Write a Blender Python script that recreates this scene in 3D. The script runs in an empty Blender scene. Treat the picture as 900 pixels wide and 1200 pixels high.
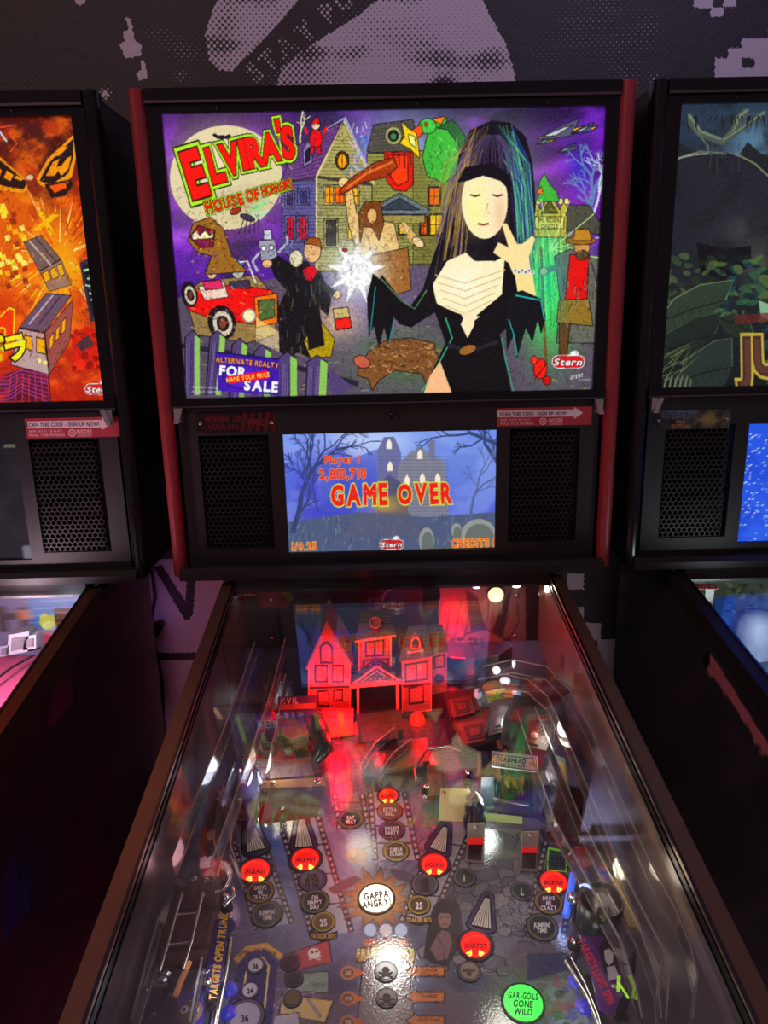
import bpy, math, random
import numpy as np
from mathutils import Vector, Matrix
rnd = random.Random(7)
S = bpy.context.scene
COL = S.collection
rad = math.radians

# ------------------------------------------------------------------ camera
PITCH, YAW, ROLL = 0.2608177, 0.00860841, -0.02148866
CAM = np.array([-0.0221267, -1.22524624, 1.59984485])
FPX = 901.0
def _axes():
    cy, sy = math.cos(YAW), math.sin(YAW)
    f = np.array([sy*math.cos(PITCH), cy*math.cos(PITCH), -math.sin(PITCH)])
    r = np.array([cy, -sy, 0.0]); u = np.cross(r, f)
    r2 = math.cos(ROLL)*r + math.sin(ROLL)*u
    return r2, np.cross(r2, f), f
AR, AU, AF = _axes()
cd = bpy.data.cameras.new('camera'); cam = bpy.data.objects.new('camera', cd); COL.objects.link(cam)
cd.sensor_fit = 'HORIZONTAL'; cd.sensor_width = 36.0; cd.lens = 36.0*FPX/900.0
cd.clip_start = 0.02
M4 = Matrix(((AR[0], AU[0], -AF[0], CAM[0]), (AR[1], AU[1], -AF[1], CAM[1]), (AR[2], AU[2], -AF[2], CAM[2]), (0, 0, 0, 1)))
cam.matrix_world = M4
S.camera = cam

# ------------------------------------------------------------------ world, lights, exposure
S.view_settings.view_transform = 'Standard'; S.view_settings.look = 'None'
S.view_settings.gamma = 1.0; S.view_settings.use_curve_mapping = False
S.view_settings.exposure = 0.0
W = bpy.data.worlds.new('arcade_dark'); S.world = W; W.use_nodes = True
W.node_tree.nodes['Background'].inputs[0].default_value = (0.80, 0.52, 0.66, 1)
W.node_tree.nodes['Background'].inputs[1].default_value = 0.125
def light(name, kind, loc, energy, col, size=0.1, target=None, sizey=None, spot=None, blend=0.5, spec=1.0):
    d = bpy.data.lights.new(name, kind); d.energy = energy; d.color = col; d.specular_factor = spec
    if kind == 'AREA':
        d.size = size
        if sizey: d.shape = 'RECTANGLE'; d.size_y = sizey
    else: d.shadow_soft_size = size
    if kind == 'SPOT': d.spot_size = spot or rad(60); d.spot_blend = blend
    o = bpy.data.objects.new(name, d); COL.objects.link(o); o.location = loc
    if target is not None:
        o.rotation_euler = (Vector(target)-Vector(loc)).to_track_quat('-Z', 'Y').to_euler()
    return o
light('ceiling_wash_light', 'SPOT', (0.75, -0.7, 2.95), 26.0, (0.62, 0.55, 1.0), 0.15, (0.32, 0.46, 2.32), None, rad(84), .9)
light('ceiling_warm_light', 'AREA', (-1.1, -1.4, 2.9), 9.0, (1.0, 0.58, 0.46), 0.8, (-0.4, 0.2, 1.4), 0.4)
light('purple_wall_light', 'POINT', (-0.525, 0.385, 0.94), 0.025, (0.50, 0.28, 1.0), 0.012)
light('red_wall_light', 'SPOT', (-0.40, 0.05, 1.10), 0.3, (1.0, 0.10, 0.20), 0.04, (-0.41, 0.46, 0.85), None, rad(66), .8, .1)
light('grey_wall_light', 'SPOT', (0.37, 0.08, 1.10), 0.35, (1.0, 0.72, 0.8), 0.04, (0.43, 0.46, 0.92), None, rad(60), .8, .1)

light('aisle_fill', 'AREA', (-0.36, -0.62, 0.35), 2.4, (1.0, 0.34, 0.5), 0.12, (-0.49, -0.35, 0.95), 0.9, spec=.1)  # fill lights added low in both aisles to brighten the cabinet sides
light('aisle_fill', 'AREA', (0.35, -0.5, 0.35), 2.4, (1.0, 0.72, 0.8), 0.12, (0.47, -0.35, 0.98), 0.9, spec=.1)

# ------------------------------------------------------------------ projection helpers
def ray(x, y): return AF + (x-450)/FPX*AR - (y-600)/FPX*AU
def atY(x, y, Y=0.0):
    d = ray(x, y); t = (Y-CAM[1])/d[1]; return CAM+t*d
def atX(x, y, X):
    d = ray(x, y); t = (X-CAM[0])/d[0]; return CAM+t*d
def sl(x, y, z0, tn):
    d = ray(x, y); t = (z0+tn*CAM[1]-CAM[2])/(d[2]-tn*d[1]); return CAM+t*d
ZR, TR_ = 1.15807812, math.tan(0.13952806)       # side rail line
TPF = math.tan(rad(6.5)); ZPF = ZR-0.155         # playfield plane
def pf(x, y, h=0.0): return sl(x, y, ZPF+h, TPF)
def proj(P):
    v = np.asarray(P)-CAM; d = v@AF
    return 450+FPX*(v@AR)/d, 600-FPX*(v@AU)/d
def zpf(Y): return ZPF+TPF*Y

# ------------------------------------------------------------------ materials
def lin(c):
    c = np.asarray(c, float)/255.0
    return np.where(c <= 0.04045, c/12.92, ((c+0.055)/1.055)**2.4)
def c4(c): return tuple(float(v) for v in lin(c))+(1.0,)
_m = {}
def mat(name, col=(128, 128, 128), rough=0.5, metal=0.0, emit=None, es=1.0, spec=0.5, noise=0.0, nscale=40.0, bump=0.0, coat=0.0):
    if name in _m: return _m[name]
    m = bpy.data.materials.new(name); m.use_nodes = True; nt = m.node_tree; b = nt.nodes['Principled BSDF']
    b.inputs['Base Color'].default_value = c4(col); b.inputs['Roughness'].default_value = rough
    b.inputs['Metallic'].default_value = metal; b.inputs['Specular IOR Level'].default_value = spec
    b.inputs['Coat Weight'].default_value = coat; b.inputs['Coat Roughness'].default_value = 0.05
    if emit is not None:
        b.inputs['Emission Color'].default_value = c4(emit); b.inputs['Emission Strength'].default_value = es
    if noise > 0 or bump > 0:
        tc = nt.nodes.new('ShaderNodeTexCoord'); nz = nt.nodes.new('ShaderNodeTexNoise')
        nz.inputs['Scale'].default_value = nscale; nz.inputs['Detail'].default_value = 4
        nt.links.new(tc.outputs['Object'], nz.inputs['Vector'])
        if noise > 0:
            mx = nt.nodes.new('ShaderNodeMix'); mx.data_type = 'RGBA'
            cc = np.array(c4(col)); mx.inputs[6].default_value = tuple(np.clip(cc*(1-noise), 0, 1)[:3])+(1,)
            mx.inputs[7].default_value = tuple(np.clip(cc*(1+noise), 0, 1)[:3])+(1,)
            nt.links.new(nz.outputs['Fac'], mx.inputs[0]); nt.links.new(mx.outputs[2], b.inputs['Base Color'])
        if bump > 0:
            bp = nt.nodes.new('ShaderNodeBump'); bp.inputs['Strength'].default_value = bump; bp.inputs['Distance'].default_value = 0.002
            nt.links.new(nz.outputs['Fac'], bp.inputs['Height']); nt.links.new(bp.outputs['Normal'], b.inputs['Normal'])
    _m[name] = m
    return m
def attr_mat(name, es=0.0, rough=0.35, bump=0.0, nscale=300, spec=0.5, coat=0.0):
    if name in _m: return _m[name]
    m = bpy.data.materials.new(name); m.use_nodes = True; nt = m.node_tree; b = nt.nodes['Principled BSDF']
    a = nt.nodes.new('ShaderNodeAttribute'); a.attribute_name = 'Print'
    b.inputs['Roughness'].default_value = rough; b.inputs['Specular IOR Level'].default_value = spec
    b.inputs['Coat Weight'].default_value = coat; b.inputs['Coat Roughness'].default_value = 0.08; b.inputs['Coat IOR'].default_value = 1.5+coat*.6
    if es > 0:
        nt.links.new(a.outputs['Color'], b.inputs['Emission Color']); b.inputs['Emission Strength'].default_value = es
        b.inputs['Base Color'].default_value = (0.01, 0.01, 0.01, 1)
    else: nt.links.new(a.outputs['Color'], b.inputs['Base Color'])
    if bump > 0:
        tc = nt.nodes.new('ShaderNodeTexCoord'); nz = nt.nodes.new('ShaderNodeTexNoise'); nz.inputs['Scale'].default_value = nscale
        nt.links.new(tc.outputs['Object'], nz.inputs['Vector'])
        bp = nt.nodes.new('ShaderNodeBump'); bp.inputs['Strength'].default_value = bump; bp.inputs['Distance'].default_value = 0.001
        nt.links.new(nz.outputs['Fac'], bp.inputs['Height'])
        nt.links.new(bp.outputs['Normal'], b.inputs['Normal']); nt.links.new(bp.outputs['Normal'], b.inputs['Coat Normal'])
    _m[name] = m
    return m
def clear_mat(name, tint=(255, 255, 255), ior=1.5, rough=0.02, amount=1.0, body=0.0, bodycol=(120, 120, 130)):
    """thin sheet of clear plastic or glass: fresnel reflection over straight transmission"""
    if name in _m: return _m[name]
    m = bpy.data.materials.new(name); m.use_nodes = True; nt = m.node_tree; nt.nodes.clear()
    out = nt.nodes.new('ShaderNodeOutputMaterial'); tr = nt.nodes.new('ShaderNodeBsdfTransparent'); gl = nt.nodes.new('ShaderNodeBsdfGlossy')
    ge = nt.nodes.new('ShaderNodeNewGeometry'); dp = nt.nodes.new('ShaderNodeVectorMath'); dp.operation = 'DOT_PRODUCT'
    nt.links.new(ge.outputs['Normal'], dp.inputs[0]); nt.links.new(ge.outputs['Incoming'], dp.inputs[1])
    def mth(op, a, b=None):
        q = nt.nodes.new('ShaderNodeMath'); q.operation = op
        for i, v in enumerate((a, b)):
            if v is None: continue
            if isinstance(v, (int, float)): q.inputs[i].default_value = v
            else: nt.links.new(v, q.inputs[i])
        return q.outputs[0]
    f0 = ((ior-1)/(ior+1))**2
    fr_ = mth('ADD', mth('MULTIPLY', mth('POWER', mth('SUBTRACT', 1.0, mth('ABSOLUTE', dp.outputs['Value'])), 5.0), 1-f0), f0)
    tr.inputs['Color'].default_value = c4(tint); gl.inputs['Roughness'].default_value = rough
    mx = nt.nodes.new('ShaderNodeMixShader')
    ml = nt.nodes.new('ShaderNodeMath'); ml.operation = 'MULTIPLY'; ml.inputs[1].default_value = amount; ml.use_clamp = True
    nt.links.new(fr_, ml.inputs[0]); nt.links.new(ml.outputs[0], mx.inputs[0])
    base = tr
    if body > 0:
        df = nt.nodes.new('ShaderNodeBsdfDiffuse'); df.inputs['Color'].default_value = c4(bodycol)
        m2 = nt.nodes.new('ShaderNodeMixShader'); m2.inputs[0].default_value = body
        nt.links.new(tr.outputs[0], m2.inputs[1]); nt.links.new(df.outputs[0], m2.inputs[2]); base = m2
    nt.links.new(base.outputs[0], mx.inputs[1]); nt.links.new(gl.outputs[0], mx.inputs[2]); nt.links.new(mx.outputs[0], out.inputs['Surface'])
    _m[name] = m
    return m

# ------------------------------------------------------------------ mesh builder
class MB:
    def __init__(s): s.v = []; s.f = []; s.mi = []; s.k = 0; s.sm = []
    def mat(s, k): s.k = k; return s
    def add(s, vs, fs, smooth=False):
        b = len(s.v); s.v += [tuple(map(float, p)) for p in vs]
        for f in fs: s.f.append(tuple(b+i for i in f)); s.mi.append(s.k); s.sm.append(smooth)
        return s
    def poly(s, pts): return s.add(pts, [tuple(range(len(pts)))])
    def prism(s, pts, d):
        """closed outline pts (3-D) extruded by vector d"""
        n = len(pts); d = np.asarray(d, float); a = [np.asarray(p, float) for p in pts]; b = [p+d for p in a]
        return s.add(a+b, [tuple(range(n))[::-1], tuple(range(n, 2*n))]+[(i, (i+1) % n, n+(i+1) % n, n+i) for i in range(n)])
    def box(s, x0, x1, y0, y1, z0, z1):
        return s.prism([(x0, y0, z0), (x1, y0, z0), (x1, y1, z0), (x0, y1, z0)], (0, 0, z1-z0))
    def obox(s, c, ex, ey, ez):
        c, ex, ey, ez = [np.asarray(q, float) for q in (c, ex, ey, ez)]
        return s.prism([c-ex-ey-ez, c+ex-ey-ez, c+ex+ey-ez, c-ex+ey-ez], 2*ez)
    def rbox(s, x0, x1, y0, y1, z0, z1, r=0.004, n=3):
        """box with its vertical edges rounded"""
        pts = []
        for cx, cy, a0 in ((x1-r, y0+r, -90), (x1-r, y1-r, 0), (x0+r, y1-r, 90), (x0+r, y0+r, 180)):
            for i in range(n+1):
                a = rad(a0+90*i/n); pts.append((cx+r*math.cos(a), cy+r*math.sin(a), z0))
        return s.prism(pts, (0, 0, z1-z0))
    def tube(s, path, r, n=8, closed=False, cap=True):
        P = [np.asarray(p, float) for p in path]; rs = r if hasattr(r, '__len__') else [r]*len(P)
        rings = []; prev = None
        for i, p in enumerate(P):
            t = (P[min(i+1, len(P)-1)]-P[max(i-1, 0)]); t = t/(np.linalg.norm(t)+1e-12)
            if prev is None:
                a = np.array([0, 0, 1.0]) if abs(t[2]) < 0.9 else np.array([1.0, 0, 0])
                n1 = np.cross(t, a)
            else: n1 = prev-t*(prev@t)
            n1 /= np.linalg.norm(n1)+1e-12; prev = n1; n2 = np.cross(t, n1)
            rings.append([p+rs[i]*(math.cos(2*math.pi*k/n)*n1+math.sin(2*math.pi*k/n)*n2) for k in range(n)])
        vs = [q for g in rings for q in g]; fs = []
        for i in range(len(P)-1):
            for k in range(n): fs.append((i*n+k, i*n+(k+1) % n, (i+1)*n+(k+1) % n, (i+1)*n+k))
        s.add(vs, fs, True)
        if cap:
            s.add(rings[0], [tuple(range(n))[::-1]]); s.add(rings[-1], [tuple(range(n))])
        return s
    def lathe(s, c, prof, n=20, up=(0, 0, 1), sx=1.0, sy=1.0):
        """prof = [(radius, height)...] about the axis up through c"""
        up = np.asarray(up, float); up /= np.linalg.norm(up); a = np.array([1.0, 0, 0]) if abs(up[0]) < 0.9 else np.array([0, 1.0, 0])
        e2 = np.cross(up, a); e2 /= np.linalg.norm(e2); e1 = np.cross(e2, up); c = np.asarray(c, float)
        vs = [c+up*h+r*(sx*math.cos(2*math.pi*k/n)*e1+sy*math.sin(2*math.pi*k/n)*e2) for r, h in prof for k in range(n)]
        fs = [(i*n+k, i*n+(k+1) % n, (i+1)*n+(k+1) % n, (i+1)*n+k) for i in range(len(prof)-1) for k in range(n)]
        s.add(vs, fs, True)
        s.add([vs[k] for k in range(n)], [tuple(range(n))[::-1]]); s.add(vs[-n:], [tuple(range(n))])
        return s
    def build(s, name, mats, parent=None, off=(0, 0, 0), smooth=None):
        me = bpy.data.meshes.new(name); o = np.asarray(off, float)
        me.from_pydata([tuple(np.asarray(p)-o) for p in s.v], [], s.f)
        for m in (mats if isinstance(mats, (list, tuple)) else [mats]): me.materials.append(m)
        me.polygons.foreach_set('material_index', s.mi)
        me.polygons.foreach_set('use_smooth', s.sm if smooth is None else [smooth]*len(s.f))
        import bmesh
        bm = bmesh.new(); bm.from_mesh(me); bmesh.ops.recalc_face_normals(bm, faces=bm.faces); bm.to_mesh(me); bm.free()
        me.update()
        ob = bpy.data.objects.new(name, me); COL.objects.link(ob)
        if parent is not None: ob.parent = parent
        return ob
def empty(name, loc, label, cat, group=None):
    o = bpy.data.objects.new(name, None); COL.objects.link(o); o.location = loc; o.empty_display_size = 0.1
    o['label'] = label; o['category'] = cat
    if group: o['group'] = group
    return o

# ------------------------------------------------------------------ lettering from the built-in font
_g = {}
def glyph(ch, bold):
    key = (ch, bold)
    if key in _g: return _g[key]
    cu = bpy.data.curves.new('glyph', 'FONT'); cu.body = ch; cu.size = 1.0; cu.offset = bold; cu.resolution_u = 3; cu.fill_mode = 'FRONT'
    ob = bpy.data.objects.new('glyph', cu); COL.objects.link(ob)
    dg = bpy.context.evaluated_depsgraph_get(); ev = ob.evaluated_get(dg); me = ev.to_mesh()
    if me is None or len(me.vertices) == 0:
        r = (np.zeros((0, 2)), np.zeros((0, 3), int), np.zeros((0, 2), int), 0.3)
    else:
        me.calc_loop_triangles()
        v = np.array([(q.co.x, q.co.y) for q in me.vertices]); t = np.array([tuple(q.vertices) for q in me.loop_triangles])
        cnt = {}
        for tri in t:
            for a, b in ((0, 1), (1, 2), (2, 0)):
                k = (min(tri[a], tri[b]), max(tri[a], tri[b])); cnt[k] = cnt.get(k, 0)+1
        e = np.array([k for k, n in cnt.items() if n == 1])
        v[:, 0] -= v[:, 0].min()
        r = (v, t, e, v[:, 0].max())
    ev.to_mesh_clear(); bpy.data.objects.remove(ob); bpy.data.curves.remove(cu)
    _g[key] = r
    return r
CAPH = 0.729
def layout(s, h, bold=0.0, gap=0.10, xs=1.0):
    """letters of height h laid out left to right about x=0, baseline centred on y=0 (y up); returns [(char, x, width)]"""
    out = []; x = 0.0
    k = h/CAPH
    for ch in s:
        if ch == ' ': x += (0.30+gap)*k*xs; continue
        w = glyph(ch, bold)[3]*k*xs; out.append((ch, x, w)); x += w+gap*k*xs
    tot = x-gap*k*xs
    return [(c, q-tot/2, w) for c, q, w in out], tot

# ------------------------------------------------------------------ printed surfaces: colours drawn on a fine grid
OFFS = ((-.25, -.25), (.25, -.25), (-.25, .25), (.25, .25))
class Print:
    def __init__(s, O, U, V, nx, ny, base=(20, 20, 24)):
        s.O, s.U, s.V = [np.asarray(q, float) for q in (O, U, V)]; s.nx, s.ny = nx, ny
        uu, vv = np.meshgrid(np.linspace(0, 1, nx), np.linspace(0, 1, ny))
        s.P = s.O+uu[..., None]*s.U+vv[..., None]*s.V
        s.px, s.py = proj(s.P); s.A = np.empty((ny, nx, 3)); s.A[:] = base
        s.cell = (abs(s.px[0, -1]-s.px[0, 0])/nx+1e-6, abs(s.py[-1, 0]-s.py[0, 0])/ny+1e-6)
        s.cell = (min(max(s.cell[0], .3), 3), min(max(s.cell[1], .3), 3))
    def _sel(s, x0, x1, y0, y1):
        return np.nonzero((s.px > x0) & (s.px < x1) & (s.py > y0) & (s.py < y1))
    def edges(s, e, col, a=1.0):
        """even-odd fill of unordered edges e[n,2,2] given in photograph pixels"""
        e = np.asarray(e, float)
        if len(e) == 0: return
        I = s._sel(e[..., 0].min()-1.5, e[..., 0].max()+1.5, e[..., 1].min()-1.5, e[..., 1].max()+1.5)
        if len(I[0]) == 0: return
        X, Y = s.px[I], s.py[I]; cov = np.zeros(len(X))
        for ox, oy in OFFS:
            x = X+ox*s.cell[0]; y = Y+oy*s.cell[1]; par = np.zeros(len(X), bool)
            for (ax, ay), (bx, by) in e:
                if ay == by: continue
                c = (ay > y) != (by > y)
                par ^= c & (x < ax+(y-ay)*(bx-ax)/(by-ay))
            cov += par
        cov = (cov/4*a)[:, None]
        s.A[I] = s.A[I]*(1-cov)+np.asarray(col, float)*cov
    ink = None
    def poly(s, pts, col, a=1.0):
        p = np.asarray(pts, float); s.edges(np.stack([p, np.roll(p, -1, 0)], 1), col, a)
        if s.ink and a > .9:
            k = s.ink; s.ink = None; q = np.concatenate([p, p[:1]])
            for u, v in zip(q[:-1], q[1:]): s.line([u, v], k, (16, 12, 18), .85)
            s.ink = k
        return s
    def ell(s, cx, cy, rx, ry, col, a=1.0, rot=0.0, n=28, a0=0, a1=360):
        t = np.radians(np.linspace(a0, a1, n, endpoint=(a1-a0 < 360))); c, q = math.cos(rad(rot)), math.sin(rad(rot))
        X, Y = rx*np.cos(t), ry*np.sin(t); return s.poly(np.stack([cx+c*X-q*Y, cy+q*X+c*Y], 1), col, a)
    def ring(s, cx, cy, rx, ry, w, col, a=1.0, rot=0.0):
        t = np.radians(np.linspace(0, 360, 36, endpoint=False)); c, q = math.cos(rad(rot)), math.sin(rad(rot)); E = []
        for k in (1.0, 1.0-w/max(rx, 1e-6)):
            X, Y = rx*k*np.cos(t), ry*k*np.sin(t); p = np.stack([cx+c*X-q*Y, cy+q*X+c*Y], 1); E.append(np.stack([p, np.roll(p, -1, 0)], 1))
        s.edges(np.concatenate(E), col, a); return s
    def line(s, pts, w, col, a=1.0, taper=False):
        p = np.asarray(pts, float); d = np.gradient(p, axis=0); nrm = np.stack([-d[:, 1], d[:, 0]], 1); nrm /= np.linalg.norm(nrm, axis=1)[:, None]+1e-9
        ww = np.full(len(p), w/2.0)
        if taper: ww = ww*np.linspace(1, 0.15, len(p))
        k = s.ink; s.ink = None; s.poly(np.concatenate([p+nrm*ww[:, None], (p-nrm*ww[:, None])[::-1]]), col, a); s.ink = k; return s
    def glow(s, cx, cy, rx, ry, col, a=1.0, rot=0.0, p=1.0):
        c, q = math.cos(rad(rot)), math.sin(rad(rot)); dx, dy = s.px-cx, s.py-cy
        g = np.exp(-(((c*dx+q*dy)/rx)**2+((-q*dx+c*dy)/ry)**2)**p)*a; s.A[:] = s.A*(1-g[..., None])+np.asarray(col, float)*g[..., None]; return s
    def vgrad(s, y0, y1, c0, c1):
        t = np.clip((s.py-y0)/(y1-y0), 0, 1)[..., None]; s.A[:] = np.asarray(c0, float)*(1-t)+np.asarray(c1, float)*t; return s
    def clouds(s, col, a=0.5, sc=40.0, seed=1, thr=0.5, ys=1.0):
        r = np.random.RandomState(seed); f = np.zeros(s.px.shape)
        for o in range(4):
            k = 2**o/sc
            for _ in range(3):
                th = r.rand()*6.28; f += np.sin((s.px*math.cos(th)+s.py*ys*math.sin(th))*k*3+r.rand()*6.28+1.5*np.sin(s.py*k*2.1+r.rand()*6))/2**o
        f = (f-f.min())/(f.max()-f.min()); g = np.clip((f-thr)/(1-thr)*2, 0, 1)[..., None]*a
        s.A[:] = s.A*(1-g)+np.asarray(col, float)*g; return s
    def hatch(s, n, L=(3, 11), w=(.7, 1.4), ang=None, seed=5, box=None, lo=.55, hi=1.35):
        """pen strokes in darker and lighter tints of whatever is drawn below"""
        r = random.Random(seed); x0, x1, y0, y1 = box or (s.px.min(), s.px.max(), s.py.min(), s.py.max()); src = s.A.copy()
        for _ in range(n):
            x, y = r.uniform(x0, x1), r.uniform(y0, y1); i = int(np.clip((y-s.py[-1, 0])/(s.py[0, 0]-s.py[-1, 0]), 0, 1)*-(s.ny-1)) + s.ny-1; j = int(np.clip((x-s.px[0, 0])/(s.px[0, -1]-s.px[0, 0]), 0, 1)*(s.nx-1))
            c = src[max(0, min(s.ny-1, i)), j]*r.choice((lo, lo, hi, lo*.7)); a = rad(r.gauss(ang if ang is not None else r.choice((60, 110, 20)), 18)); l = r.uniform(*L)
            s.line([(x, y), (x+l*.5*math.cos(a)+r.uniform(-1, 1), y+l*.5*math.sin(a)), (x+l*math.cos(a), y+l*math.sin(a))], r.uniform(*w), np.clip(c, 0, 255), .6, True)
        return s
    def vivid(s, sat=1.3, gam=1.12, gain=1.0):
        v = np.clip(s.A/255, 0, 1); l = v.mean(-1, keepdims=True); s.A = np.clip(l+(v-l)*sat, 0, 1)**gam*255*gain; return s
    def grain(s, amt=8, seed=3):
        s.A += np.random.RandomState(seed).randn(*s.px.shape)[..., None]*amt; return s
    def text(s, txt, cx, cy, h, col, rot=0.0, bold=0.03, gap=0.10, xs=1.0, outline=None, ow=0.05, jit=0.0, shear=0.0, arc=0.0, a=1.0):
        """cx,cy = centre of the word; rot in degrees, clockwise on the picture"""
        L, tot = layout(txt, h, bold, gap, xs); r = random.Random(len(txt)*7+int(cx)); c, q = math.cos(rad(rot)), math.sin(rad(rot)); k = h/CAPH
        js = [(r.uniform(-1, 1), r.uniform(-1, 1), r.uniform(-1, 1)) for _ in L]
        for ps in ((1, 0) if outline is not None else (0,)):
            for (ch, x, w), (j0, j1, j2) in zip(L, js):
                b = bold+ow if ps else bold
                v, t, e, gw = glyph(ch, b)
                if len(v) == 0: continue
                X = v[:, 0]*k*xs+x-(gw*k*xs-w)/2; Y = v[:, 1]*k-h/2
                if jit:
                    mx = x+w/2; an = j0*jit*0.25; ca, sa = math.cos(an), math.sin(an); sc = 1+j1*jit*0.35
                    X, Y = mx+(X-mx)*ca-Y*sc*sa, (X-mx)*sa+Y*sc*ca+j2*jit*h*0.2
                X = X+shear*Y; Y = Y-arc*X*X/max(tot, 1e-6)
                PX = cx+c*X+q*Y; PY = cy+q*X-c*Y
                p = np.stack([PX, PY], 1); s.edges(p[e], outline if ps else col, a)
        return s
    def tree(s, x, y, ang, ln, w, col, depth=5, r=None, spread=28, a=1.0):
        r = r or random.Random(int(x*7+y)); n = 4; pts = [(x, y)]; an = ang
        for i in range(n):
            an += r.uniform(-9, 9); pts.append((pts[-1][0]+math.cos(rad(an))*ln/n, pts[-1][1]+math.sin(rad(an))*ln/n))
        s.line(pts, w, col, a)
        if depth > 0:
            for k in range(2 if depth > 1 else 3):
                b = an+r.uniform(-1, 1)*spread*(1.3 if k else 0.8)
                s.tree(pts[-1][0], pts[-1][1], b, ln*r.uniform(.62, .85), max(w*.66, .7), col, depth-1, r, spread, a)
                if r.random() < .4: s.tree(pts[2][0], pts[2][1], an+r.choice((-1, 1))*r.uniform(30, 60), ln*.5, max(w*.5, .6), col, max(depth-2, 0), r, spread, a)
        return s
    def logo(s, cx, cy, w, rot=0.0):
        """red pill shaped maker's badge with slanted word and a steel ball"""
        h = w*0.36; q, c = math.sin(rad(rot)), math.cos(rad(rot))
        s.ell(cx+w*.2, cy-h*.62, h*.42, h*.42, (215, 215, 220)); s.ell(cx+w*.17, cy-h*.7, h*.18, h*.18, (255, 255, 255))
        for k, col in ((1.22, (245, 240, 240)), (1.08, (40, 10, 10)), (1.0, (205, 35, 40))):
            hh = h/2*k; ww = w/2-h/2+hh; pts = [(cx+sx*(ww-hh)+hh*math.cos(rad(a)), cy+hh*math.sin(rad(a))) for sx, r0 in ((1, -90), (-1, 90)) for a in range(r0, r0+181, 20)]
            s.poly(pts, col)
        s.text('Stern', cx, cy, h*.62, (250, 245, 245), rot, .03, .06, 1.25, (30, 5, 5), .04, 0, .25)
        return s
    def build(s, name, m, parent=None, off=(0, 0, 0), thick=None):
        nx, ny = s.nx, s.ny; V = (s.P-np.asarray(off)).reshape(-1, 3)
        i = np.arange(nx*ny).reshape(ny, nx); q = np.stack([i[:-1, :-1], i[:-1, 1:], i[1:, 1:], i[1:, :-1]], -1).reshape(-1, 4)
        N = np.cross(s.U, s.V); N /= np.linalg.norm(N)
        nv = len(V)
        if thick:      # sides and back so that the sheet has a body
            c = np.array([V[i[0, 0]], V[i[0, -1]], V[i[-1, -1]], V[i[-1, 0]]]); V = np.concatenate([V, c, c-N*thick])
            q = np.concatenate([q, [[nv+4, nv+7, nv+6, nv+5]], [[nv+k, nv+4+k, nv+4+(k+1) % 4, nv+(k+1) % 4] for k in range(4)]])
        me = bpy.data.meshes.new(name); me.vertices.add(len(V)); me.vertices.foreach_set('co', V.ravel())
        me.loops.add(q.size); me.loops.foreach_set('vertex_index', q.ravel()); me.polygons.add(len(q))
        me.polygons.foreach_set('loop_start', np.arange(0, q.size, 4)); me.polygons.foreach_set('loop_total', np.full(len(q), 4))
        me.update(calc_edges=True); me.validate()
        C = np.ones((len(V), 4)); C[:nv, :3] = lin(np.clip(s.A, 0, 255)).reshape(-1, 3)
        if thick: C[nv:, :3] = 0.02
        at = me.color_attributes.new('Print', 'FLOAT_COLOR', 'POINT'); at.data.foreach_set('color', C.ravel())
        me.materials.append(m); ob = bpy.data.objects.new(name, me); COL.objects.link(ob)
        if parent is not None: ob.parent = parent
        return ob

# common materials
BLACK = mat('black_satin', (26, 24, 26), 0.42, noise=0.12, nscale=60)
BLACKG = mat('black_gloss', (17, 16, 19), 0.16, noise=0.1, nscale=20)
PANEL = mat('speaker_panel_black', (24, 23, 26), 0.5, noise=0.12, nscale=90)
METAL = mat('steel', (190, 188, 185), 0.22, 1.0)
DARKMETAL = mat('dark_steel', (95, 92, 95), 0.3, 1.0)
RAIL = mat('brushed_rail', (150, 118, 104), 0.42, 0.85, noise=0.12, nscale=30)
RAILDK = mat('dark_rail', (62, 52, 52), 0.45, 0.6, noise=0.12, nscale=30)
RED = mat('red_powder_coat', (142, 46, 52), 0.36, noise=0.06, nscale=50)
GLASS = clear_mat('clear_glass', (250, 252, 252), 1.52, 0.0, 2.05)
CLEAR = clear_mat('clear_plastic', (238, 236, 240), 1.55, 0.10, 1.7, 0.06, (150, 145, 150))
EDGE = clear_mat('clear_plastic_edge', (230, 228, 230), 1.55, 0.12, 2.6, 0.5, (214, 204, 196))
CLEARRED = clear_mat('clear_red_plastic', (215, 40, 50), 1.5, 0.05, 1.4, 0.3, (150, 12, 18))
PRINT = attr_mat('printed_matte', 0, 0.45)
# ------------------------------------------------------------------ the setting
def struct(o, kind='structure'): o['kind'] = kind; return o
fl = MB().box(-1.9, 1.9, -2.2, 0.46, -0.02, 0.0).build('floor', mat('dark_carpet', (30, 22, 30), 0.95, noise=0.4, nscale=120)); struct(fl)
WY = 0.46
def wall_print():
    # non-uniform rows: fine where the mural shows above the machines and between them
    p = Print((-1.45, WY, 0.0), (2.9, 0, 0), (0, 0, 2.7), 10, 10)
    xs = np.concatenate([np.linspace(-1.9, -0.84, 20, endpoint=False), np.linspace(-0.84, 0.9, 900), np.linspace(0.92, 1.9, 20)])
    zs = np.concatenate([np.linspace(0, 0.55, 8, endpoint=False), np.linspace(0.55, 1.2, 400, endpoint=False), np.linspace(1.2, 1.85, 8, endpoint=False), np.linspace(1.85, 2.32, 190), np.linspace(2.36, 2.7, 4)])
    X, Z = np.meshgrid(xs, zs); p.P = np.stack([X, np.full_like(X, WY), Z], -1); p.ny, p.nx = X.shape
    p.px, p.py = proj(p.P); p.A = np.zeros(X.shape+(3,)); p.cell = (1.5, 1.5)
    return p
wp = wall_print()
def T(k): return (k, k, k)
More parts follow.
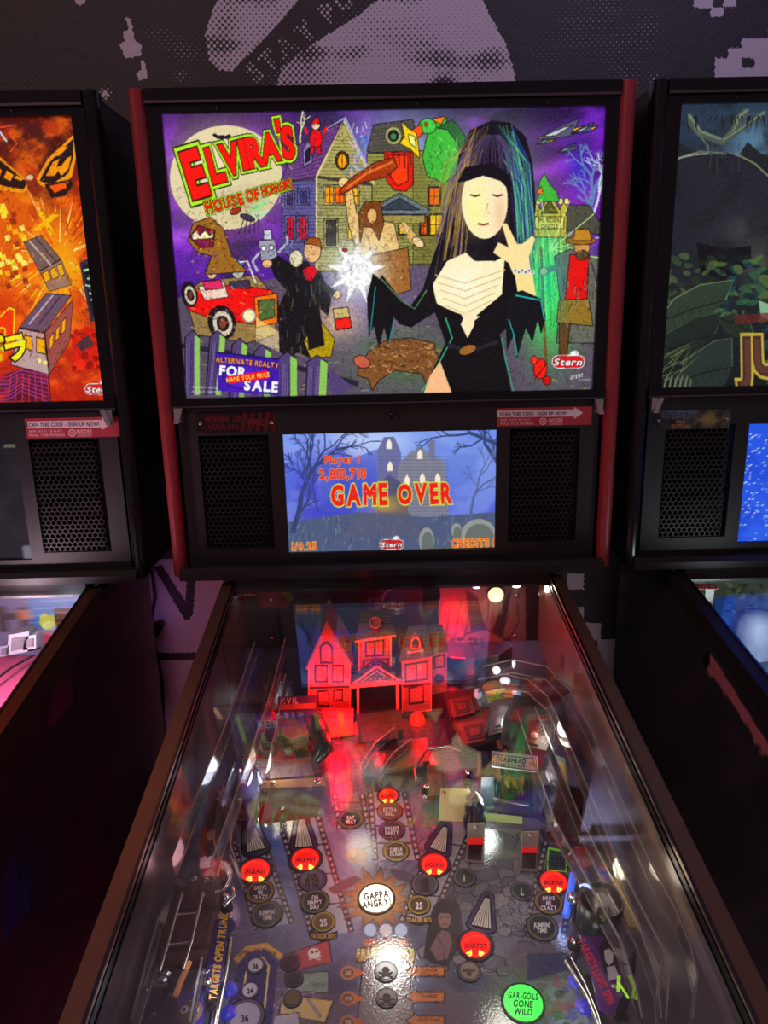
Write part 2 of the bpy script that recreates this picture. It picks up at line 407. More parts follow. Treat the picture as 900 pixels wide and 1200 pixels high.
# tone of the halftone mural, 0 = black ink only, 255 = bare pale wall
wp.A[:] = T(6)
hat = [(318, 120), (330, 80), (350, 62), (385, 40), (420, 18), (450, -6), (560, -12), (575, 20), (592, 50), (602, 80), (606, 112), (560, 125)]
wp.poly([(245, 70), (240, 40), (248, 15), (262, -20), (345, -20), (352, -2), (330, 25), (300, 55), (272, 84), (258, 82)], T(190))
wp.poly(hat, T(215))
wp.glow(350, 85, 42, 28, T(110), .6); wp.glow(470, 45, 60, 25, T(150), .6, 20); wp.glow(262, 40, 14, 40, T(120), .5, 10)
wp.glow(520, 98, 14, 9, T(20), .95); wp.glow(500, 60, 40, 30, T(180), .3)
wp.poly([(285, 84), (300, 55), (330, 25), (352, -2), (400, -14), (440, -14), (395, 22), (352, 48), (330, 70), (322, 84)], T(4))
wp.text('STAY PUF', 358, 35, 22, T(120), -39, .05, .12)
for cx, cy, rx, ry, t in ((205, 55, 26, 12, 95), (212, 88, 7, 9, 90), (180, 35, 16, 9, 60), (700, 18, 30, 24, 70), (730, 55, 32, 28, 62), (672, 45, 22, 40, 50), (730, 90, 18, 20, 80), (768, 93, 7, 6, 170), (640, 70, 18, 25, 34), (760, 30, 18, 24, 45), (62, 115, 40, 14, 34), (123, 110, 7, 6, 230), (25, 110, 24, 8, 30)):
    wp.glow(cx, cy, rx, ry, T(t), .95, 20)
wp.clouds(T(0), .5, 70, 5, .5)
for q in ([(147, 20), (153, 22), (158, 48), (166, 52), (165, 65), (147, 68), (140, 52), (146, 48), (144, 38), (151, 34)], [(165, 71), (169, 72), (173, 90), (163, 95), (160, 86), (166, 82)], [(88, -10), (100, -8), (100, 3), (93, 6), (88, 2)]): wp.poly(q, T(255))
# a scatter of plain square pixels on the right hand side
px = 15.5; gx, gy = 838, 34
for j, row in enumerate(("....##", "..####", ".####.", "##.###", "######", "#.#.#.", ".#.#.#")):
    for i, ch in enumerate(row):
        if ch == '#': wp.poly([(gx+i*px, gy+j*11.4), (gx+(i+1)*px, gy+j*11.4), (gx+(i+1)*px, gy+(j+1)*11.4), (gx+i*px, gy+(j+1)*11.4)], T(250))
for x, y, w, h in ((813, -12, 22, 21), (833, 9, 15, 10), (848, -4, 15, 12), (826, -10, 14, 10)): wp.poly([(x, y), (x+w, y), (x+w, y+h), (x, y+h)], T(250))
# lower parts of the wall seen between the cabinets
def low(pts, t): wp.poly(pts, T(t))
I = wp.P[..., 2] < 1.5
wp.A[I] = 0.0
low([(150, 655), (262, 655), (262, 900), (150, 900)], 255)
low([(180, 665), (190, 662), (226, 718), (222, 727), (216, 726)], 0); low([(220, 660), (231, 660), (226, 722), (216, 722)], 0)
low([(180, 765), (250, 764), (250, 773), (180, 774)], 0)
for x0, y0, x1, y1 in ((665, 672, 684, 691), (672, 711, 684, 731), (684, 730, 704, 750), (700, 749, 723, 810)): low([(x0, y0), (x1, y0), (x1, y1), (x0, y1)], 255)
mw = bpy.data.materials.new('halftone_mural'); mw.use_nodes = True; nt = mw.node_tree; bs = nt.nodes['Principled BSDF']; bs.inputs['Roughness'].default_value = .6
at = nt.nodes.new('ShaderNodeAttribute'); at.attribute_name = 'Print'; tc = nt.nodes.new('ShaderNodeTexCoord')
def node(kind, **k):
    n = nt.nodes.new(kind)
    for a, b in k.items(): setattr(n, a, b)
    return n
vr = node('ShaderNodeVectorRotate'); vr.rotation_type = 'Y_AXIS'; vr.inputs['Angle'].default_value = rad(45)
nt.links.new(tc.outputs['Object'], vr.inputs['Vector'])
sc = node('ShaderNodeVectorMath', operation='SCALE'); sc.inputs['Scale'].default_value = 118.0; nt.links.new(vr.outputs[0], sc.inputs[0])
fr = node('ShaderNodeVectorMath', operation='FRACTION'); nt.links.new(sc.outputs[0], fr.inputs[0])
sb = node('ShaderNodeVectorMath', operation='SUBTRACT'); sb.inputs[1].default_value = (.5, .5, .5); nt.links.new(fr.outputs[0], sb.inputs[0])
mk = node('ShaderNodeVectorMath', operation='MULTIPLY'); mk.inputs[1].default_value = (1, 0, 1); nt.links.new(sb.outputs[0], mk.inputs[0])
ln = node('ShaderNodeVectorMath', operation='LENGTH'); nt.links.new(mk.outputs[0], ln.inputs[0])
sq = node('ShaderNodeMath', operation='SQRT'); nt.links.new(at.outputs['Fac'], sq.inputs[0])
r_ = node('ShaderNodeMath', operation='MULTIPLY'); r_.inputs[1].default_value = .78; nt.links.new(sq.outputs[0], r_.inputs[0])
df = node('ShaderNodeMath', operation='SUBTRACT'); nt.links.new(r_.outputs[0], df.inputs[0]); nt.links.new(ln.outputs['Value'], df.inputs[1])
mu = node('ShaderNodeMath', operation='MULTIPLY_ADD'); mu.inputs[1].default_value = 9.0; mu.inputs[2].default_value = .4; mu.use_clamp = True; nt.links.new(df.outputs[0], mu.inputs[0])
mx = node('ShaderNodeMix', data_type='RGBA'); mx.inputs[6].default_value = c4((40, 37, 41)); mx.inputs[7].default_value = c4((196, 188, 198))
nt.links.new(mu.outputs[0], mx.inputs[0]); nt.links.new(mx.outputs[2], bs.inputs['Base Color'])
nz = node('ShaderNodeTexNoise'); nz.inputs['Scale'].default_value = 45; nz.inputs['Detail'].default_value = 6; nt.links.new(tc.outputs['Object'], nz.inputs['Vector'])
bp = node('ShaderNodeBump'); bp.inputs['Strength'].default_value = .35; bp.inputs['Distance'].default_value = .004; nt.links.new(nz.outputs['Fac'], bp.inputs['Height']); nt.links.new(bp.outputs['Normal'], bs.inputs['Normal'])
wl = wp.build('wall_back', mw); struct(wl)
# a wall has a body: plaster slab behind the printed face
struct(MB().box(-1.9, 1.9, WY+0.001, WY+0.08, 0, 2.7).build('trim_1', mat('plaster', (40, 34, 40), .8, noise=.1)))

# ------------------------------------------------------------------ one machine: cabinet, backbox, glass
def rzl(Y, d=0.0): return ZR+TR_*Y+d
HEXC = {}
def hex_grille(x0, x1, z0, z1, y=0.006, cell=0.0088):
    m = MB(); r = cell/2; R = r/math.cos(rad(30)); ri = R*0.80
    nz_ = int((z1-z0)/(1.5*R)); nx_ = int((x1-x0)/(2*r))
    for j in range(nz_):
        for i in range(nx_ - (j % 2)):
            cx = x0+r+i*2*r+(r if j % 2 else 0); cz = z0+R+j*1.5*R
            o = [(cx+R*math.sin(rad(60*k)), y, cz+R*math.cos(rad(60*k))) for k in range(6)]
            n = [(cx+ri*math.sin(rad(60*k)), y, cz+ri*math.cos(rad(60*k))) for k in range(6)]
            b = [(p[0], y+.005, p[2]) for p in n]
            m.add(o+n+b, [(k, (k+1) % 6, 6+(k+1) % 6, 6+k) for k in range(6)]+[(6+k, 6+(k+1) % 6, 12+(k+1) % 6, 12+k) for k in range(6)])
    return m
def screw(m, c, r=.004, up=(0, -1, 0)): m.lathe(c, [(r, 0), (r, .001), (r*.7, .002), (.0005, .0022)], 12, up); return m
GRILLE = mat('grille_black', (30, 27, 29), 0.38)
HOLE = mat('grille_backing', (7, 6, 8), 0.8)
def machine(mx, name_label, railmat, wood, siderail, has_left=True, has_right=True):
    off = (mx, 0, 0); root = empty('pinball_machine', off, name_label, 'pinball machine')
    M = {}
    def B(mb, name, m, parent=root): return mb.build(name, m, parent, (0, 0, 0))       # built in machine coordinates
    cab = MB()
    for s in (-1, 1):
        x0, x1 = sorted((s*.2634, s*.283))
        pr = [(x0, -1.14, .62), (x0, .262, .56), (x0, .262, 1.146), (x0, 0.0, 1.146), (x0, -1.14, rzl(-1.14, -.004))]
        cab.prism(pr, (x1-x0, 0, 0))
    cab.box(-.2634, .2634, -1.14, -1.12, .62, rzl(-1.14, -.03)); cab.box(-.2634, .2634, .244, .262, .56, 1.146)
    cab.prism([(-.2634, -1.12, .63), (-.2634, .246, .575), (-.2634, .246, .59), (-.2634, -1.12, .645)], (.5268, 0, 0))
    cab.box(-.2834, .2834, .075, .262, 1.1461, 1.1655)
    M['cabinet'] = B(cab, 'cabinet', wood)
    for s in (-1, 1):
        m = MB(); a, b = -1.15, -0.004
        xo, xi = s*.2855, s*.2634
        for (u0, u1, d0, d1) in ((xo, xi, -.0035, 0.0), (xo, s*.2832, -.034, -.0035)):
            q = [(u0, a, rzl(a, d0)), (u1, a, rzl(a, d0)), (u1, a, rzl(a, d1)), (u0, a, rzl(a, d1))]; m.prism(q, (0, b-a, TR_*(b-a)))
        m.mat(1); u0, u1 = s*.2634, s*.2668
        q = [(u0, a, rzl(a, .0002)), (u1, a, rzl(a, .0002)), (u1, a, rzl(a, .0018)), (u0, a, rzl(a, .0018))]; m.prism(q, (0, b-a, TR_*(b-a)))
        B(m, 'side_rail', [siderail, DARKMETAL])
        for y in (-1.08, .20):
            zt = .80 if y < 0 else .60
            x = s*.278
            lg = MB().prism([(x+s*.008, y-.03, zt), (x+s*.008, y+.03, zt), (x-s*.03, y+.03, zt), (x-s*.03, y+.022, zt), (x-s*.002, y+.022, zt), (x-s*.002, y-.03, zt)], (s*.02, 0, -zt+.03))
            lg.lathe((x+s*.01, y, 0), [(.03, 0), (.03, .01), (.012, .02), (.008, .05)], 16)
            B(lg, 'leg', BLACK)
    lb = MB().prism([(-.287, -1.17, rzl(-1.15, -.05)), (-.287, -1.10, rzl(-1.10, -.012)), (-.287, -1.10, rzl(-1.10, .006)), (-.287, -1.15, rzl(-1.15, .006)), (-.287, -1.17, rzl(-1.15, -.01))], (.574, 0, 0))
    B(lb, 'lockdown_bar', siderail)
    # backbox shell
    bb = MB()
    for s in (-1, 1):
        x0, x1 = sorted((s*.338, s*.356)); bb.box(x0, x1, .004, .30, 1.166, 1.905)
    bb.box(-.338, .338, .004, .30, 1.889, 1.905); bb.box(-.338, .338, .28, .30, 1.166, 1.889); bb.box(-.338, .338, .03, .28, 1.166, 1.178)
    M['backbox'] = bx = B(bb, 'backbox', BLACK)
    for s in (-1, 1):
        m = MB(); pts = []
        for k in range(9): a = rad(180+180*k/8); pts.append((s*.3545+.0112*math.cos(a), .002+.013*math.sin(a), 1.172))
        pts += [(s*.3545+.0112, .016, 1.172), (s*.3545-.0112, .016, 1.172)]
        m.prism(pts, (0, 0, .735)); top = [(p[0], p[1], 1.907) for p in pts]
        m.add(top+[(s*.3545, .006, 1.9125)], [(k, (k+1) % len(top), len(top)) for k in range(len(top))])
        B(m, 'trim_rail', railmat, bx)
    fr_ = MB()
    fr_.box(-.343, .343, -.006, .004, 1.8905, 1.908).box(-.343, .343, .0005, .012, 1.876, 1.8905)
    fr_.box(-.343, -.321, .0005, .012, 1.466, 1.876).box(.324, .343, .0005, .012, 1.466, 1.876).box(-.343, .343, -.004, .012, 1.4475, 1.4665)
    fr_.mat(1).box(-.343, .343, -.0075, -.003, 1.8885, 1.8915).box(-.343, .343, -.0065, -.004, 1.452, 1.4545)
    B(fr_, 'translite_frame', [BLACKG, mat('trim_line', (92, 84, 88), .3, .6)], bx)
    for x in (-.24, 0.05, .24):
        if abs(mx+x) < .62: sc_ = MB(); screw(sc_, (x, .0005, 1.883), .0035); B(sc_, 'frame_screw', BLACK, bx)
    sp = MB()
    zt, zb = 1.4475, 1.187
    sx0, sx1, sz0, sz1 = -.1725, .1735, 1.2035, 1.4045
    g = [(-.308, -.195), (.195, .308)]
    gz0, gz1 = 1.215, 1.405
    sp.box(-.343, sx0, .004, .012, gz1, zt).box(sx1, .343, .004, .012, gz1, zt).box(sx0, sx1, .004, .012, sz1, zt).box(sx0, sx1, .004, .012, zb, sz0)
    for (a, b) in ((-.343, sx0), (sx1, .343)): sp.box(a, b, .004, .012, zb, gz0)
    for (a, b) in ((-.343, -.308), (-.195, sx0), (sx1, .195), (.308, .343)): sp.box(a, b, .004, .012, gz0, gz1)
    M['panel'] = B(sp, 'speaker_panel', PANEL, bx)
    for i, (a, b) in enumerate(g):
        if (i == 0 and has_left) or (i == 1 and has_right):
            h = hex_grille(a, b, gz0, gz1); h.mat(1).box(a, b, .016, .02, gz0, gz1); B(h, 'speaker_grille', [GRILLE, HOLE], bx)
    si = MB().prism([(-.352, -.022, 1.168), (-.352, .012, 1.168), (-.352, .012, 1.187), (-.352, -.012, 1.187), (-.352, -.022, 1.180)], (.704, 0, 0))
    B(si, 'backbox_sill', mat('sill_black', (34, 31, 34), .4, noise=.1), bx)
    # glass over the playfield
    gl = MB().prism([(-.2632, -1.12, rzl(-1.12, -.042)), (-.2632, -.012, rzl(0, -.012)), (-.2632, -.012, rzl(0, -.008)), (-.2632, -1.12, rzl(-1.12, -.038))], (.5264, 0, 0))
    M['glass'] = B(gl, 'playfield_glass', GLASS)
    nk = MB().box(-.2634, .2634, -.008, .074, 1.1463, 1.166); nk.box(-.2634, .2634, -.012, -.002, 1.1415, 1.166)
    B(nk, 'glass_channel', BLACK)
    for s in (-1, 1):
        lt = MB().box(s*.334-.005, s*.334+.005, -.012, .004, 1.430, 1.452).obox((s*.331, -.016, 1.441), (.004, 0, 0), (0, .004, 0), (-s*.004, 0, .012))
        B(lt, 'latch', mat('latch_nickel', (215, 212, 208), .25, .9), bx)
    lk = MB().lathe((0.006, .004, 1.429), [(.0085, 0), (.0085, .003), (.006, .0045), (.0045, .0045), (.0045, .003), (.001, .003)], 20, (0, -1, 0)).box(.0053, .0067, -.0008, .002, 1.4265, 1.4315)
    B(lk, 'lock', mat('lock_black', (48, 46, 50), .3, .6), bx)
    M['root'] = root; M['off'] = off
    return M
WOOD = mat('cabinet_black', (24, 20, 24), .38, noise=.2, nscale=14)
MC = machine(0.0, 'pinball machine with red trim rails and a lit haunted house display, nearest the middle', RED, WOOD, RAIL)
# ------------------------------------------------------------------ backlit picture of the middle machine (plain stand-in artwork, own lettering kept)
def panel_print(x0, x1, z0, z1, y, nx, ny, base=(20, 20, 24)): return Print((x0, y, z0), (x1-x0, 0, 0), (0, 0, z1-z0), nx, ny, base)
t = panel_print(-.323, .326, 1.464, 1.879, .008, 600, 392)
rr = random.Random(3)
t.vgrad(130, 300, (40, 24, 66), (92, 48, 150)).clouds((150, 70, 215), .75, 60, 4, .45, 1.8).clouds((30, 20, 55), .7, 75, 9, .55, 1.6)
t.glow(300, 140, 170, 16, (44, 28, 70), .8); t.glow(680, 220, 40, 50, (190, 70, 190), .55); t.glow(660, 160, 60, 12, (120, 60, 170), .5)
for x0, y0, c in ((200, 280, (190, 120, 245)), (205, 320, (90, 50, 140)), (220, 235, (140, 60, 210)), (640, 200, (170, 80, 220)), (680, 150, (100, 60, 150))): t.glow(x0, y0, 40, 9, c, .7, -15)
# moon
t.glow(265, 208, 84, 78, (190, 150, 170), .7); t.ell(265, 208, 66, 61, (222, 212, 178), n=48); t.glow(250, 195, 40, 38, (240, 232, 205), .7); t.glow(285, 235, 24, 18, (185, 172, 145), .6); t.glow(240, 230, 16, 12, (190, 178, 150), .6)
t.poly([(248, 158), (252, 156), (256, 159), (260, 158), (264, 159), (269, 157), (272, 161), (266, 163), (260, 163), (255, 163)], (25, 22, 30))
# ground
t.poly([(205, 350), (300, 330), (480, 300), (720, 300), (720, 470), (205, 470)], (98, 88, 104)); 
for k in range(260):
    x, y = rr.uniform(210, 705), rr.uniform(335, 460); t.line([(x, y), (x+rr.uniform(4, 16), y+rr.uniform(-3, 4))], rr.uniform(.7, 1.8), rr.choice([(70, 62, 80), (160, 150, 150), (150, 150, 90), (96, 84, 120), (60, 66, 50)]), .8)
t.glow(420, 360, 60, 45, (150, 130, 175), .7); t.glow(470, 420, 60, 35, (95, 130, 80), .7); t.glow(395, 375, 26, 22, (255, 225, 170), .6)
t.glow(645, 345, 32, 70, (110, 225, 90), .9); t.glow(650, 300, 34, 26, (205, 250, 130), .8)
for k in range(60): x = rr.uniform(612, 690); t.line([(x, rr.uniform(265, 300)), (x+rr.uniform(-6, 6), rr.uniform(330, 400))], rr.uniform(.8, 2), rr.choice([(60, 150, 60), (190, 245, 140), (40, 100, 60), (120, 220, 110)]), .7)
# tall tower house in the centre
t.ink = 1.1
t.glow(470, 190, 70, 70, (215, 245, 255), .7)
t.poly([(430, 178), (438, 146), (484, 140), (490, 180)], (95, 92, 84)); t.poly([(430, 180), (500, 178), (520, 190), (520, 310), (430, 310)], (150, 150, 92)); t.poly([(484, 175), (530, 182), (530, 310), (484, 310)], (132, 128, 78))
for y in range(184, 310, 4): t.line([(430, y), (530, y+1)], .9, (92, 88, 56), .8)
for k in range(9): t.line([(434, 148+k*4), (487, 143+k*4)], 1, (60, 58, 56), .7)
t.ell(461, 159, 8, 9, (25, 30, 30)); t.ring(461, 159, 9, 10, 2.5, (175, 175, 130)); t.ell(461, 160, 4, 4, (70, 130, 90))
t.poly([(450, 178), (484, 178), (484, 216), (476, 224), (462, 223), (453, 212)], (205, 40, 24)); t.poly([(456, 182), (478, 182), (478, 212), (466, 218), (458, 208)], (240, 80, 34))
for k in range(5): t.line([(453+7*k, 179), (455+6.5*k, 194+4*(k % 2))], 1.6, (90, 10, 10))
for x0, y0, x1, y1 in ((503, 194, 514, 206), (503, 220, 515, 240), (504, 252, 518, 275), (468, 258, 476, 274), (493, 255, 500, 275)): t.poly([(x0-1.5, y0-1.5), (x1+1.5, y0-1.5), (x1+1.5, y1+1.5), (x0-1.5, y1+1.5)], (70, 66, 40)); t.poly([(x0, y0), (x1, y0), (x1, y1), (x0, y1)], rr.choice([(250, 150, 40), (245, 200, 70), (240, 110, 40)])); t.line([((x0+x1)/2, y0), ((x0+x1)/2, y1)], 1, (70, 50, 30)); t.line([(x0, (y0+y1)/2), (x1, (y0+y1)/2)], 1, (70, 50, 30))
t.poly([(432, 246), (468, 226), (504, 246), (500, 251), (436, 251)], (120, 130, 140)); t.poly([(444, 246), (468, 232), (492, 246)], (66, 74, 84)); t.poly([(440, 252), (498, 252), (498, 262), (440, 262)], (160, 150, 96))
# left house, gable end turned to the viewer
t.line([(345, 176), (404, 139), (437, 214)], 5, (225, 235, 255), .6)
t.poly([(330, 213), (371, 206), (371, 318), (331, 296)], (112, 108, 150)); t.poly([(371, 206), (436, 215), (436, 318), (371, 318)], (168, 165, 118))
t.poly([(371, 206), (403, 144), (436, 215)], (178, 172, 118)); t.poly([(328, 214), (346, 172), (403, 141), (371, 207)], (116, 84, 132))
for k in range(10): t.line([(330+k*2, 210-k*4), (374+k*3, 202-k*6)], 1, (72, 48, 92), .8)
for y in range(160, 318, 4):
    if y < 210: hw = (y-146)*.5; t.line([(402-hw, y), (402+hw, y+1)], 1, (112, 104, 74), .8)
    else: t.line([(371, y), (436, y+1)], 1, (104, 98, 66), .85); t.line([(331, y+1), (371, y)], 1, (70, 66, 110), .85)
t.line([(371, 207), (403, 142), (438, 217)], 3, (215, 205, 150)); t.line([(329, 215), (371, 208), (437, 217)], 2.5, (70, 62, 70)); t.line([(371, 207), (371, 318)], 2, (225, 215, 165))
t.ell(401, 188, 8, 11, (60, 50, 36)); t.ell(401, 189, 5.5, 8.5, (248, 170, 50)); t.line([(401, 180), (401, 198)], 1, (80, 50, 20))
for x0, y0, x1, y1, c in ((381, 219, 392, 238, (250, 165, 50)), (393, 219, 403, 238, (250, 120, 40)), (407, 220, 419, 239, (246, 190, 60)), (336, 255, 344, 281, (190, 40, 60)), (350, 255, 359, 281, (200, 50, 70)), (336, 226, 343, 240, (70, 70, 120)), (351, 224, 360, 238, (72, 76, 130)), (382, 258, 394, 288, (60, 62, 58)), (408, 258, 420, 280, (240, 190, 70))):
    t.poly([(x0-2, y0-2), (x1+2, y0-2), (x1+2, y1+2), (x0-2, y1+2)], (205, 196, 140) if x0 > 371 else (150, 145, 195)); t.poly([(x0, y0), (x1, y0), (x1, y1), (x0, y1)], c); t.line([((x0+x1)/2, y0), ((x0+x1)/2, y1)], 1.1, (60, 40, 40)); t.line([(x0, (y0+y1)/2), (x1, (y0+y1)/2)], 1.1, (60, 40, 40))
t.poly([(355, 176), (360, 166), (366, 168), (366, 190), (356, 196)], (150, 140, 175)); t.poly([(358, 178), (363, 172), (363, 188), (358, 191)], (40, 34, 54))
t.ell(370, 163, 7.5, 12, (205, 30, 34)); t.ell(370, 147, 5, 5, (240, 215, 190)); t.poly([(364, 145), (371, 136), (376, 145)], (205, 30, 34)); t.poly([(364, 172), (369, 172), (368, 181), (363, 181)], (205, 30, 34)); t.poly([(371, 172), (376, 172), (377, 181), (372, 181)], (205, 30, 34)); t.line([(360, 157), (357, 149)], 3.5, (205, 30, 34)); t.line([(379, 157), (383, 149)], 3.5, (205, 30, 34))
t.tree(352, 168, -90, 16, 2, (225, 225, 190), 2)
for k in range(26): x, y = rr.uniform(408, 432), rr.uniform(142, 200); t.line([(x, y), (x+rr.uniform(-6, 8), y+rr.uniform(4, 12))], rr.uniform(1, 3), rr.choice([(120, 160, 230), (230, 190, 230), (90, 120, 190), (240, 240, 255)]), .7)
# green winged creature on the roof
t.poly([(495, 185), (500, 160), (512, 140), (524, 138), (522, 150), (536, 160), (540, 200), (520, 215), (500, 205)], (70, 165, 70)); t.poly([(512, 150), (524, 152), (542, 176), (546, 160), (530, 140)], (36, 84, 54)); t.ell(501, 148, 10, 9, (88, 190, 84)); t.poly([(494, 145), (483, 152), (485, 165), (496, 157)], (236, 96, 30)); t.poly([(505, 140), (522, 136), (517, 146)], (236, 130, 40)); t.ell(499, 146, 2, 2, (240, 60, 20))
t.poly([(488, 156), (478, 150), (470, 142), (474, 160), (468, 168), (480, 174), (492, 186), (490, 168)], (250, 205, 50)); t.poly([(486, 160), (478, 157), (480, 167), (488, 174)], (255, 250, 170))
for k in range(50): x, y = rr.uniform(500, 538), rr.uniform(160, 212); t.line([(x, y), (x+rr.uniform(-4, 4), y+rr.uniform(2, 6))], 1.1, rr.choice([(40, 110, 44), (150, 235, 130), (30, 70, 40)]), .8)
# right hand side: aircraft, bare tree, gate
for x, y, s in ((655, 155, 1.0), (683, 152, .55), (664, 175, .45), (638, 166, .4)): t.poly([(x-27*s, y+8*s), (x+5*s, y-9*s), (x+24*s, y-16*s), (x+18*s, y-2*s), (x+30*s, y-4*s), (x+14*s, y+4*s), (x-10*s, y+8*s)], (96, 94, 120)); t.poly([(x-20*s, y+5*s), (x+6*s, y-6*s), (x+16*s, y-8*s), (x-4*s, y+4*s)], (200, 200, 215)); t.poly([(x+16*s, y-4*s), (x+34*s, y-9*s), (x+20*s, y+1*s)], (250, 190, 70))
t.glow(680, 200, 18, 30, (40, 60, 180), .6)
t.tree(692, 262, -95, 34, 6, (120, 140, 180), 5, random.Random(5), 38); t.tree(694, 262, -80, 30, 3, (210, 220, 235), 4, random.Random(11), 36)
t.poly([(622, 278), (622, 240), (628, 236), (634, 246), (644, 226), (656, 246), (660, 236), (665, 240), (665, 278)], (196, 176, 84)); t.poly([(634, 250), (644, 234), (654, 250)], (86, 74, 34)); t.poly([(627, 254), (661, 254), (661, 268), (627, 268)], (225, 208, 120)); t.text('MURDER', 644, 258, 5, (70, 60, 20), 0, .02, .1, .85); t.text('CASTLE', 644, 265, 4.5, (70, 60, 20), 0, .02, .1, .85)
for x in (623, 631, 657, 664): t.ell(x, 236, 3, 4, (235, 225, 160)); t.line([(x, 240), (x, 278)], 1, (90, 80, 40))
t.poly([(630, 236), (632, 214), (638, 203), (642, 212), (652, 225), (656, 236)], (70, 160, 66)); t.poly([(634, 218), (628, 226), (637, 228)], (240, 110, 40)); t.poly([(664, 240), (690, 240), (704, 262), (704, 275), (664, 270)], (86, 84, 74))
for k in range(7): t.line([(646, 292), (646+70*math.cos(rad(-100+28*k)), 292+60*math.sin(rad(-100+28*k)))], 1.1, (230, 255, 180), .8)
# man in hat and red shirt with staff
t.poly([(652, 402), (656, 350), (650, 300), (668, 292), (690, 296), (702, 340), (700, 402)], (112, 112, 104)); t.poly([(668, 298), (690, 300), (688, 350), (662, 352)], (200, 36, 30)); t.poly([(655, 352), (690, 350), (695, 382), (652, 378)], (142, 118, 60)); t.poly([(655, 378), (668, 380), (664, 420), (656, 428)], (104, 70, 40)); t.ell(682, 290, 9, 11, (205, 160, 110)); t.ell(682, 299, 7, 6, (96, 80, 56)); t.ell(681, 282, 18, 5, (150, 110, 50)); t.poly([(671, 282), (674, 269), (690, 268), (694, 282)], (182, 138, 62)); t.line([(634, 290), (640, 430)], 3.5, (120, 84, 44)); t.line([(638, 318), (660, 310)], 7, (110, 110, 100)); t.ell(637, 318, 5, 5, (220, 175, 130))
for k in range(40): x, y = rr.uniform(655, 700), rr.uniform(300, 395); t.line([(x, y), (x+rr.uniform(-3, 3), y+rr.uniform(5, 12))], 1, rr.choice([(40, 40, 40), (170, 170, 150), (60, 30, 24)]), .6)
t.ell(633, 432, 8, 12, (214, 48, 34)); t.ell(626, 422, 4, 5, (230, 70, 44)); t.ell(641, 446, 5, 5, (190, 34, 30)); t.line([(626, 445), (642, 425)], 1.2, (90, 10, 10))
# strong man raising a club
t.poly([(402, 212), (412, 214), (418, 250), (436, 256), (462, 262), (470, 300), (462, 335), (430, 335), (420, 300), (408, 262)], (226, 196, 142)); t.poly([(430, 300), (478, 290), (482, 340), (440, 352)], (150, 104, 58)); t.ell(436, 254, 9, 13, (222, 178, 128)); t.poly([(420, 250), (428, 236), (446, 236), (450, 262), (444, 282), (436, 266), (426, 266), (422, 286)], (120, 74, 36)); t.ell(436, 253, 6, 9, (224, 184, 134)); t.ell(403, 214, 7, 6, (236, 210, 160)); t.poly([(397, 224), (412, 208), (440, 190), (462, 184), (466, 196), (452, 208), (424, 214), (402, 228)], (150, 66, 26)); t.line([(404, 222), (430, 203), (460, 190)], 3, (214, 128, 70)); t.line([(470, 262), (488, 284)], 9, (222, 188, 136)); t.ell(490, 284, 8, 5, (235, 210, 170), 1, 40)
for k in range(46): x, y = rr.uniform(412, 474), rr.uniform(258, 335); t.line([(x, y), (x+rr.uniform(-6, 6), y+rr.uniform(2, 8))], 1, rr.choice([(140, 96, 54), (250, 230, 180), (100, 64, 34)]), .6)
# red roadster
t.poly([(216, 345), (235, 330), (300, 322), (320, 345), (324, 392), (290, 402), (230, 392)], (150, 130, 90)); t.poly([(214, 352), (236, 336), (280, 334), (318, 340), (326, 352), (326, 372), (296, 380), (244, 372), (222, 364)], (206, 36, 30)); t.poly([(232, 336), (262, 330), (268, 348), (240, 352)], (240, 220, 205)); t.poly([(298, 348), (325, 344), (325, 378), (300, 384)], (230, 130, 40)); t.poly([(302, 352), (322, 350), (322, 372), (304, 376)], (90, 110, 70))
for x, y, a, b in ((222, 345, 9, 15), (260, 378, 16, 20)): t.ell(x, y, a, b, (26, 24, 28), 1, -12); t.ring(x+1, y+1, a*.7, b*.74, a*.25, (215, 208, 190), 1, -12); t.ell(x+1, y+1, a*.3, b*.34, (120, 70, 60))
t.ell(292, 370, 8, 8, (250, 240, 200)); t.ring(292, 370, 8.5, 8.5, 2, (160, 150, 140)); t.ell(248, 318, 7, 9, (232, 200, 150)); t.poly([(238, 330), (258, 328), (262, 338), (240, 340)], (210, 70, 120)); t.ell(279, 318, 7, 9, (190, 190, 180)); t.ell(277, 309, 9, 5, (80, 130, 220)); t.poly([(268, 330), (292, 328), (294, 338), (270, 338)], (70, 66, 90))
t.line([(262, 310), (290, 306), (300, 332)], 2, (235, 235, 235)); 
for k in range(60): x, y = rr.uniform(220, 322), rr.uniform(330, 395); t.line([(x, y), (x+rr.uniform(-7, 7), y+rr.uniform(-3, 3))], 1, rr.choice([(60, 8, 8), (255, 150, 120), (40, 36, 40), (250, 210, 120)]), .6)
t.poly([(300, 372), (345, 400), (345, 420), (300, 400)], (255, 240, 190), .55)
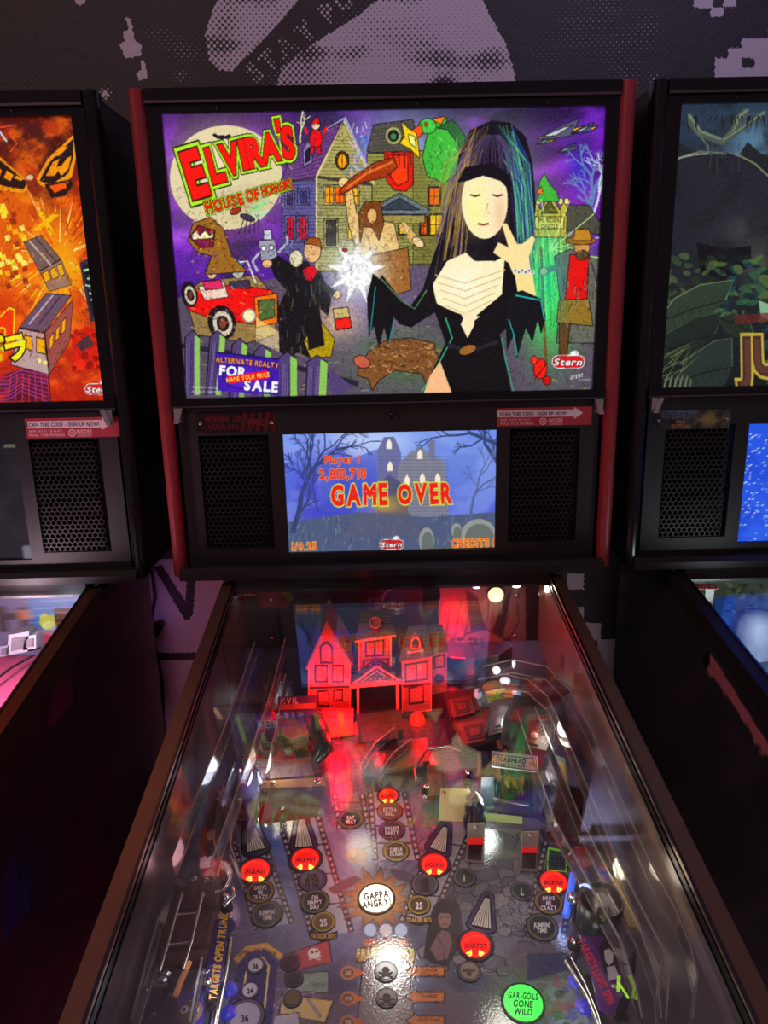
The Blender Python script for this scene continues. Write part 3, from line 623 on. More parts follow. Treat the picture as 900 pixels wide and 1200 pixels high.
# big scaly beast head, wasp and robot stand ins: plain shapes
t.poly([(220, 282), (226, 262), (246, 254), (262, 268), (272, 300), (290, 318), (240, 322), (248, 300), (232, 296)], (150, 112, 52)); t.poly([(222, 278), (232, 264), (252, 270), (250, 290), (234, 290)], (120, 40, 60)); t.poly([(224, 276), (230, 270), (234, 276), (240, 270), (246, 276), (250, 272), (250, 279), (226, 281)], (245, 235, 200))
for k in range(50): x, y = rr.uniform(224, 282), rr.uniform(258, 320); t.ell(x, y, 1.4, 1.1, rr.choice([(90, 62, 24), (210, 170, 90)]), .7)
t.poly([(286, 250), (300, 238), (318, 232), (304, 248)], (170, 215, 160), .8); t.poly([(290, 252), (308, 248), (320, 242), (306, 258)], (200, 225, 200), .8); t.ell(276, 247, 7, 4, (150, 60, 30), 1, -25); t.ell(290, 255, 9, 3.5, (70, 66, 84), 1, 20)
for k in range(5): t.line([(286+4*k, 256), (280+6*k, 274)], 1, (40, 36, 50))
t.poly([(303, 282), (322, 280), (326, 304), (306, 306)], (168, 168, 180)); t.poly([(308, 270), (318, 269), (319, 281), (309, 281)], (210, 210, 220)); t.ell(309, 291, 3, 3, (250, 250, 250)); t.ell(318, 290, 3, 3, (250, 250, 250)); t.line([(326, 296), (337, 284), (336, 276)], 3, (190, 190, 200)); t.line([(304, 296), (296, 306), (302, 318)], 3, (190, 190, 200))
# dark suited figure pointing
t.poly([(316, 306), (326, 300), (342, 310), (358, 306), (376, 320), (388, 350), (384, 370), (374, 360), (378, 400), (366, 420), (348, 412), (340, 420), (328, 412), (326, 362), (336, 340), (322, 324)], (22, 22, 26)); t.ell(347, 303, 8, 10, (226, 220, 190)); t.ell(366, 294, 10, 14, (228, 186, 140)); t.poly([(356, 286), (362, 278), (374, 279), (378, 292), (372, 288), (362, 286)], (150, 90, 40)); t.poly([(354, 316), (366, 310), (372, 318), (366, 330), (358, 328)], (190, 24, 40)); t.ell(313, 309, 6, 5, (228, 190, 150)); t.ell(394, 345, 6, 5, (225, 185, 140)); t.line([(378, 334), (392, 344)], 7, (30, 30, 34))
for k in range(44): x, y = rr.uniform(328, 382), rr.uniform(312, 412); t.line([(x, y), (x+rr.uniform(-3, 3), y+rr.uniform(6, 16))], 1.1, rr.choice([(110, 108, 90), (70, 72, 84), (150, 140, 90)]), .55)
t.poly([(356, 400), (372, 370), (392, 398), (388, 418), (364, 420)], (170, 150, 40)); t.poly([(358, 360), (374, 362), (380, 404), (362, 410)], (24, 22, 24))
# burst of white light
t.glow(418, 318, 36, 36, (235, 250, 255), .7)
st = []
for k in range(18): a = rad(20*k-10); r0 = 40 if k % 2 == 0 else 15; st.append((418+r0*math.cos(a)*.9, 318+r0*math.sin(a)))
t.ink = None; t.poly(st, (255, 255, 255)); t.ell(418, 318, 20, 20, (255, 255, 255)); t.glow(418, 318, 22, 22, (255, 255, 255), .9); t.ink = 1.1; t.ell(404, 293, 3, 2, (210, 50, 40))
t.poly([(390, 362), (408, 360), (412, 384), (394, 387)], (205, 190, 140)); t.poly([(392, 374), (410, 372), (412, 384), (394, 386)], (214, 56, 40))
# humped brown beast in the foreground
t.poly([(420, 432), (432, 412), (452, 398), (482, 396), (508, 402), (516, 424), (506, 440), (512, 456), (500, 452), (494, 438), (462, 434), (444, 446), (436, 458), (432, 444), (418, 440)], (128, 92, 60)); t.ell(424, 424, 10, 7, (184, 110, 90), 1, 25)
for k in range(120): x, y = rr.uniform(432, 512), rr.uniform(398, 438); t.line([(x, y), (x+rr.uniform(1, 8), y+rr.uniform(-4, 5))], 1, rr.choice([(70, 46, 28), (190, 150, 100), (220, 190, 140), (50, 34, 26)]), .75)
t.ink = None; t.hatch(4200, (2, 7), (.7, 1.3), None, 5, (206, 704, 215, 462), .6, 1.3); t.hatch(1500, (2, 7), (.6, 1.2), None, 6, (330, 540, 140, 330), .55, 1.3)
t.ink = None
# tall figure in a plain black hooded cloak: dark hood, blank pale mask, pale scarf
t.glow(578, 200, 62, 70, (190, 235, 150), .45); t.glow(640, 330, 20, 60, (60, 200, 190), .5)
hood = [(577, 141), (598, 144), (616, 160), (624, 190), (628, 240), (624, 285), (612, 332), (596, 350), (570, 350), (516, 345), (496, 336), (508, 300), (520, 262), (530, 222), (538, 180), (552, 152)]
t.poly(hood, (20, 18, 26))
for k in range(150):
    s_ = rr.choice((-1, 1)); x = 577+s_*rr.uniform(2, 26); y0 = rr.uniform(146, 175); w = rr.uniform(.2, 1)
    xe = 577+s_*(24+w*26)+(-w*22 if s_ < 0 else 0); ye = rr.uniform(250, 335)
    c = rr.choice([(216, 190, 90), (150, 130, 70), (110, 88, 150), (60, 50, 70), (200, 170, 100)]) if s_ < 0 else rr.choice([(90, 190, 140), (60, 110, 170), (150, 220, 170), (70, 60, 110), (40, 60, 100)])
    t.line([(x, y0), ((x+xe)/2+s_*8*w, (y0+ye)/2-20), (xe, ye)], rr.uniform(.7, 1.5), c, .55)
t.glow(577, 168, 20, 22, (18, 14, 26), .8)
for k in range(60): x = 577+rr.uniform(-26, 26); t.line([(577+(x-577)*.3, 158), (x, 180), (577+(x-577)*1.15, 212)], rr.uniform(.7, 1.3), rr.choice([(70, 60, 84), (120, 100, 140), (36, 30, 46)]), .7)
t.ell(568, 236, 27, 44, (250, 238, 205)); t.glow(557, 245, 12, 28, (255, 246, 170), .6); t.glow(586, 250, 8, 24, (226, 186, 160), .5)
t.poly([(536, 214), (545, 196), (577, 190), (598, 206), (600, 226), (586, 212), (566, 206), (548, 212)], (20, 17, 26))
for x in (557, 583): t.line([(x-6, 228), (x, 230), (x+6, 228)], 2.2, (70, 54, 60))
t.line([(560, 262), (566, 263.5), (573, 262)], 2.6, (150, 84, 70)); t.line([(572, 238), (569, 249), (574, 250)], 1.2, (200, 165, 135))
t.poly([(498, 335), (520, 316), (548, 330), (545, 372), (520, 360), (500, 372), (482, 384), (468, 380), (440, 334), (448, 322), (466, 346), (480, 360)], (18, 18, 22)); t.line([(446, 326), (470, 352), (486, 362), (500, 340)], 1.6, (110, 150, 110), .8); t.poly([(437, 320), (452, 334), (478, 372), (474, 378), (462, 374), (456, 404), (450, 384), (444, 408), (438, 382), (432, 396), (430, 350)], (16, 17, 20))
t.line([(440, 336), (434, 390)], 1.2, (60, 170, 170), .8); t.line([(462, 372), (456, 402)], 1.2, (60, 170, 170), .8)
t.poly([(500, 345), (520, 305), (600, 300), (615, 330), (606, 372), (586, 392), (590, 412), (600, 462), (494, 462), (522, 402), (512, 372)], (16, 16, 19)); t.line([(522, 372), (530, 396), (512, 430), (494, 460)], 1.8, (90, 190, 150), .8); t.line([(588, 396), (592, 420), (602, 460)], 1.6, (70, 160, 140), .8)
sc2 = [(508, 332), (524, 306), (546, 296), (556, 306), (580, 306), (592, 300), (600, 322), (592, 350), (566, 368), (548, 382), (540, 368), (518, 362), (506, 348)]
t.poly(sc2, (252, 240, 208)); t.glow(545, 335, 24, 22, (255, 250, 230), .8); t.poly([(500, 345), (506, 330), (512, 356), (542, 370), (536, 376), (510, 366)], (16, 16, 19))
t.poly([(592, 296), (604, 320), (600, 345), (566, 372), (558, 370), (588, 345)], (16, 16, 19)); [t.line([(510+3*k, 322+9*k), (545, 332+9*k), (592-4*k, 316+9*k)], 1.2, (214, 190, 150)) for k in range(5)]
t.poly([(546, 366), (554, 366), (556, 380), (548, 396), (540, 380)], (250, 236, 205)); t.poly([(504, 440), (516, 424), (530, 462), (496, 462)], (236, 196, 160))
t.line([(524, 404), (550, 412), (584, 400)], 5, (40, 40, 46)); t.ell(548, 410, 10, 5, (150, 110, 60), 1, -20)
t.poly([(578, 296), (584, 284), (596, 290), (588, 262), (594, 262), (606, 286), (612, 286), (624, 276), (627, 280), (620, 300), (622, 322), (602, 322), (596, 308)], (246, 226, 178)); t.poly([(603, 320), (624, 320), (628, 346), (608, 350)], (244, 224, 170)); 
for k in range(6): t.ell(604+4*k, 317+(k % 2)*2, 2.6, 2.6, (225, 228, 235)); t.ell(604+4*k, 317+(k % 2)*2, 1.2, 1.2, (90, 90, 100))
t.poly([(600, 344), (612, 340), (634, 350), (640, 372), (634, 392), (630, 376), (624, 402), (616, 384), (606, 420), (602, 392), (594, 412), (592, 370)], (16, 22, 26)); t.line([(604, 346), (634, 352), (638, 374)], 1.6, (80, 200, 190), .9); t.line([(596, 374), (602, 392), (606, 416)], 1.2, (80, 200, 190), .8)
t.ink = None
# picket fence and the for sale board
def picket(x, y, w, h, lean=0):
    pts = [(x, y+h), (x+lean, y+8), (x+w*.5+lean, y), (x+w+lean, y+9), (x+w, y+h)]; t.poly(pts, (92, 80, 116)); t.poly([(x+w*.65, y+h), (x+w*.65+lean, y+5), (x+w+lean, y+9), (x+w, y+h)], (150, 190, 110)); t.line(pts[:4], 1.4, (24, 20, 30))
    for k in range(5): xx = x+w*(.12+.12*k); t.line([(xx, y+h), (xx+lean+rr.uniform(-1, 1), y+14)], .9, rr.choice([(50, 42, 66), (136, 120, 160)]), .8)
t.line([(205, 404), (300, 418), (420, 450)], 6, (44, 40, 54))
for a in ((217, 387, 17, 76, 0), (241, 387, 18, 76, 5), (268, 396, 18, 70, 4), (296, 404, 20, 60, 2), (326, 412, 22, 52, 0), (358, 416, 24, 48, 2)): picket(*a)
t.poly([(385, 430), (412, 452), (400, 463), (384, 456)], (92, 80, 116)); t.poly([(205, 430), (216, 440), (216, 464), (205, 464)], (50, 50, 40))
t.poly([(253, 412), (327, 420), (327, 463), (256, 458)], (70, 40, 150)); t.glow(290, 445, 26, 14, (130, 70, 210), .8); t.ring(290, 442, 30, 15, 3, (50, 26, 110), .7); t.line([(254, 413), (327, 421)], 1.4, (30, 14, 60))
t.text('ALTERNATE REALTY', 290, 424.5, 6.4, (245, 165, 40), 6, .02, .08, .83, (40, 14, 40), .04)
t.text('FOR', 273, 435, 11.5, (248, 248, 250), 5, .05, .08, .95, (40, 20, 80), .03); t.text('SALE', 306, 452, 12, (248, 248, 250), 4, .05, .08, .95, (40, 20, 80), .03)
t.poly([(266, 441), (313, 434), (315, 443), (268, 450)], (205, 36, 40)); t.text('NAME YOUR PRICE', 290.5, 442, 5.6, (250, 220, 120), -8, .02, .08, .72)
t.text('ALL RIGHTS RESERVED', 240, 459, 2.6, (210, 210, 210), 2, .01, .1, .8); t.text('TRADEMARK NOTICE', 240, 454, 2.6, (210, 210, 210), 2, .01, .1, .8)
# main lettering
def letters(txt, pts, h0, h1, fill, bold):
    n = len(txt)
    for k, ch in enumerate(txt):
        x, y, rot, h, xs = pts[k]; t.text(ch, x, y, h, (28, 40, 14), rot, bold+.115, .1, xs)
    for k, ch in enumerate(txt):
        x, y, rot, h, xs = pts[k]; t.text(ch, x, y, h, (178, 220, 70), rot, bold+.085, .1, xs)
    for k, ch in enumerate(txt):
        x, y, rot, h, xs = pts[k]; t.text(ch, x, y, h, (40, 20, 10), rot, bold+.03, .1, xs)
    for k, ch in enumerate(txt):
        x, y, rot, h, xs = pts[k]; t.text(ch, x, y, h, fill, rot, bold, .1, xs)
letters("ELVIRA'S", [(228, 202, -17, 54, .62), (252, 192, -15, 41, .62), (270, 185, -14, 36, .62), (285, 180, -12, 34, .8), (299, 177, -12, 34, .66), (316, 172, -10, 32, .66), (327, 157, -10, 32, .7), (337, 166, -8, 36, .62)], 0, 0, (222, 40, 28), .05)
letters('HOUSE', [(244.5, 242, -14, 15.5, .62), (255.5, 240, -14, 14, .62), (265, 237, -14, 13, .62), (273.5, 235, -14, 13, .62), (281.5, 233, -14, 13, .66)], 0, 0, (214, 44, 24), .03)
letters('OF', [(292.5, 229, -13, 13, .62), (300.5, 227, -13, 13, .66)], 0, 0, (214, 44, 24), .03)
letters('HORRORS', [(309, 223.5, -12, 12, .5), (315, 222, -12, 11.5, .5), (320.5, 220.5, -12, 11.5, .5), (325.5, 219, -12, 11.5, .5), (330.5, 218, -12, 11.5, .5), (335.5, 216.5, -12, 11.5, .5), (340, 215, -12, 11.5, .5)], 0, 0, (206, 50, 24), .025)
t.logo(666, 424, 36); t.text('artist', 676, 440, 6, (230, 230, 230), -12, .0, .1, .8, None, 0, 0, .3)
t.vivid(1.35, 1.12).grain(7)
EMIT = attr_mat('backlit_print', 1.0, .25)
t.build('translite', EMIT, MC['backbox'], (0, 0, 0), .004)

# ------------------------------------------------------------------ display
d = panel_print(-.1722, .1732, 1.2042, 1.4036, .009, 300, 176)
d.vgrad(505, 650, (120, 150, 235), (70, 80, 190)).glow(430, 520, 60, 22, (225, 242, 255), .8); d.glow(390, 580, 50, 50, (60, 50, 190), .6); d.glow(540, 540, 50, 40, (110, 140, 215), .6); d.clouds((170, 190, 245), .35, 45, 6, .5)
d.poly([(376, 600), (376, 535), (396, 520), (412, 538), (442, 526), (442, 600)], (78, 92, 190), .6); d.poly([(442, 608), (442, 528), (450, 512), (462, 512), (470, 530), (470, 608)], (112, 116, 160)); d.poly([(466, 608), (466, 546), (480, 530), (494, 524), (508, 534), (522, 542), (526, 608)], (132, 134, 150)); d.poly([(502, 536), (504, 516), (510, 516), (510, 540)], (120, 122, 150)); d.poly([(432, 578), (456, 556), (482, 574), (482, 580), (434, 584)], (86, 88, 120)); d.poly([(440, 582), (478, 580), (478, 612), (440, 612)], (120, 105, 90))
for y in range(535, 610, 4): d.line([(443, y), (526, y)], .7, (90, 92, 120), .7)
for x, y in ((456, 520), (457, 546), (495, 560), (513, 560), (492, 532), (477, 562)): d.poly([(x-3, y+6), (x-3, y-1), (x, y-6), (x+3, y-1), (x+3, y+6)], (245, 235, 215))
d.glow(450, 592, 16, 10, (220, 180, 100), .6)
d.poly([(336, 612), (420, 600), (500, 606), (582, 600), (582, 650), (336, 650)], (84, 96, 128))
for k in range(300): x, y = rr.uniform(338, 582), rr.uniform(608, 648); d.line([(x, y), (x+rr.uniform(-3, 3), y-rr.uniform(3, 9))], .8, rr.choice([(60, 72, 100), (150, 160, 165), (110, 125, 140), (96, 100, 160)]), .7)
d.poly([(420, 600), (480, 600), (500, 628), (400, 628)], (96, 96, 118), .6)
TC = (58, 72, 120)
d.tree(343, 625, -86, 46, 6, TC, 5, random.Random(2), 34); d.tree(352, 560, -50, 26, 3, TC, 4, random.Random(4), 34); d.tree(372, 600, -96, 26, 3, (66, 76, 170), 4, random.Random(9), 34)
d.tree(582, 520, 200, 34, 4, TC, 4, random.Random(12), 36); d.tree(584, 545, 235, 30, 4, TC, 4, random.Random(15), 36); d.tree(552, 612, -92, 30, 3, (92, 106, 150), 5, random.Random(17), 34)
for x, y, a, b in ((561, 628, 21, 20), (500, 634, 9, 16), (535, 622, 6, 9)): d.ell(x, y, a, b, (150, 156, 150)); d.ell(x+1, y+3, a*.82, b*.86, (108, 116, 112)); 
d.poly([(500, 642), (582, 640), (582, 650), (500, 650)], (92, 104, 96))
YO = (240, 190, 60)
d.text('Player 1', 400.5, 538, 9.5, (225, 50, 30), -1.5, .03, .13, .8, (238, 170, 70), .04); d.text('2,810,710', 401.5, 555, 11.5, (225, 50, 30), -1.5, .03, .13, .82, (238, 170, 70), .04)
d.text('GAME', 421, 579, 24, (228, 40, 28), -1.5, .05, .13, .64, (210, 225, 90), .045, .12); d.text('OVER', 498, 577.5, 23, (228, 40, 28), -1.5, .05, .14, .64, (210, 225, 90), .045, .12)
d.text('1/0.25', 356.5, 640, 9, (235, 90, 40), -1.5, .03, .12, .85, (245, 200, 80), .045); d.text('CREDITS 1', 554.5, 636, 9.5, (235, 90, 40), -1.5, .03, .11, .78, (245, 200, 80), .045)
d.logo(459, 638, 27, -2); d.vivid(1.05, 1.05)
d.build('display_screen', attr_mat('lit_screen', 1.0, .2), MC['backbox'], (0, 0, 0), .004)

# ------------------------------------------------------------------ stickers and nameplates
def sticker(P4, name, parent, off, qr=True):
    """P4 = photograph corners (x0,y0,x1,y1) of the red loyalty sticker on a speaker panel"""
    x0, y0, x1, y1 = P4; A = atY(x0, y1, .0035); Bq = atY(x1, y0, .0035)
    p = panel_print(A[0], Bq[0], A[2], Bq[2], .0035, 220, 50, (168, 52, 66)); w, h = x1-x0, y1-y0
    p.poly([(x0, y0+h*.22), (x0+w*.81, y0+h*.16), (x0+w*.81, y0+h*.02), (x0+w*.905, y0+h*.33), (x0+w*.81, y0+h*.62), (x0+w*.81, y0+h*.5), (x0, y0+h*.54)], (222, 208, 216))
    p.text('SCAN THIS CODE - SIGN UP NOW!', x0+w*.385, y0+h*.36, h*.17, (60, 40, 56), -.8, .03, .09, .80)
    p.text('NEW WAYS TO PLAY!', x0+w*.20, y0+h*.66, h*.11, (236, 200, 206), -.8, .02, .1, .85); p.text('TRACK YOUR PROGRESS', x0+w*.21, y0+h*.84, h*.11, (236, 200, 206), -.8, .02, .1, .85)
    p.text('INSIDER', x0+w*.62, y0+h*.68, h*.2, (236, 200, 206), -.8, .02, .1, .7); p.text('CONNECTED', x0+w*.62, y0+h*.86, h*.1, (236, 200, 206), -.8, .01, .1, .75); p.ring(x0+w*.485, y0+h*.74, h*.17, h*.17, h*.05, (236, 190, 200)); p.ell(x0+w*.485, y0+h*.74, h*.06, h*.06, (236, 190, 200))
    if qr: p.poly([(x0+w*.80, y0+h*.08), (x0+w*.98, y0+h*.07), (x0+w*.98, y0+h*.93), (x0+w*.80, y0+h*.94)], (168, 156, 170)) if False else p.poly([(x0+w*.795, y0+h*.66), (x0+w*.985, y0+h*.66), (x0+w*.985, y0+h*.93), (x0+w*.795, y0+h*.93)], (168, 52, 66))
    return p.build(name, PRINT, parent, off, .0008)
sticker((582, 476, 694, 500), 'promo_sticker', MC['backbox'], (0, 0, 0))
A = atY(231, 507, .003); Bq = atY(323, 482, .003)
p = panel_print(A[0], Bq[0], A[2], Bq[2], .0032, 150, 42, (30, 18, 20))
for k in range(6): p.line([(232+k*5, 484), (246+k*3, 494), (234+k*6, 506)], 1.4, (70, 20, 24))
for k in range(5): p.poly([(285+k*9, 483), (290+k*9, 483), (286+k*9, 506), (281+k*9, 506)], (86, 22, 26))
p.text('HOUSE OF', 262, 491, 7, (110, 26, 28), -1, .03, .1, .85); p.text('HORRORS', 262, 500, 6, (100, 24, 26), -1, .03, .1, .85); p.text('PRO', 302, 495, 8, (116, 30, 30), -1, .03, .1)
np_ = p.build('nameplate', attr_mat('printed_gloss', 0, .25), MC['backbox'], (0, 0, 0), .0008)
for x, y in ((235, 496), (318.5, 495)): m = MB(); screw(m, atY(x, y, .0031), .0035); m.build('nameplate_screw', METAL, MC['backbox'])
# ------------------------------------------------------------------ playfield of the middle machine
PN = np.array([0, -math.sin(rad(6.5)), math.cos(rad(6.5))])
PV = np.array([0, math.cos(rad(6.5)), math.sin(rad(6.5))])
Y0, Y1 = -.70, .06
g = Print((-.2625, Y0, zpf(Y0)), (.525, 0, 0), (0, Y1-Y0, TPF*(Y1-Y0)), 500, 640, (62, 66, 98))
rr = random.Random(21)
g.vgrad(840, 1200, (46, 50, 78), (92, 84, 96)).clouds((104, 124, 176), .6, 90, 3, .45).clouds((38, 42, 70), .5, 70, 8, .55)
g.glow(325, 985, 50, 34, (62, 104, 196), .8); g.glow(410, 1000, 50, 30, (104, 112, 142), .7); g.glow(480, 935, 40, 24, (120, 96, 90), .6); g.glow(340, 1075, 30, 40, (92, 98, 140), .6); g.glow(270, 1060, 20, 60, (52, 66, 140), .7)
# bright painted rays fanning out of the middle
for k in range(16): a = rad(195+k*10); g.poly([(441, 1053), (441+260*math.cos(a-.05), 1053+170*math.sin(a-.05)), (441+260*math.cos(a+.05), 1053+170*math.sin(a+.05))], (140, 146, 176), .18)
# crypt cobbles on the right
cob = [(498, 1120), (505, 1040), (530, 975), (560, 930), (640, 930), (640, 990), (662, 1040), (672, 1090), (650, 1150), (590, 1150), (540, 1130)]
g.poly(cob, (84, 78, 90))
for k in range(120):
    x, y = rr.uniform(500, 665), rr.uniform(950, 1140); r = rr.uniform(7, 13); a0 = rr.uniform(0, 60)
    pts = [(x+r*1.2*math.cos(rad(a0+60*q))*rr.uniform(.8, 1.15), y+r*.8*math.sin(rad(a0+60*q))*rr.uniform(.8, 1.15)) for q in range(6)]
    g.poly([((p[0]-x)*1.13+x, (p[1]-y)*1.13+y) for p in pts], (30, 27, 36)); g.poly(pts, rr.choice([(92, 84, 98), (78, 72, 86), (104, 96, 106), (70, 66, 82)]))
g.glow(575, 985, 34, 22, (58, 62, 44), .8); g.glow(590, 1000, 20, 8, (120, 120, 90), .5)
# strips of film
def film(pts, w):
    p = np.array(pts, float); g.line(p, w, (34, 30, 36))
    n = int(np.hypot(*(p[-1]-p[0]))/7)
    for k in range(n):
        c = p[0]+(p[-1]-p[0])*(k+.5)/n; d = (p[-1]-p[0])/np.hypot(*(p[-1]-p[0])); q = np.array([-d[1], d[0]])
        a, b = d*2, q*w*.24; g.poly([c+a+b, c+a-b, c-a-b, c-a+b], (132, 130, 138))
def strip(l, r, fill=(138, 136, 150), w=7):
    g.poly([l[0], r[0], r[1], l[1]], fill, .75); film(l, w); film(r, w)
    for k in range(1, 4): a = np.array(l[0])+(np.array(l[1])-l[0])*k/4; b = np.array(r[0])+(np.array(r[1])-r[0])*k/4; g.line([a, b], 1.5, (40, 36, 44))
strip([(268, 962), (300, 1090)], [(300, 960), (342, 1082)]); strip([(326, 955), (366, 1098)], [(372, 955), (412, 1092)], (150, 148, 160))
strip([(392, 930), (398, 972)], [(424, 930), (432, 972)], (90, 92, 84)); strip([(434, 928), (440, 1008)], [(474, 928), (490, 1008)], (150, 142, 146)); strip([(520, 955), (470, 1080)], [(556, 962), (506, 1080)], (134, 128, 142))
strip([(640, 985), (616, 1092)], [(676, 992), (660, 1100)], (110, 104, 116))
# painted starburst around the middle insert
st = []
for k in range(26): a = rad(k*360/26); r0 = 48 if k % 2 == 0 else 27; st.append((441+r0*math.cos(a)*rr.uniform(.85, 1.1), 1054+r0*.86*math.sin(a)*rr.uniform(.85, 1.1)))
g.poly(st, (46, 36, 40)); g.poly([(441+(x-441)*.93, 1054+(y-1054)*.92) for x, y in st], (108, 62, 50)); g.glow(441, 1054, 30, 24, (214, 190, 110), .8)
# bolts and a flying bat around it
g.poly([(384, 1042), (400, 1032), (416, 1026), (424, 1030), (410, 1040), (392, 1048)], (70, 66, 80)); g.poly([(456, 1018), (474, 1020), (492, 1028), (500, 1040), (480, 1036), (464, 1030)], (66, 62, 74))
g.ell(418, 1002, 13, 9, (110, 80, 58)); g.ell(412, 1000, 5, 5, (150, 120, 84)); g.line([(424, 996), (438, 990)], 3, (70, 60, 60))
# electric fryer column in the middle bottom
for x in (434, 452, 470): 
    g.ell(x, 1090, 9, 9, (150, 170, 205) if x != 452 else (170, 170, 180)); g.ring(x, 1090, 9, 9, 1.5, (60, 60, 80))
    for k in range(4): g.ell(x, 1102+k*4, 10-abs(k-1.5), 2.6, (168, 92, 52)); g.ring(x, 1102+k*4, 10-abs(k-1.5), 2.6, .9, (60, 34, 30))
g.poly([(417, 1112), (452, 1103), (487, 1112), (488, 1130), (452, 1122), (418, 1130)], (60, 46, 24)); g.poly([(420, 1114), (452, 1106), (485, 1114), (486, 1127), (452, 1119), (420, 1127)], (168, 134, 58)); g.text('FREAK FRYER', 452, 1117, 10.5, (226, 206, 120), 0, .04, .12, .62, (44, 32, 20), .045)
g.poly([(425, 1130), (480, 1130), (486, 1205), (418, 1205)], (116, 106, 108)); g.line([(425, 1130), (418, 1205)], 2, (52, 46, 52)); g.line([(480, 1130), (486, 1205)], 2, (52, 46, 52))
for k, (y, tx, ty) in enumerate(((1138, 'RUN FOR', 'YOUR LIFE'), (1168, 'REVENGE', ''), (1196, 'HAVE SOME', ''))):
    g.poly([(474, y), (488, y-10), (488, y-6), (522, y-6), (522, y+7), (488, y+7), (488, y+10)], (44, 36, 34)); g.poly([(477, y), (487, y-7.5), (487, y-4.5), (520, y-4.5), (520, y+5.5), (487, y+5.5), (487, y+7.5)], (176, 108, 58)); g.text(tx, 503, y-1, 4, (56, 36, 24), 1, .01, .1, .8); g.text(ty, 503, y+4, 4, (56, 36, 24), 1, .01, .1, .8)
for k, y in enumerate((1140, 1170, 1198)): g.poly([(408, y-9), (428, y), (408, y+9)], (180, 96, 48)); g.ring(408, y, 9, 8, 2, (176, 116, 60)); g.ell(408, y, 6.5, 5.5, (100, 74, 60)); g.text(('30', '50', '70')[k], 408, y, 5, (206, 190, 160), 0, .02)
# ticket cards on the left
for pts, c in ((([(330, 1120), (386, 1100), (390, 1128), (336, 1140)]), (150, 66, 70)), ([(334, 1140), (386, 1138), (386, 1164), (336, 1162)], (110, 132, 120)), ([(330, 1164), (392, 1172), (382, 1200), (326, 1188)], (180, 160, 96)), ([(322, 1190), (350, 1186), (352, 1205), (318, 1205)], (150, 150, 160))):
    g.poly(pts, (40, 34, 40)); cx = sum(p[0] for p in pts)/4; cy = sum(p[1] for p in pts)/4; g.poly([(cx+(x-cx)*.94, cy+(y-cy)*.9) for x, y in pts], c)
g.ell(368, 1117, 7, 6, (206, 190, 186)); g.ell(366, 1116, 1.8, 1.8, (60, 30, 34)); g.ell(371, 1115, 1.8, 1.8, (60, 30, 34)); g.line([(362, 1124), (376, 1120)], 1.6, (206, 190, 186)); g.line([(362, 1120), (376, 1125)], 1.6, (206, 190, 186))
g.line([(360, 1170), (376, 1192)], 4, (120, 120, 130)); g.text('LADY', 372, 1154, 5, (60, 70, 66), 2, .02)
# spider webs around the score lanes
for k in range(9): a = rad(-60+k*24); g.line([(330, 1170), (330+46*math.cos(a), 1170+40*math.sin(a))], .9, (170, 164, 176), .7)
for q in (14, 26, 38): g.ring(330, 1170, q, q*.86, 1, (170, 164, 176), .6)
# lane of numbers on the lower left
g.poly([(276, 1136), (290, 1116), (312, 1112), (326, 1128), (318, 1205), (262, 1205)], (44, 40, 84)); g.line([(281, 1200), (288, 1142), (296, 1124), (308, 1122), (315, 1132), (308, 1200)], 2, (206, 186, 96)); g.line([(276, 1126), (290, 1112), (312, 1108), (330, 1122)], 7, (180, 140, 60)); g.text('OPEN THE TRUNK', 302, 1113, 5, (60, 40, 30), 0, .02, .08, .74, None, 0, 0, 0, .55)
# dim portrait figure, painted as a plain shadowy face
g.poly([(496, 1122), (502, 1080), (508, 1062), (520, 1052), (532, 1054), (540, 1066), (543, 1092), (538, 1112), (524, 1132), (508, 1130)], (34, 27, 36)); g.ell(521, 1077, 7.5, 11, (112, 84, 86)); g.poly([(512, 1072), (514, 1064), (528, 1064), (530, 1074), (526, 1070), (516, 1070)], (34, 27, 36)); g.poly([(504, 1112), (512, 1096), (518, 1090), (526, 1092), (530, 1104), (524, 1124), (512, 1126)], (98, 74, 78)); g.line([(512, 1098), (522, 1112), (520, 1124)], 1.4, (60, 44, 50)); g.line([(516, 1075), (519, 1075)], 1.4, (50, 34, 40)); g.line([(523, 1075), (527, 1075)], 1.4, (50, 34, 40)); g.line([(518, 1083), (524, 1083)], 1.6, (110, 50, 54))
# winged stone beast at the lower right and coloured scales round the green insert
g.poly([(590, 1115), (604, 1106), (630, 1110), (652, 1108), (664, 1120), (652, 1140), (640, 1150), (600, 1150)], (78, 70, 80)); 
for k in range(50): x, y = rr.uniform(592, 660), rr.uniform(1110, 1150); g.line([(x, y), (x+rr.uniform(-6, 6), y+rr.uniform(-4, 4))], 1, rr.choice([(44, 38, 46), (112, 102, 110)]), .8)
g.glow(690, 1160, 40, 40, (70, 74, 60), .8)
for k in range(90): x, y = rr.uniform(630, 740), rr.uniform(1120, 1205); g.ell(x, y, rr.uniform(3, 8), rr.uniform(3, 6), rr.choice([(70, 96, 60), (54, 76, 52), (110, 58, 70), (60, 60, 130), (48, 52, 44)]), .8)
g.glow(613, 1176, 40, 34, (50, 110, 40), .7)
g.poly([(618, 1118), (680, 1115), (672, 1135), (618, 1150)], (40, 40, 70), .8)
g.A *= 1.3; g.grain(5)
PFM = attr_mat('playfield_lacquer', 0, .2, .3, 420, .5, 1.0)
play = g.build('playfield', PFM, MC['root'], (0, 0, 0), .012)
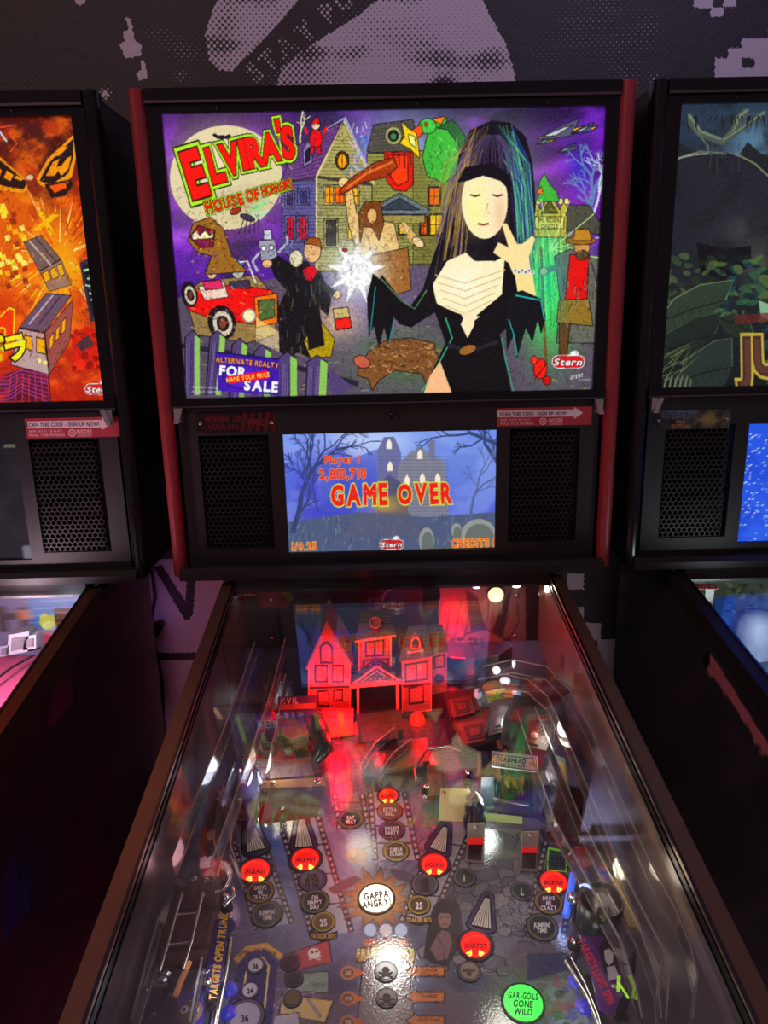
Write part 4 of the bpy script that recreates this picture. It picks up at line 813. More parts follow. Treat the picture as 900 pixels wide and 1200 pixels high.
apr = MB().prism([(-.2625, -1.12, zpf(-1.12)-.012), (-.2625, -.702, zpf(-.702)-.012), (-.2625, -.702, zpf(-.702)), (-.2625, -.9, zpf(-.9)+.006), (-.2625, -1.0, zpf(-1.0)+.03), (-.2625, -1.12, zpf(-1.12)+.03)], (.525, 0, 0))
apr.build('apron', BLACK, MC['root'])

def pxm(x, y, h=0.0): return np.linalg.norm(pf(x+.5, y, h)-pf(x-.5, y, h))     # metres per picture pixel there
def pftext(m, txt, cx, cy, hp, h, slot, rot=0.0, bold=.03, gap=.08, xs=.8, f=None):
    """flat lettering lying at height h above the playfield (or on any surface given by f)"""
    f = f or (lambda x, y: pf(x, y, h)); L, tot = layout(txt, hp, bold, gap, xs); c, q = math.cos(rad(rot)), math.sin(rad(rot)); k = hp/CAPH
    m.mat(slot)
    for ch, x, w in L:
        v, tr, e, gw = glyph(ch, bold)
        if len(v): X = v[:, 0]*k*xs+x; Yy = v[:, 1]*k-hp/2; m.add([f(cx+c*a+q*b, cy+q*a-c*b) for a, b in zip(X, Yy)], [tuple(i) for i in tr])
def disc(m, c, r, h0, h1, n=28): m.lathe(c, [(r, h0), (r, h1)], n, PN)
INK = mat('ink_black', (22, 18, 20), .5); WHITEINK = mat('ink_pale', (222, 220, 212), .5)
def dim(c): return mat('insert_%d_%d_%d' % c, c, .18, coat=.6)
def insert(x, y, rp, ring, lens, lines, ink=INK, th=None, rot=0.0, name='insert', ringw=.26, label=None, lit=None):
    m = MB(); c = pf(x, y); r = rp*pxm(x, y); th = th or rp*.36
    disc(m, c, r, 0, .0008); m.mat(1); disc(m, c, r*(1-.08), .0006, .0011); m.mat(2); disc(m, c, r*(1-ringw), .0006, .0016)
    mats = [INK, ring, lens, ink]
    n = len(lines)
    for i, s in enumerate(lines): pftext(m, s, x, y+(i-(n-1)/2)*th*1.18, th, .0019, 3, rot, .04, .08, .72 if len(s) < 9 else .56)
    if lit == 'red':
        mats.append(mat('hot_bulb', (255, 200, 90), .4, emit=(255, 210, 90), es=1.6)); mats.append(mat('lit_red_edge', (255, 60, 30), .4, emit=(255, 84, 44), es=1.0))
        m.mat(4)
        for s in (-1, 1): m.poly([pf(x+s*rp*.20, y+rp*.22, .0018), pf(x+s*rp*.52, y+rp*.40, .0018), pf(x+s*rp*.30, y+rp*.58, .0018), pf(x+s*rp*.16, y+rp*.52, .0018)])
        m.mat(5)
        for k in range(24):
            a = rad(15*k); e = [pf(x+rp*q*math.cos(a+o), y+rp*.80*q*math.sin(a+o), .0018) for q, o in ((.60, -.045), (.70, -.06), (.70, .06), (.60, .045))]; m.poly(e)
    o = m.build(name, mats, play)
    if label: o['label'] = label
    return o
LITRED = mat('lit_red_lens', (220, 20, 16), .3, emit=(246, 22, 12), es=1.0)
LITWHITE = mat('lit_white_lens', (255, 250, 225), .3, emit=(255, 252, 232), es=1.5)
LITGREEN = mat('lit_green_lens', (60, 230, 70), .3, emit=(70, 248, 84), es=1.15)
RUBY = mat('ring_plum', (92, 44, 54), .3, coat=.5)
for x, y, r in ((299, 1021, 21.5), (358, 1007.5, 20.5), (509, 1013.5, 19.5), (557, 1108, 22), (649, 1034, 20)): insert(x, y, r, RUBY, LITRED, ['JACKPOT'], mat('ink_dark_red', (110, 8, 6), .5), r*.24, 2, label='lit red jackpot insert', ringw=.22, lit='red')
insert(455, 933, 13.5, RUBY, LITRED, ['JACKPOT'], mat('ink_dark_red'), 3.6, 0, label='small lit red jackpot insert', ringw=.18, lit='red')
GOLD = mat('ring_gold', (150, 112, 50), .3, coat=.5); OLIVE = mat('ring_olive', (98, 100, 62), .3, coat=.5); ORANGE = mat('ring_orange', (150, 84, 50), .3, coat=.5); PURPLE = mat('ring_purple', (84, 66, 110), .3, coat=.5); PINK = mat('ring_pink', (130, 56, 76), .3, coat=.5); YELLOW = mat('ring_yellow', (160, 140, 56), .3, coat=.5); GREY = mat('ring_grey', (96, 90, 100), .3, coat=.5)
dk = dim((58, 50, 50)); mid = dim((112, 104, 112))
for x, y, r, rg, ls, tx in ((305, 1045.5, 17, GOLD, dk, ['DRIVE', 'ME', 'CRAZY']), (313, 1072, 19, OLIVE, dim((52, 54, 50)), ["JUMPIN'", 'TIME']), (366, 1031.5, 17.5, PURPLE, mid, ['JUNK', 'IN THE', 'TRUNK']), (369, 1057, 17.5, OLIVE, dk, ['OH', 'HAPPY', 'DAY']), (379, 1081, 14.5, YELLOW, dim((110, 92, 60)), ['25']), (411, 960.5, 15.5, OLIVE, dim((50, 48, 42)), ['EAT', 'MEAT']), (457, 951, 15.5, ORANGE, dim((120, 90, 76)), ['EXTRA', 'BALL']), (459.5, 973, 16, PINK, dim((96, 60, 66)), ['HAUNT', 'PARTY']), (464, 998, 16, YELLOW, dim((92, 80, 60)), ['CHEAP', 'TRASH']), (498, 1037, 16.5, GREY, dim((84, 74, 80)), ['ON', 'THE', 'RUN']), (491, 1061, 14, YELLOW, dim((90, 74, 56)), ['25']), (544, 1029, 14, GREY, dim((56, 50, 56)), ['I']), (612, 1045, 14, GREY, dim((52, 46, 52)), ['L']), (643, 1058, 17.5, GOLD, dim((70, 56, 52)), ['DRIVE', 'ME', 'CRAZY']), (635, 1087, 19.5, OLIVE, dim((56, 58, 52)), ["JUMPIN'", 'TIME']), (340, 1128, 12, GREY, dim((84, 56, 60)), []), (345, 1148, 11, GREY, dim((70, 72, 70)), []), (343, 1171, 11.5, GREY, dim((120, 104, 70)), []), (452, 1139, 14, GREY, dim((140, 126, 116)), []), (453, 1170, 13, GREY, dim((150, 140, 132)), []), (550, 1139, 14, GREY, dim((150, 132, 120)), ['RESCUE', 'ME']), (299.5, 1132, 11, GREY, dim((206, 200, 208)), ['36']), (293, 1161, 11, GREY, dim((206, 200, 208)), ['24']), (287, 1193, 24, GREY, dim((170, 164, 172)), ['36'])):
    lone = len(tx) == 1 and len(tx[0]) <= 2
    ink = WHITEINK if rg in (OLIVE, YELLOW, ORANGE, PINK, GOLD) or tx in (['I'], ['L']) else INK
    insert(x, y, r, rg, ls, tx, ink, (r*.55 if r < 20 else r*.34) if lone else r*.27, -4 if x < 400 else 0)
for x, y in ((452, 1139), (453, 1170)):    # crossed bones printed on the two fryer inserts
    m = MB(); f = lambda a, b: pf(a, b, .0021); m.poly([f(x-5, y-3), f(x-2, y-6), f(x+2, y-6), f(x+5, y-3), f(x+3, y+1), f(x-3, y+1)]); m.poly([f(x-9, y+1), f(x-8, y-1), f(x+9, y+5), f(x+8, y+7)]); m.poly([f(x-9, y+6), f(x+8, y-1), f(x+9, y+1), f(x-8, y+8)]); m.build('printed_skull', mat('ink_grey', (60, 52, 50), .5), play)
o = insert(441, 1053.5, 22.5, mat('ring_star', (150, 120, 64), .3, emit=(150, 128, 70), es=.25), LITWHITE, ['GAPPA', 'ANGRY!'], mat('ink_brown', (70, 56, 40), .5), 8.2, -8, label='glowing white insert', ringw=.14)
o = insert(613, 1176, 26, mat('ring_moss', (70, 110, 60), .3), LITGREEN, ['GAR-GOILS', 'GONE', 'WILD'], mat('ink_green', (20, 84, 30), .5), 8.0, 4, label='glowing green insert', ringw=.13)
for x, y in ((379, 1093), (491, 1074)):
    m = MB(); pts = [(x-17, y-2), (x, y+3), (x+17, y-2), (x+16, y+6), (x, y+11), (x-16, y+6)]; m.prism([pf(a, b, .0002) for a, b in pts], PN*.0006); pftext(m, 'TRAILER BITS', x, y+4, 5, .0011, 1, 0, .03, .06, .66); m.build('banner_decal', [mat('decal_dark', (60, 44, 40), .4), mat('ink_gold', (206, 170, 90), .5)], play)
# tall arrow shaped inserts with ribbed white lenses
def arrow(tipx, tipy, bx, by, w, name='arrow_insert'):
    m = MB(); ax = np.array([tipx-bx, tipy-by], float); L = np.hypot(*ax); d = ax/L; n = np.array([-d[1], d[0]*1.0])
    def outline(gw, top, bot):
        pts = []
        for s, e, r in ((1, 0, gw), (1, 1, top), (-1, 1, top), (-1, 0, gw)):
            c = np.array([bx, by])+ax*e
            base = math.degrees(math.atan2(d[1], d[0])); n0 = math.degrees(math.atan2(n[1]*s, n[0]*s))
            pts.append(c+n*s*r)
            if e == 1 and s == 1:
                for q in range(1, 6): a = math.pi*q/6; pts.append(c+n*math.cos(a)*top+d*math.sin(a)*top)
            if e == 0 and s == -1:
                for q in range(1, 6): a = math.pi*q/6; pts.append(c-n*math.cos(a)*gw-d*math.sin(a)*bot)
        return pts
    m.prism([pf(*p, 0) for p in outline(w*.5+7, 9, 9)], PN*.0007); m.mat(1).prism([pf(*p, .0005) for p in outline(w*.5+5.5, 7.5, 7)], PN*.0006); m.mat(0).prism([pf(*p, .0009) for p in outline(w*.5+1.2, 4, 2.5)], PN*.0006)
    m.mat(2); k = 7
    for i in range(k):
        a0, a1 = -1+2*i/k+.04, -1+2*(i+1)/k-.04
        B0, B1 = np.array([bx, by])+n*w*.5*a0, np.array([bx, by])+n*w*.5*a1; T0, T1 = np.array([tipx, tipy])+n*2.6*a0, np.array([tipx, tipy])+n*2.6*a1
        m.prism([pf(*p, .0015) for p in (B0, B1, T1, T0)], PN*.0006)
    o = m.build(name, [INK, mat('arrow_frame', (70, 54, 92), .3, coat=.5), mat('ribbed_lens', (196, 188, 176), .25, emit=(196, 186, 170), es=.10, coat=.5)], play); return o
for a in ((292, 961, 300, 996, 22), (353, 958, 356, 992, 21), (522, 970, 513, 996, 20), (571, 1053, 564, 1086, 24)): arrow(*a)
# ------------------------------------------------------------------ things mounted on the playfield
ROOT = MC['root']
def plate(m, pts, h, th=.0022): return m.prism([pf(x, y, h) for x, y in pts], PN*th)
def post(x, y, h, r=.0035, mats=None, name='post', parent=None):
    m = MB(); c = pf(x, y); m.lathe(c, [(r*1.5, 0), (r*1.5, .004), (r, .005), (r, h-.003), (r*1.4, h-.002), (r*1.4, h), (r*.6, h+.0025)], 14, PN); m.mat(1)
    m.lathe(c, [(r*1.2, .010), (r*2, .011), (r*2, .016), (r*1.2, .017)], 14, PN)
    return m.build(name, mats or [METAL, mat('rubber_black', (24, 22, 24), .7)], parent or ROOT)
def channel(L, Rr, hs, wall, name, mt, th=.0014, floor=True, label=None):
    """clear U shaped ball ramp: left and right edges in picture pixels, heights above the playfield"""
    A = [pf(x, y, h) for (x, y), h in zip(L, hs)]; Bq = [pf(x, y, h) for (x, y), h in zip(Rr, hs)]; m = MB(); n = len(A); up = PN
    def strip_(P, Q, d):
        vs = []; fs = []
        for p, q in zip(P, Q): vs += [p, q, q+d, p+d]
        for i in range(n-1):
            a = 4*i; b = a+4
            for k in range(4): fs.append((a+k, a+(k+1) % 4, b+(k+1) % 4, b+k))
        fs += [(0, 1, 2, 3), tuple(4*(n-1)+k for k in (3, 2, 1, 0))]; m.add(vs, fs)
    if floor: strip_(A, Bq, up*th)
    for P, Q in ((A, Bq), (Bq, A)):
        W_ = []
        for p, q in zip(P, Q): d = (q-p)/np.linalg.norm(q-p); W_.append(p+d*th)
        strip_(P, W_, up*wall)
        m.mat(1); lip = [w+ (w-p)*0 - (q-p)/np.linalg.norm(q-p)*.0018 for p, q, w in zip(P, Q, W_)]
        strip_([p+up*wall for p in lip], [w+up*wall for w in W_], up*th); strip_([p-up*.0005 for p in P], [p+(w-p)*1.4-up*.0005 for p, w in zip(P, W_)], up*.002); m.mat(0)
    o = m.build(name, [mt, EDGE], ROOT)
    if label: o['label'] = label
    return o
# inner side panels with their glossy art and a painted reflection
BLADE = attr_mat('blade_gloss', 0, .30, 0, 300, .55, .35)
def blade(s):
    X = s*.2622
    b = Print((X, -1.1, zpf(-1.1)), (0, 1.09, 0), (0, 0, .2), 10, 10); ys = np.linspace(-1.1, .055, 240); vs = np.linspace(0, 1, 44)
    Yg, Vg = np.meshgrid(ys, vs); zt = ZR+TR_*np.minimum(Yg, 0)-.018; zb = ZPF+TPF*Yg; b.P = np.stack([np.full_like(Yg, X), Yg, zb+(zt-zb)*Vg], -1); b.ny, b.nx = Yg.shape
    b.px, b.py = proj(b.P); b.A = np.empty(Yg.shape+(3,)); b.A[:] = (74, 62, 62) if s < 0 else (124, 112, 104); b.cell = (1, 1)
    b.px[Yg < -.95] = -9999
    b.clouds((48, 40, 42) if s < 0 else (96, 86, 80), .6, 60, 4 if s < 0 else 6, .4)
    if s < 0:
        b.poly([(206, 893), (212, 902), (220, 914), (228, 955), (208, 953), (188, 940), (194, 922), (200, 905)], (150, 52, 34)); b.poly([(203, 897), (213, 897), (213, 912), (200, 912)], (190, 140, 40)); b.poly([(190, 938), (200, 934), (214, 946), (226, 956), (204, 953)], (196, 138, 50))
        for k in range(26): x, y = rr.uniform(192, 222), rr.uniform(912, 952); b.line([(x, y), (x+rr.uniform(2, 6), y+rr.uniform(2, 9))], 1.6, rr.choice([(206, 90, 40), (110, 34, 30), (214, 160, 60)]), .7)
        b.ell(207, 880, 3, 2.4, (120, 116, 110)); b.poly([(207, 882), (210, 893), (205, 893)], (150, 146, 120))
        b.glow(165, 1015, 10, 18, (130, 34, 50), .6); b.glow(240, 800, 22, 60, (70, 26, 32), .5)
    else:
        b.poly([(662, 793), (700, 792), (764, 900), (770, 960), (740, 930), (690, 870)], (112, 98, 92), .6); b.line([(662, 793), (692, 793)], 1.5, (150, 120, 116)); b.poly([(684, 842), (698, 858), (699, 872), (690, 868)], (128, 112, 104), .8); b.ring(659, 776, 2.5, 9, 1.4, (24, 20, 22))
        b.poly([(800, 1100), (840, 1090), (870, 1160), (872, 1204), (812, 1204)], (112, 110, 126), .7); b.ell(776, 1033, 1.3, 1.1, (30, 24, 24))  # bluish grey patch paints a reflection into the right blade
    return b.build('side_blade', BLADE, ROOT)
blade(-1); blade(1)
# back panel with its row of small spotlights and a round lit moon
ZB0, ZB1 = zpf(.058), 1.1455
bp_ = Print((-.2632, .058, ZB0), (.5264, 0, 0), (0, 0, ZB1-ZB0), 260, 70, (44, 40, 46))
bp_.clouds((28, 24, 34), .6, 60, 3, .4); bp_.poly([(505, 680), (616, 680), (616, 800), (505, 800)], (120, 100, 104))
bp_.poly([(545, 690), (560, 700), (572, 750), (590, 705), (600, 690), (590, 740), (584, 800), (560, 800)], (52, 44, 50)); bp_.poly([(528, 755), (540, 742), (556, 740), (566, 752), (558, 758), (536, 760)], (150, 130, 130))
for k in range(9): bp_.line([(510+10*k, 762), (512+12*k, 744-rr.uniform(0, 26)), (518+11*k, 722-rr.uniform(0, 20))], 1.2, (52, 44, 46), .9)
for pts in ([(530, 770), (545, 742), (570, 736), (592, 748), (600, 772), (530, 775)], [(512, 772), (520, 758), (534, 752), (540, 772)]): bp_.poly(pts, (56, 46, 48)); cx = sum(p[0] for p in pts)/len(pts); cy = sum(p[1] for p in pts)/len(pts); bp_.poly([(cx+(x-cx)*.93, cy+(y-cy)*.9) for x, y in pts], (140, 112, 112))
for k in range(40): x, y = rr.uniform(520, 604), rr.uniform(748, 772); bp_.ell(x, y, rr.uniform(1, 4), rr.uniform(1, 3), rr.choice([(60, 48, 50), (170, 140, 138), (90, 74, 76)]), .8)
bp_.glow(455, 690, 90, 16, (88, 70, 160), .8); bp_.tree(470, 686, 160, 18, 1.5, (190, 180, 230), 3, random.Random(8), 50)
bp_.poly([(305, 686), (338, 686), (338, 712), (305, 712)], (120, 44, 52)); bp_.poly([(330, 694), (338, 690), (346, 702), (338, 706)], (110, 140, 60))
back = bp_.build('back_panel', PRINT, ROOT, (0, 0, 0), .004)
SPOTLIT = mat('spot_lens_lit', (255, 255, 255), .3, emit=(235, 238, 255), es=9.0)
for x, y, k in ((316.5, 690, 1), (365, 690, .55), (461.5, 687.5, 1), (508.5, 687.5, 1), (558.5, 687, 1), (605.5, 686, 1.1)):
    c = atY(x, y, .052); m = MB(); m.lathe(c+np.array([0, .004, 0]), [(.0075*k, 0), (.0075*k, .003), (.006*k, .004)], 14, (0, -1, -.5)); m.mat(1).lathe(c+np.array([0, .0005, -.001]), [(.0058*k, 0), (.004*k, .0018), (.0006, .0026)], 14, (0, -1, -.5), 1.2, .8)
    m.build('spotlight', [BLACK, SPOTLIT], back)
    if k > .9: light('spot_glow', 'SPOT', c+np.array([0, -.008, -.004]), .016, (.86, .85, 1.0), .004, c+np.array([0, -.05, -.16]), None, rad(120), .8)
c = atY(581, 697, .052); m = MB(); m.lathe(c+np.array([0, .005, 0]), [(.0150, 0), (.0150, .003), (.0138, .006)], 32, (0, -1, 0)); m.mat(1).lathe(c+np.array([0, -.0005, 0]), [(.0140, 0), (.0132, .003), (.009, .0055), (.001, .0065)], 32, (0, -1, 0))
m.build('moon_lamp', [mat('lamp_rim', (120, 104, 60), .4), mat('moon_lens', (255, 244, 190), .4, emit=(255, 246, 186), es=1.6)], back)['label'] = 'round glowing moon lamp'
light('moon_glow', 'POINT', c+np.array([0, -.02, -.012]), .022, (1, .9, .6), .012)
for x, y in ((317, 704), (606, 698), (604, 745), (318, 748)): m = MB(); screw(m, atY(x, y, .0575), .004); m.build('panel_screw', METAL, back)
light('corner_glow', 'SPOT', atY(634, 690, .02), .12, (1, .82, .62), .006, atY(668, 735, -.12), None, rad(75), 1.0, .3); light('corner_glow', 'SPOT', atY(292, 694, .02), .05, (.9, .85, 1), .006, atY(262, 740, -.1), None, rad(75), 1.0, .3)
# small red tabs at the upper corners of the playfield
def usa_tab(A4, parent, f):
    m = MB(); m.prism([f(*p) for p in A4], np.array([0, .0, -.0012])); L, tot = layout('USA', 5, .03, .14, 1.35); cx = sum(p[0] for p in A4)/4; cy = sum(p[1] for p in A4)/4; k = 5/CAPH
    m.mat(1)
    for ch, x, w in L:
        v, tr, e, gw = glyph(ch, .03); m.add([np.asarray(f(cx+X, cy-Yq))+np.array([0, -.0001, .0004]) for X, Yq in zip(v[:, 0]*k*1.35+x, v[:, 1]*k-2.5)], [tuple(i) for i in tr])
    return m.build('red_tab', [mat('tab_red', (225, 36, 52), .4), WHITEINK], parent)
def gl_(x, y): return sl(x, y, ZR-.0185, TR_)
usa_tab([(277, 692), (302, 692), (300, 698), (273, 698)], ROOT, gl_)
# curved steel lane guide under the back panel
m = MB(); pts = [(505, 789), (530, 792), (556, 794), (584, 790), (600, 778)]; A = [atY(x, y, -.02-.03*math.sin(k*.6)) for k, (x, y) in enumerate(pts)]
for k in range(len(A)-1): m.prism([A[k], A[k+1], A[k+1]+np.array([0, 0, .034]), A[k]+np.array([0, 0, .034])], (0, .0016, 0))
m.build('lane_guide', METAL, ROOT)
# ---- toy haunted house
def shingle(name, col):
    if name in _m: return _m[name]
    m = mat(name, col, .6); nt = m.node_tree; b = nt.nodes['Principled BSDF']; tc = nt.nodes.new('ShaderNodeTexCoord'); br = nt.nodes.new('ShaderNodeTexBrick')
    mp = nt.nodes.new('ShaderNodeMapping'); mp.inputs['Rotation'].default_value = (rad(90), 0, 0); br.inputs['Scale'].default_value = 60; br.inputs['Mortar Size'].default_value = .012; br.inputs['Brick Width'].default_value = .6; br.inputs['Row Height'].default_value = .18
    a = np.array(c4(col)); br.inputs['Color1'].default_value = tuple(a); br.inputs['Color2'].default_value = tuple(a*np.array([.8, .8, .8, 1])); br.inputs['Mortar'].default_value = tuple(a*np.array([.15, .15, .15, 1]))
    nt.links.new(tc.outputs['Object'], mp.inputs[0]); nt.links.new(mp.outputs[0], br.inputs[0]); nt.links.new(br.outputs[0], b.inputs['Base Color']); return m
WALLM = shingle('house_clapboard', (172, 100, 94)); ROOFM = shingle('house_shingles', (112, 108, 114)); TRIMH = mat('house_trim', (210, 120, 112), .5); DARKH = mat('house_recess', (46, 34, 36), .6)  # pale walls and trim reddened here, red light put into their colour
house = MB().prism([pf(366, 850, .001), pf(520, 838, .001), pf(520, 790, .001), pf(370, 800, .001)], PN*.004).build('haunted_house', DARKH, ROOT)
house['label'] = 'toy haunted house lit red'
def front(m, pts, Y, d=.0015): return m.prism([atY(x, y, Y) for x, y in pts], (0, d, 0))
def rim(m, pts, w, Y, d=.002):
    p = [np.array(q, float) for q in pts]; c = sum(p)/len(p); n = len(p)
    for i in range(n):
        a, b = p[i], p[(i+1) % n]; e = b-a; nn = np.array([-e[1], e[0]]); nn /= np.linalg.norm(nn)+1e-9
        if nn@(c-a) < 0: nn = -nn
        front(m, [a, b, b+nn*w, a+nn*w], Y, d)
YH = -.150
# left tower
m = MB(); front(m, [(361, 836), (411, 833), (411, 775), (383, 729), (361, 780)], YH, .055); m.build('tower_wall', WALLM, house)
m = MB(); D = np.array([0, .06, .012])
for a, b, c_, d_ in (((357, 786), (383, 727), (383, 731.5), (360.5, 784)), ((414, 780), (383, 727), (383, 731.5), (410.5, 779))): m.prism([atY(*q, YH-.004) for q in (a, b, c_, d_)], D)
m.build('tower_roof', ROOFM, house)
m = MB(); rim(m, [(375, 778), (375, 759), (379, 754), (384, 753), (390, 759), (390, 778)], 1.6, YH-.002); rim(m, [(369, 800), (369, 780), (384, 780), (384, 800)], 1.6, YH-.002); rim(m, [(389, 800), (389, 780), (403, 780), (403, 800)], 1.6, YH-.002); front(m, [(362, 806), (410, 804), (410, 806), (362, 808)], YH-.002); rim(m, [(372, 828), (372, 810), (386, 809), (386, 828)], 1.4, YH-.002); rim(m, [(390, 822), (390, 809), (402, 808), (402, 821)], 1.4, YH-.002)
m.build('window_frame', DARKH, house)
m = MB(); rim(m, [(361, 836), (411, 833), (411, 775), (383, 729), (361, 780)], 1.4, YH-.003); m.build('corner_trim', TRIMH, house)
# middle wing with mansard roof and porch
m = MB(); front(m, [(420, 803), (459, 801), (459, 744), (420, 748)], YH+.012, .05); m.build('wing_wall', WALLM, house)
m = MB(); A = [atY(x, y, YH+.004) for x, y in ((416, 750), (464, 743))]; Bq = [atY(x, y, YH+.04) for x, y in ((424, 716), (455, 713))]
m.prism([A[0], A[1], Bq[1], Bq[0]], (0, .012, -.004)); m.build('mansard_roof', ROOFM, house)
m = MB(); rim(m, [(428, 770), (428, 752), (450, 750), (450, 769)], 1.6, YH+.010); front(m, [(438, 770), (438, 751), (440, 751), (440, 770)], YH+.010); rim(m, [(425, 790), (425, 774), (455, 772), (455, 789)], 1.4, YH+.010); m.build('window_frame', DARKH, house)
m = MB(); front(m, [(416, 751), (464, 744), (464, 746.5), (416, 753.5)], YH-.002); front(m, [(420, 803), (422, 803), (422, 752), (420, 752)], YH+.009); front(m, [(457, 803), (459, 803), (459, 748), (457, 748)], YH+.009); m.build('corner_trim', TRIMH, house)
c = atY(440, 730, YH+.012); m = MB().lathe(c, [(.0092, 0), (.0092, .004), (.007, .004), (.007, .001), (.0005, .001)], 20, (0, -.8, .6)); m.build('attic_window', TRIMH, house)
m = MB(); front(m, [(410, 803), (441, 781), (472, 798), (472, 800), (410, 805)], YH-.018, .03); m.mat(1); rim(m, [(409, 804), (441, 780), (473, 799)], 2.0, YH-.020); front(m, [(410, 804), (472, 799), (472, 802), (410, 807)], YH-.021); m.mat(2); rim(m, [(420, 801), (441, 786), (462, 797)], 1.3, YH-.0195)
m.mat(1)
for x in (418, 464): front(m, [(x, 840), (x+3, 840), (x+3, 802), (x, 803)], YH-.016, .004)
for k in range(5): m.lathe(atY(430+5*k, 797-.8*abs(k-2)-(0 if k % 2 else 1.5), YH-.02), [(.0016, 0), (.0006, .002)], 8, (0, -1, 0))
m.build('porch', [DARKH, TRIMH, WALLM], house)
# right tower, side wing and chimney
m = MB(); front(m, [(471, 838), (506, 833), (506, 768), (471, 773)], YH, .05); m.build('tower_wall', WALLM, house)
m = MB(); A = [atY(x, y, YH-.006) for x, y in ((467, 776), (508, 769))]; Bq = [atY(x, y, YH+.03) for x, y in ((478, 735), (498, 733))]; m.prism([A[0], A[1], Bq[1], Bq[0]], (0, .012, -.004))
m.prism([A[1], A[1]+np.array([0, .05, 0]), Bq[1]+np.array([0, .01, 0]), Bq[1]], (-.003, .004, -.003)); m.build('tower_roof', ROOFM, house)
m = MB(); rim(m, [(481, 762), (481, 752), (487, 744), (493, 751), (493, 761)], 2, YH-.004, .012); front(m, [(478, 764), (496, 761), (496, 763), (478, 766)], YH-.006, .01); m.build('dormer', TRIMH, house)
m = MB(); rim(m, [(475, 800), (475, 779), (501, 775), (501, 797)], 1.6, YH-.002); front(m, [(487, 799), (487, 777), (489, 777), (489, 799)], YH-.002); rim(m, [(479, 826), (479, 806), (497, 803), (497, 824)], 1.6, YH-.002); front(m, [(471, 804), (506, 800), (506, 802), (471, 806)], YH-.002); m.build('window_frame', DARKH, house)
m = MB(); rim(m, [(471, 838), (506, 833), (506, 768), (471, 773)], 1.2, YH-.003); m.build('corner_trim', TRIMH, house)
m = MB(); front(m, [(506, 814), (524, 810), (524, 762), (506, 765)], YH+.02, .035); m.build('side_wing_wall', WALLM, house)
m = MB(); m.prism([atY(506, 767, YH+.016), atY(526, 763, YH+.016), atY(518, 732, YH+.045), atY(496, 734, YH+.045)], (0, .008, -.003)); m.build('side_wing_roof', ROOFM, house)
m = MB(); rim(m, [(509, 784), (509, 770), (521, 767), (521, 782)], 1.1, YH+.018); c = atY(514.5, 795, YH+.02); m.lathe(c, [(.0075, 0), (.0075, .0016), (.006, .0016), (.006, .0004), (.0004, .0004)], 20, (0, -1, 0)); m.build('window_frame', DARKH, house)
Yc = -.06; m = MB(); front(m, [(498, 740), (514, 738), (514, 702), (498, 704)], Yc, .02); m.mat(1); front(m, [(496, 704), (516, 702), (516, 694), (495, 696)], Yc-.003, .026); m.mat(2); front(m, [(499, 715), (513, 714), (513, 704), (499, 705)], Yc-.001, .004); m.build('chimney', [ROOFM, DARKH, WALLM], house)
# red lower storey in front, its stair and the flashers that light the house
m = MB(); front(m, [(374, 892), (414, 884), (414, 842), (376, 842)], -.205, .03); m.mat(1); front(m, [(374, 868), (414, 862), (414, 864), (374, 870)], -.207, .003); front(m, [(374, 880), (414, 873), (414, 875), (374, 882)], -.207, .003); m.build('stair_block', [mat('stair_pale', (170, 100, 94), .45, coat=.3), DARKH], ROOT)
FLASH = mat('red_flasher_lit', (230, 20, 20), .3, emit=(255, 26, 16), es=1.2)
for x, y, e in ((394, 850, .34), (489, 846, .22)):
    c = pf(x, y, .0) if x > 400 else pf(x+28, y+6); m = MB(); m.lathe(c, [(.012, 0), (.012, .004), (.010, .010), (.006, .015), (.0008, .017)], 20, PN); m.build('flasher_dome', FLASH, ROOT)
light('flasher_light', 'POINT', atY(388, 812, YH-.045), .55, (1, .001, .006), .012); light('flasher_light', 'POINT', atY(497, 806, YH-.045), .5, (1, .001, .006), .012); light('flasher_light', 'POINT', atY(534, 735, .02), .6, (1, .001, .012), .012); light('flasher_light', 'POINT', atY(440, 775, YH-.03), .10, (1, .001, .006), .01)
light('flasher_light', 'POINT', atY(395, 858, -.26), .6, (1, .002, .006), .01)
# ---- clear ramps
channel([(300, 770), (286, 812), (262, 880), (236, 945), (204, 1028)], [(336, 766), (322, 822), (300, 890), (278, 955), (250, 1036)], [.092, .086, .078, .07, .062], .026, 'clear_ramp', CLEAR, label='clear plastic ramp down the left side')
channel([(318, 800), (306, 860), (286, 930), (268, 985)], [(336, 805), (326, 866), (310, 935), (292, 990)], [.06, .055, .05, .045], .022, 'clear_ramp', CLEAR, label='short inner clear ramp on the left')
channel([(560, 812), (590, 806), (618, 812), (640, 832), (662, 880), (690, 950), (722, 1030), (752, 1090), (772, 1130), (780, 1165), (776, 1215)], [(566, 796), (600, 788), (640, 796), (668, 826), (692, 874), (724, 950), (760, 1030), (790, 1088), (806, 1128), (814, 1165), (808, 1215)], [.085, .085, .084, .083, .08, .075, .07, .066, .063, .062, .061], .022, 'clear_ramp', CLEAR, label='long clear ramp down the right side')
channel([(604, 850), (622, 905), (648, 980), (690, 1060), (722, 1120), (742, 1180), (748, 1215)], [(626, 846), (648, 900), (676, 972), (716, 1052), (748, 1112), (768, 1172), (772, 1215)], [.052, .05, .048, .044, .04, .036, .035], .024, 'clear_ramp', CLEAR, label='inner clear lane on the right')
channel([(268, 1040), (252, 1000), (256, 960), (276, 905)], [(286, 1044), (272, 1004), (276, 965), (296, 910)], [.03, .034, .036, .038], .016, 'clear_lane', CLEAR)
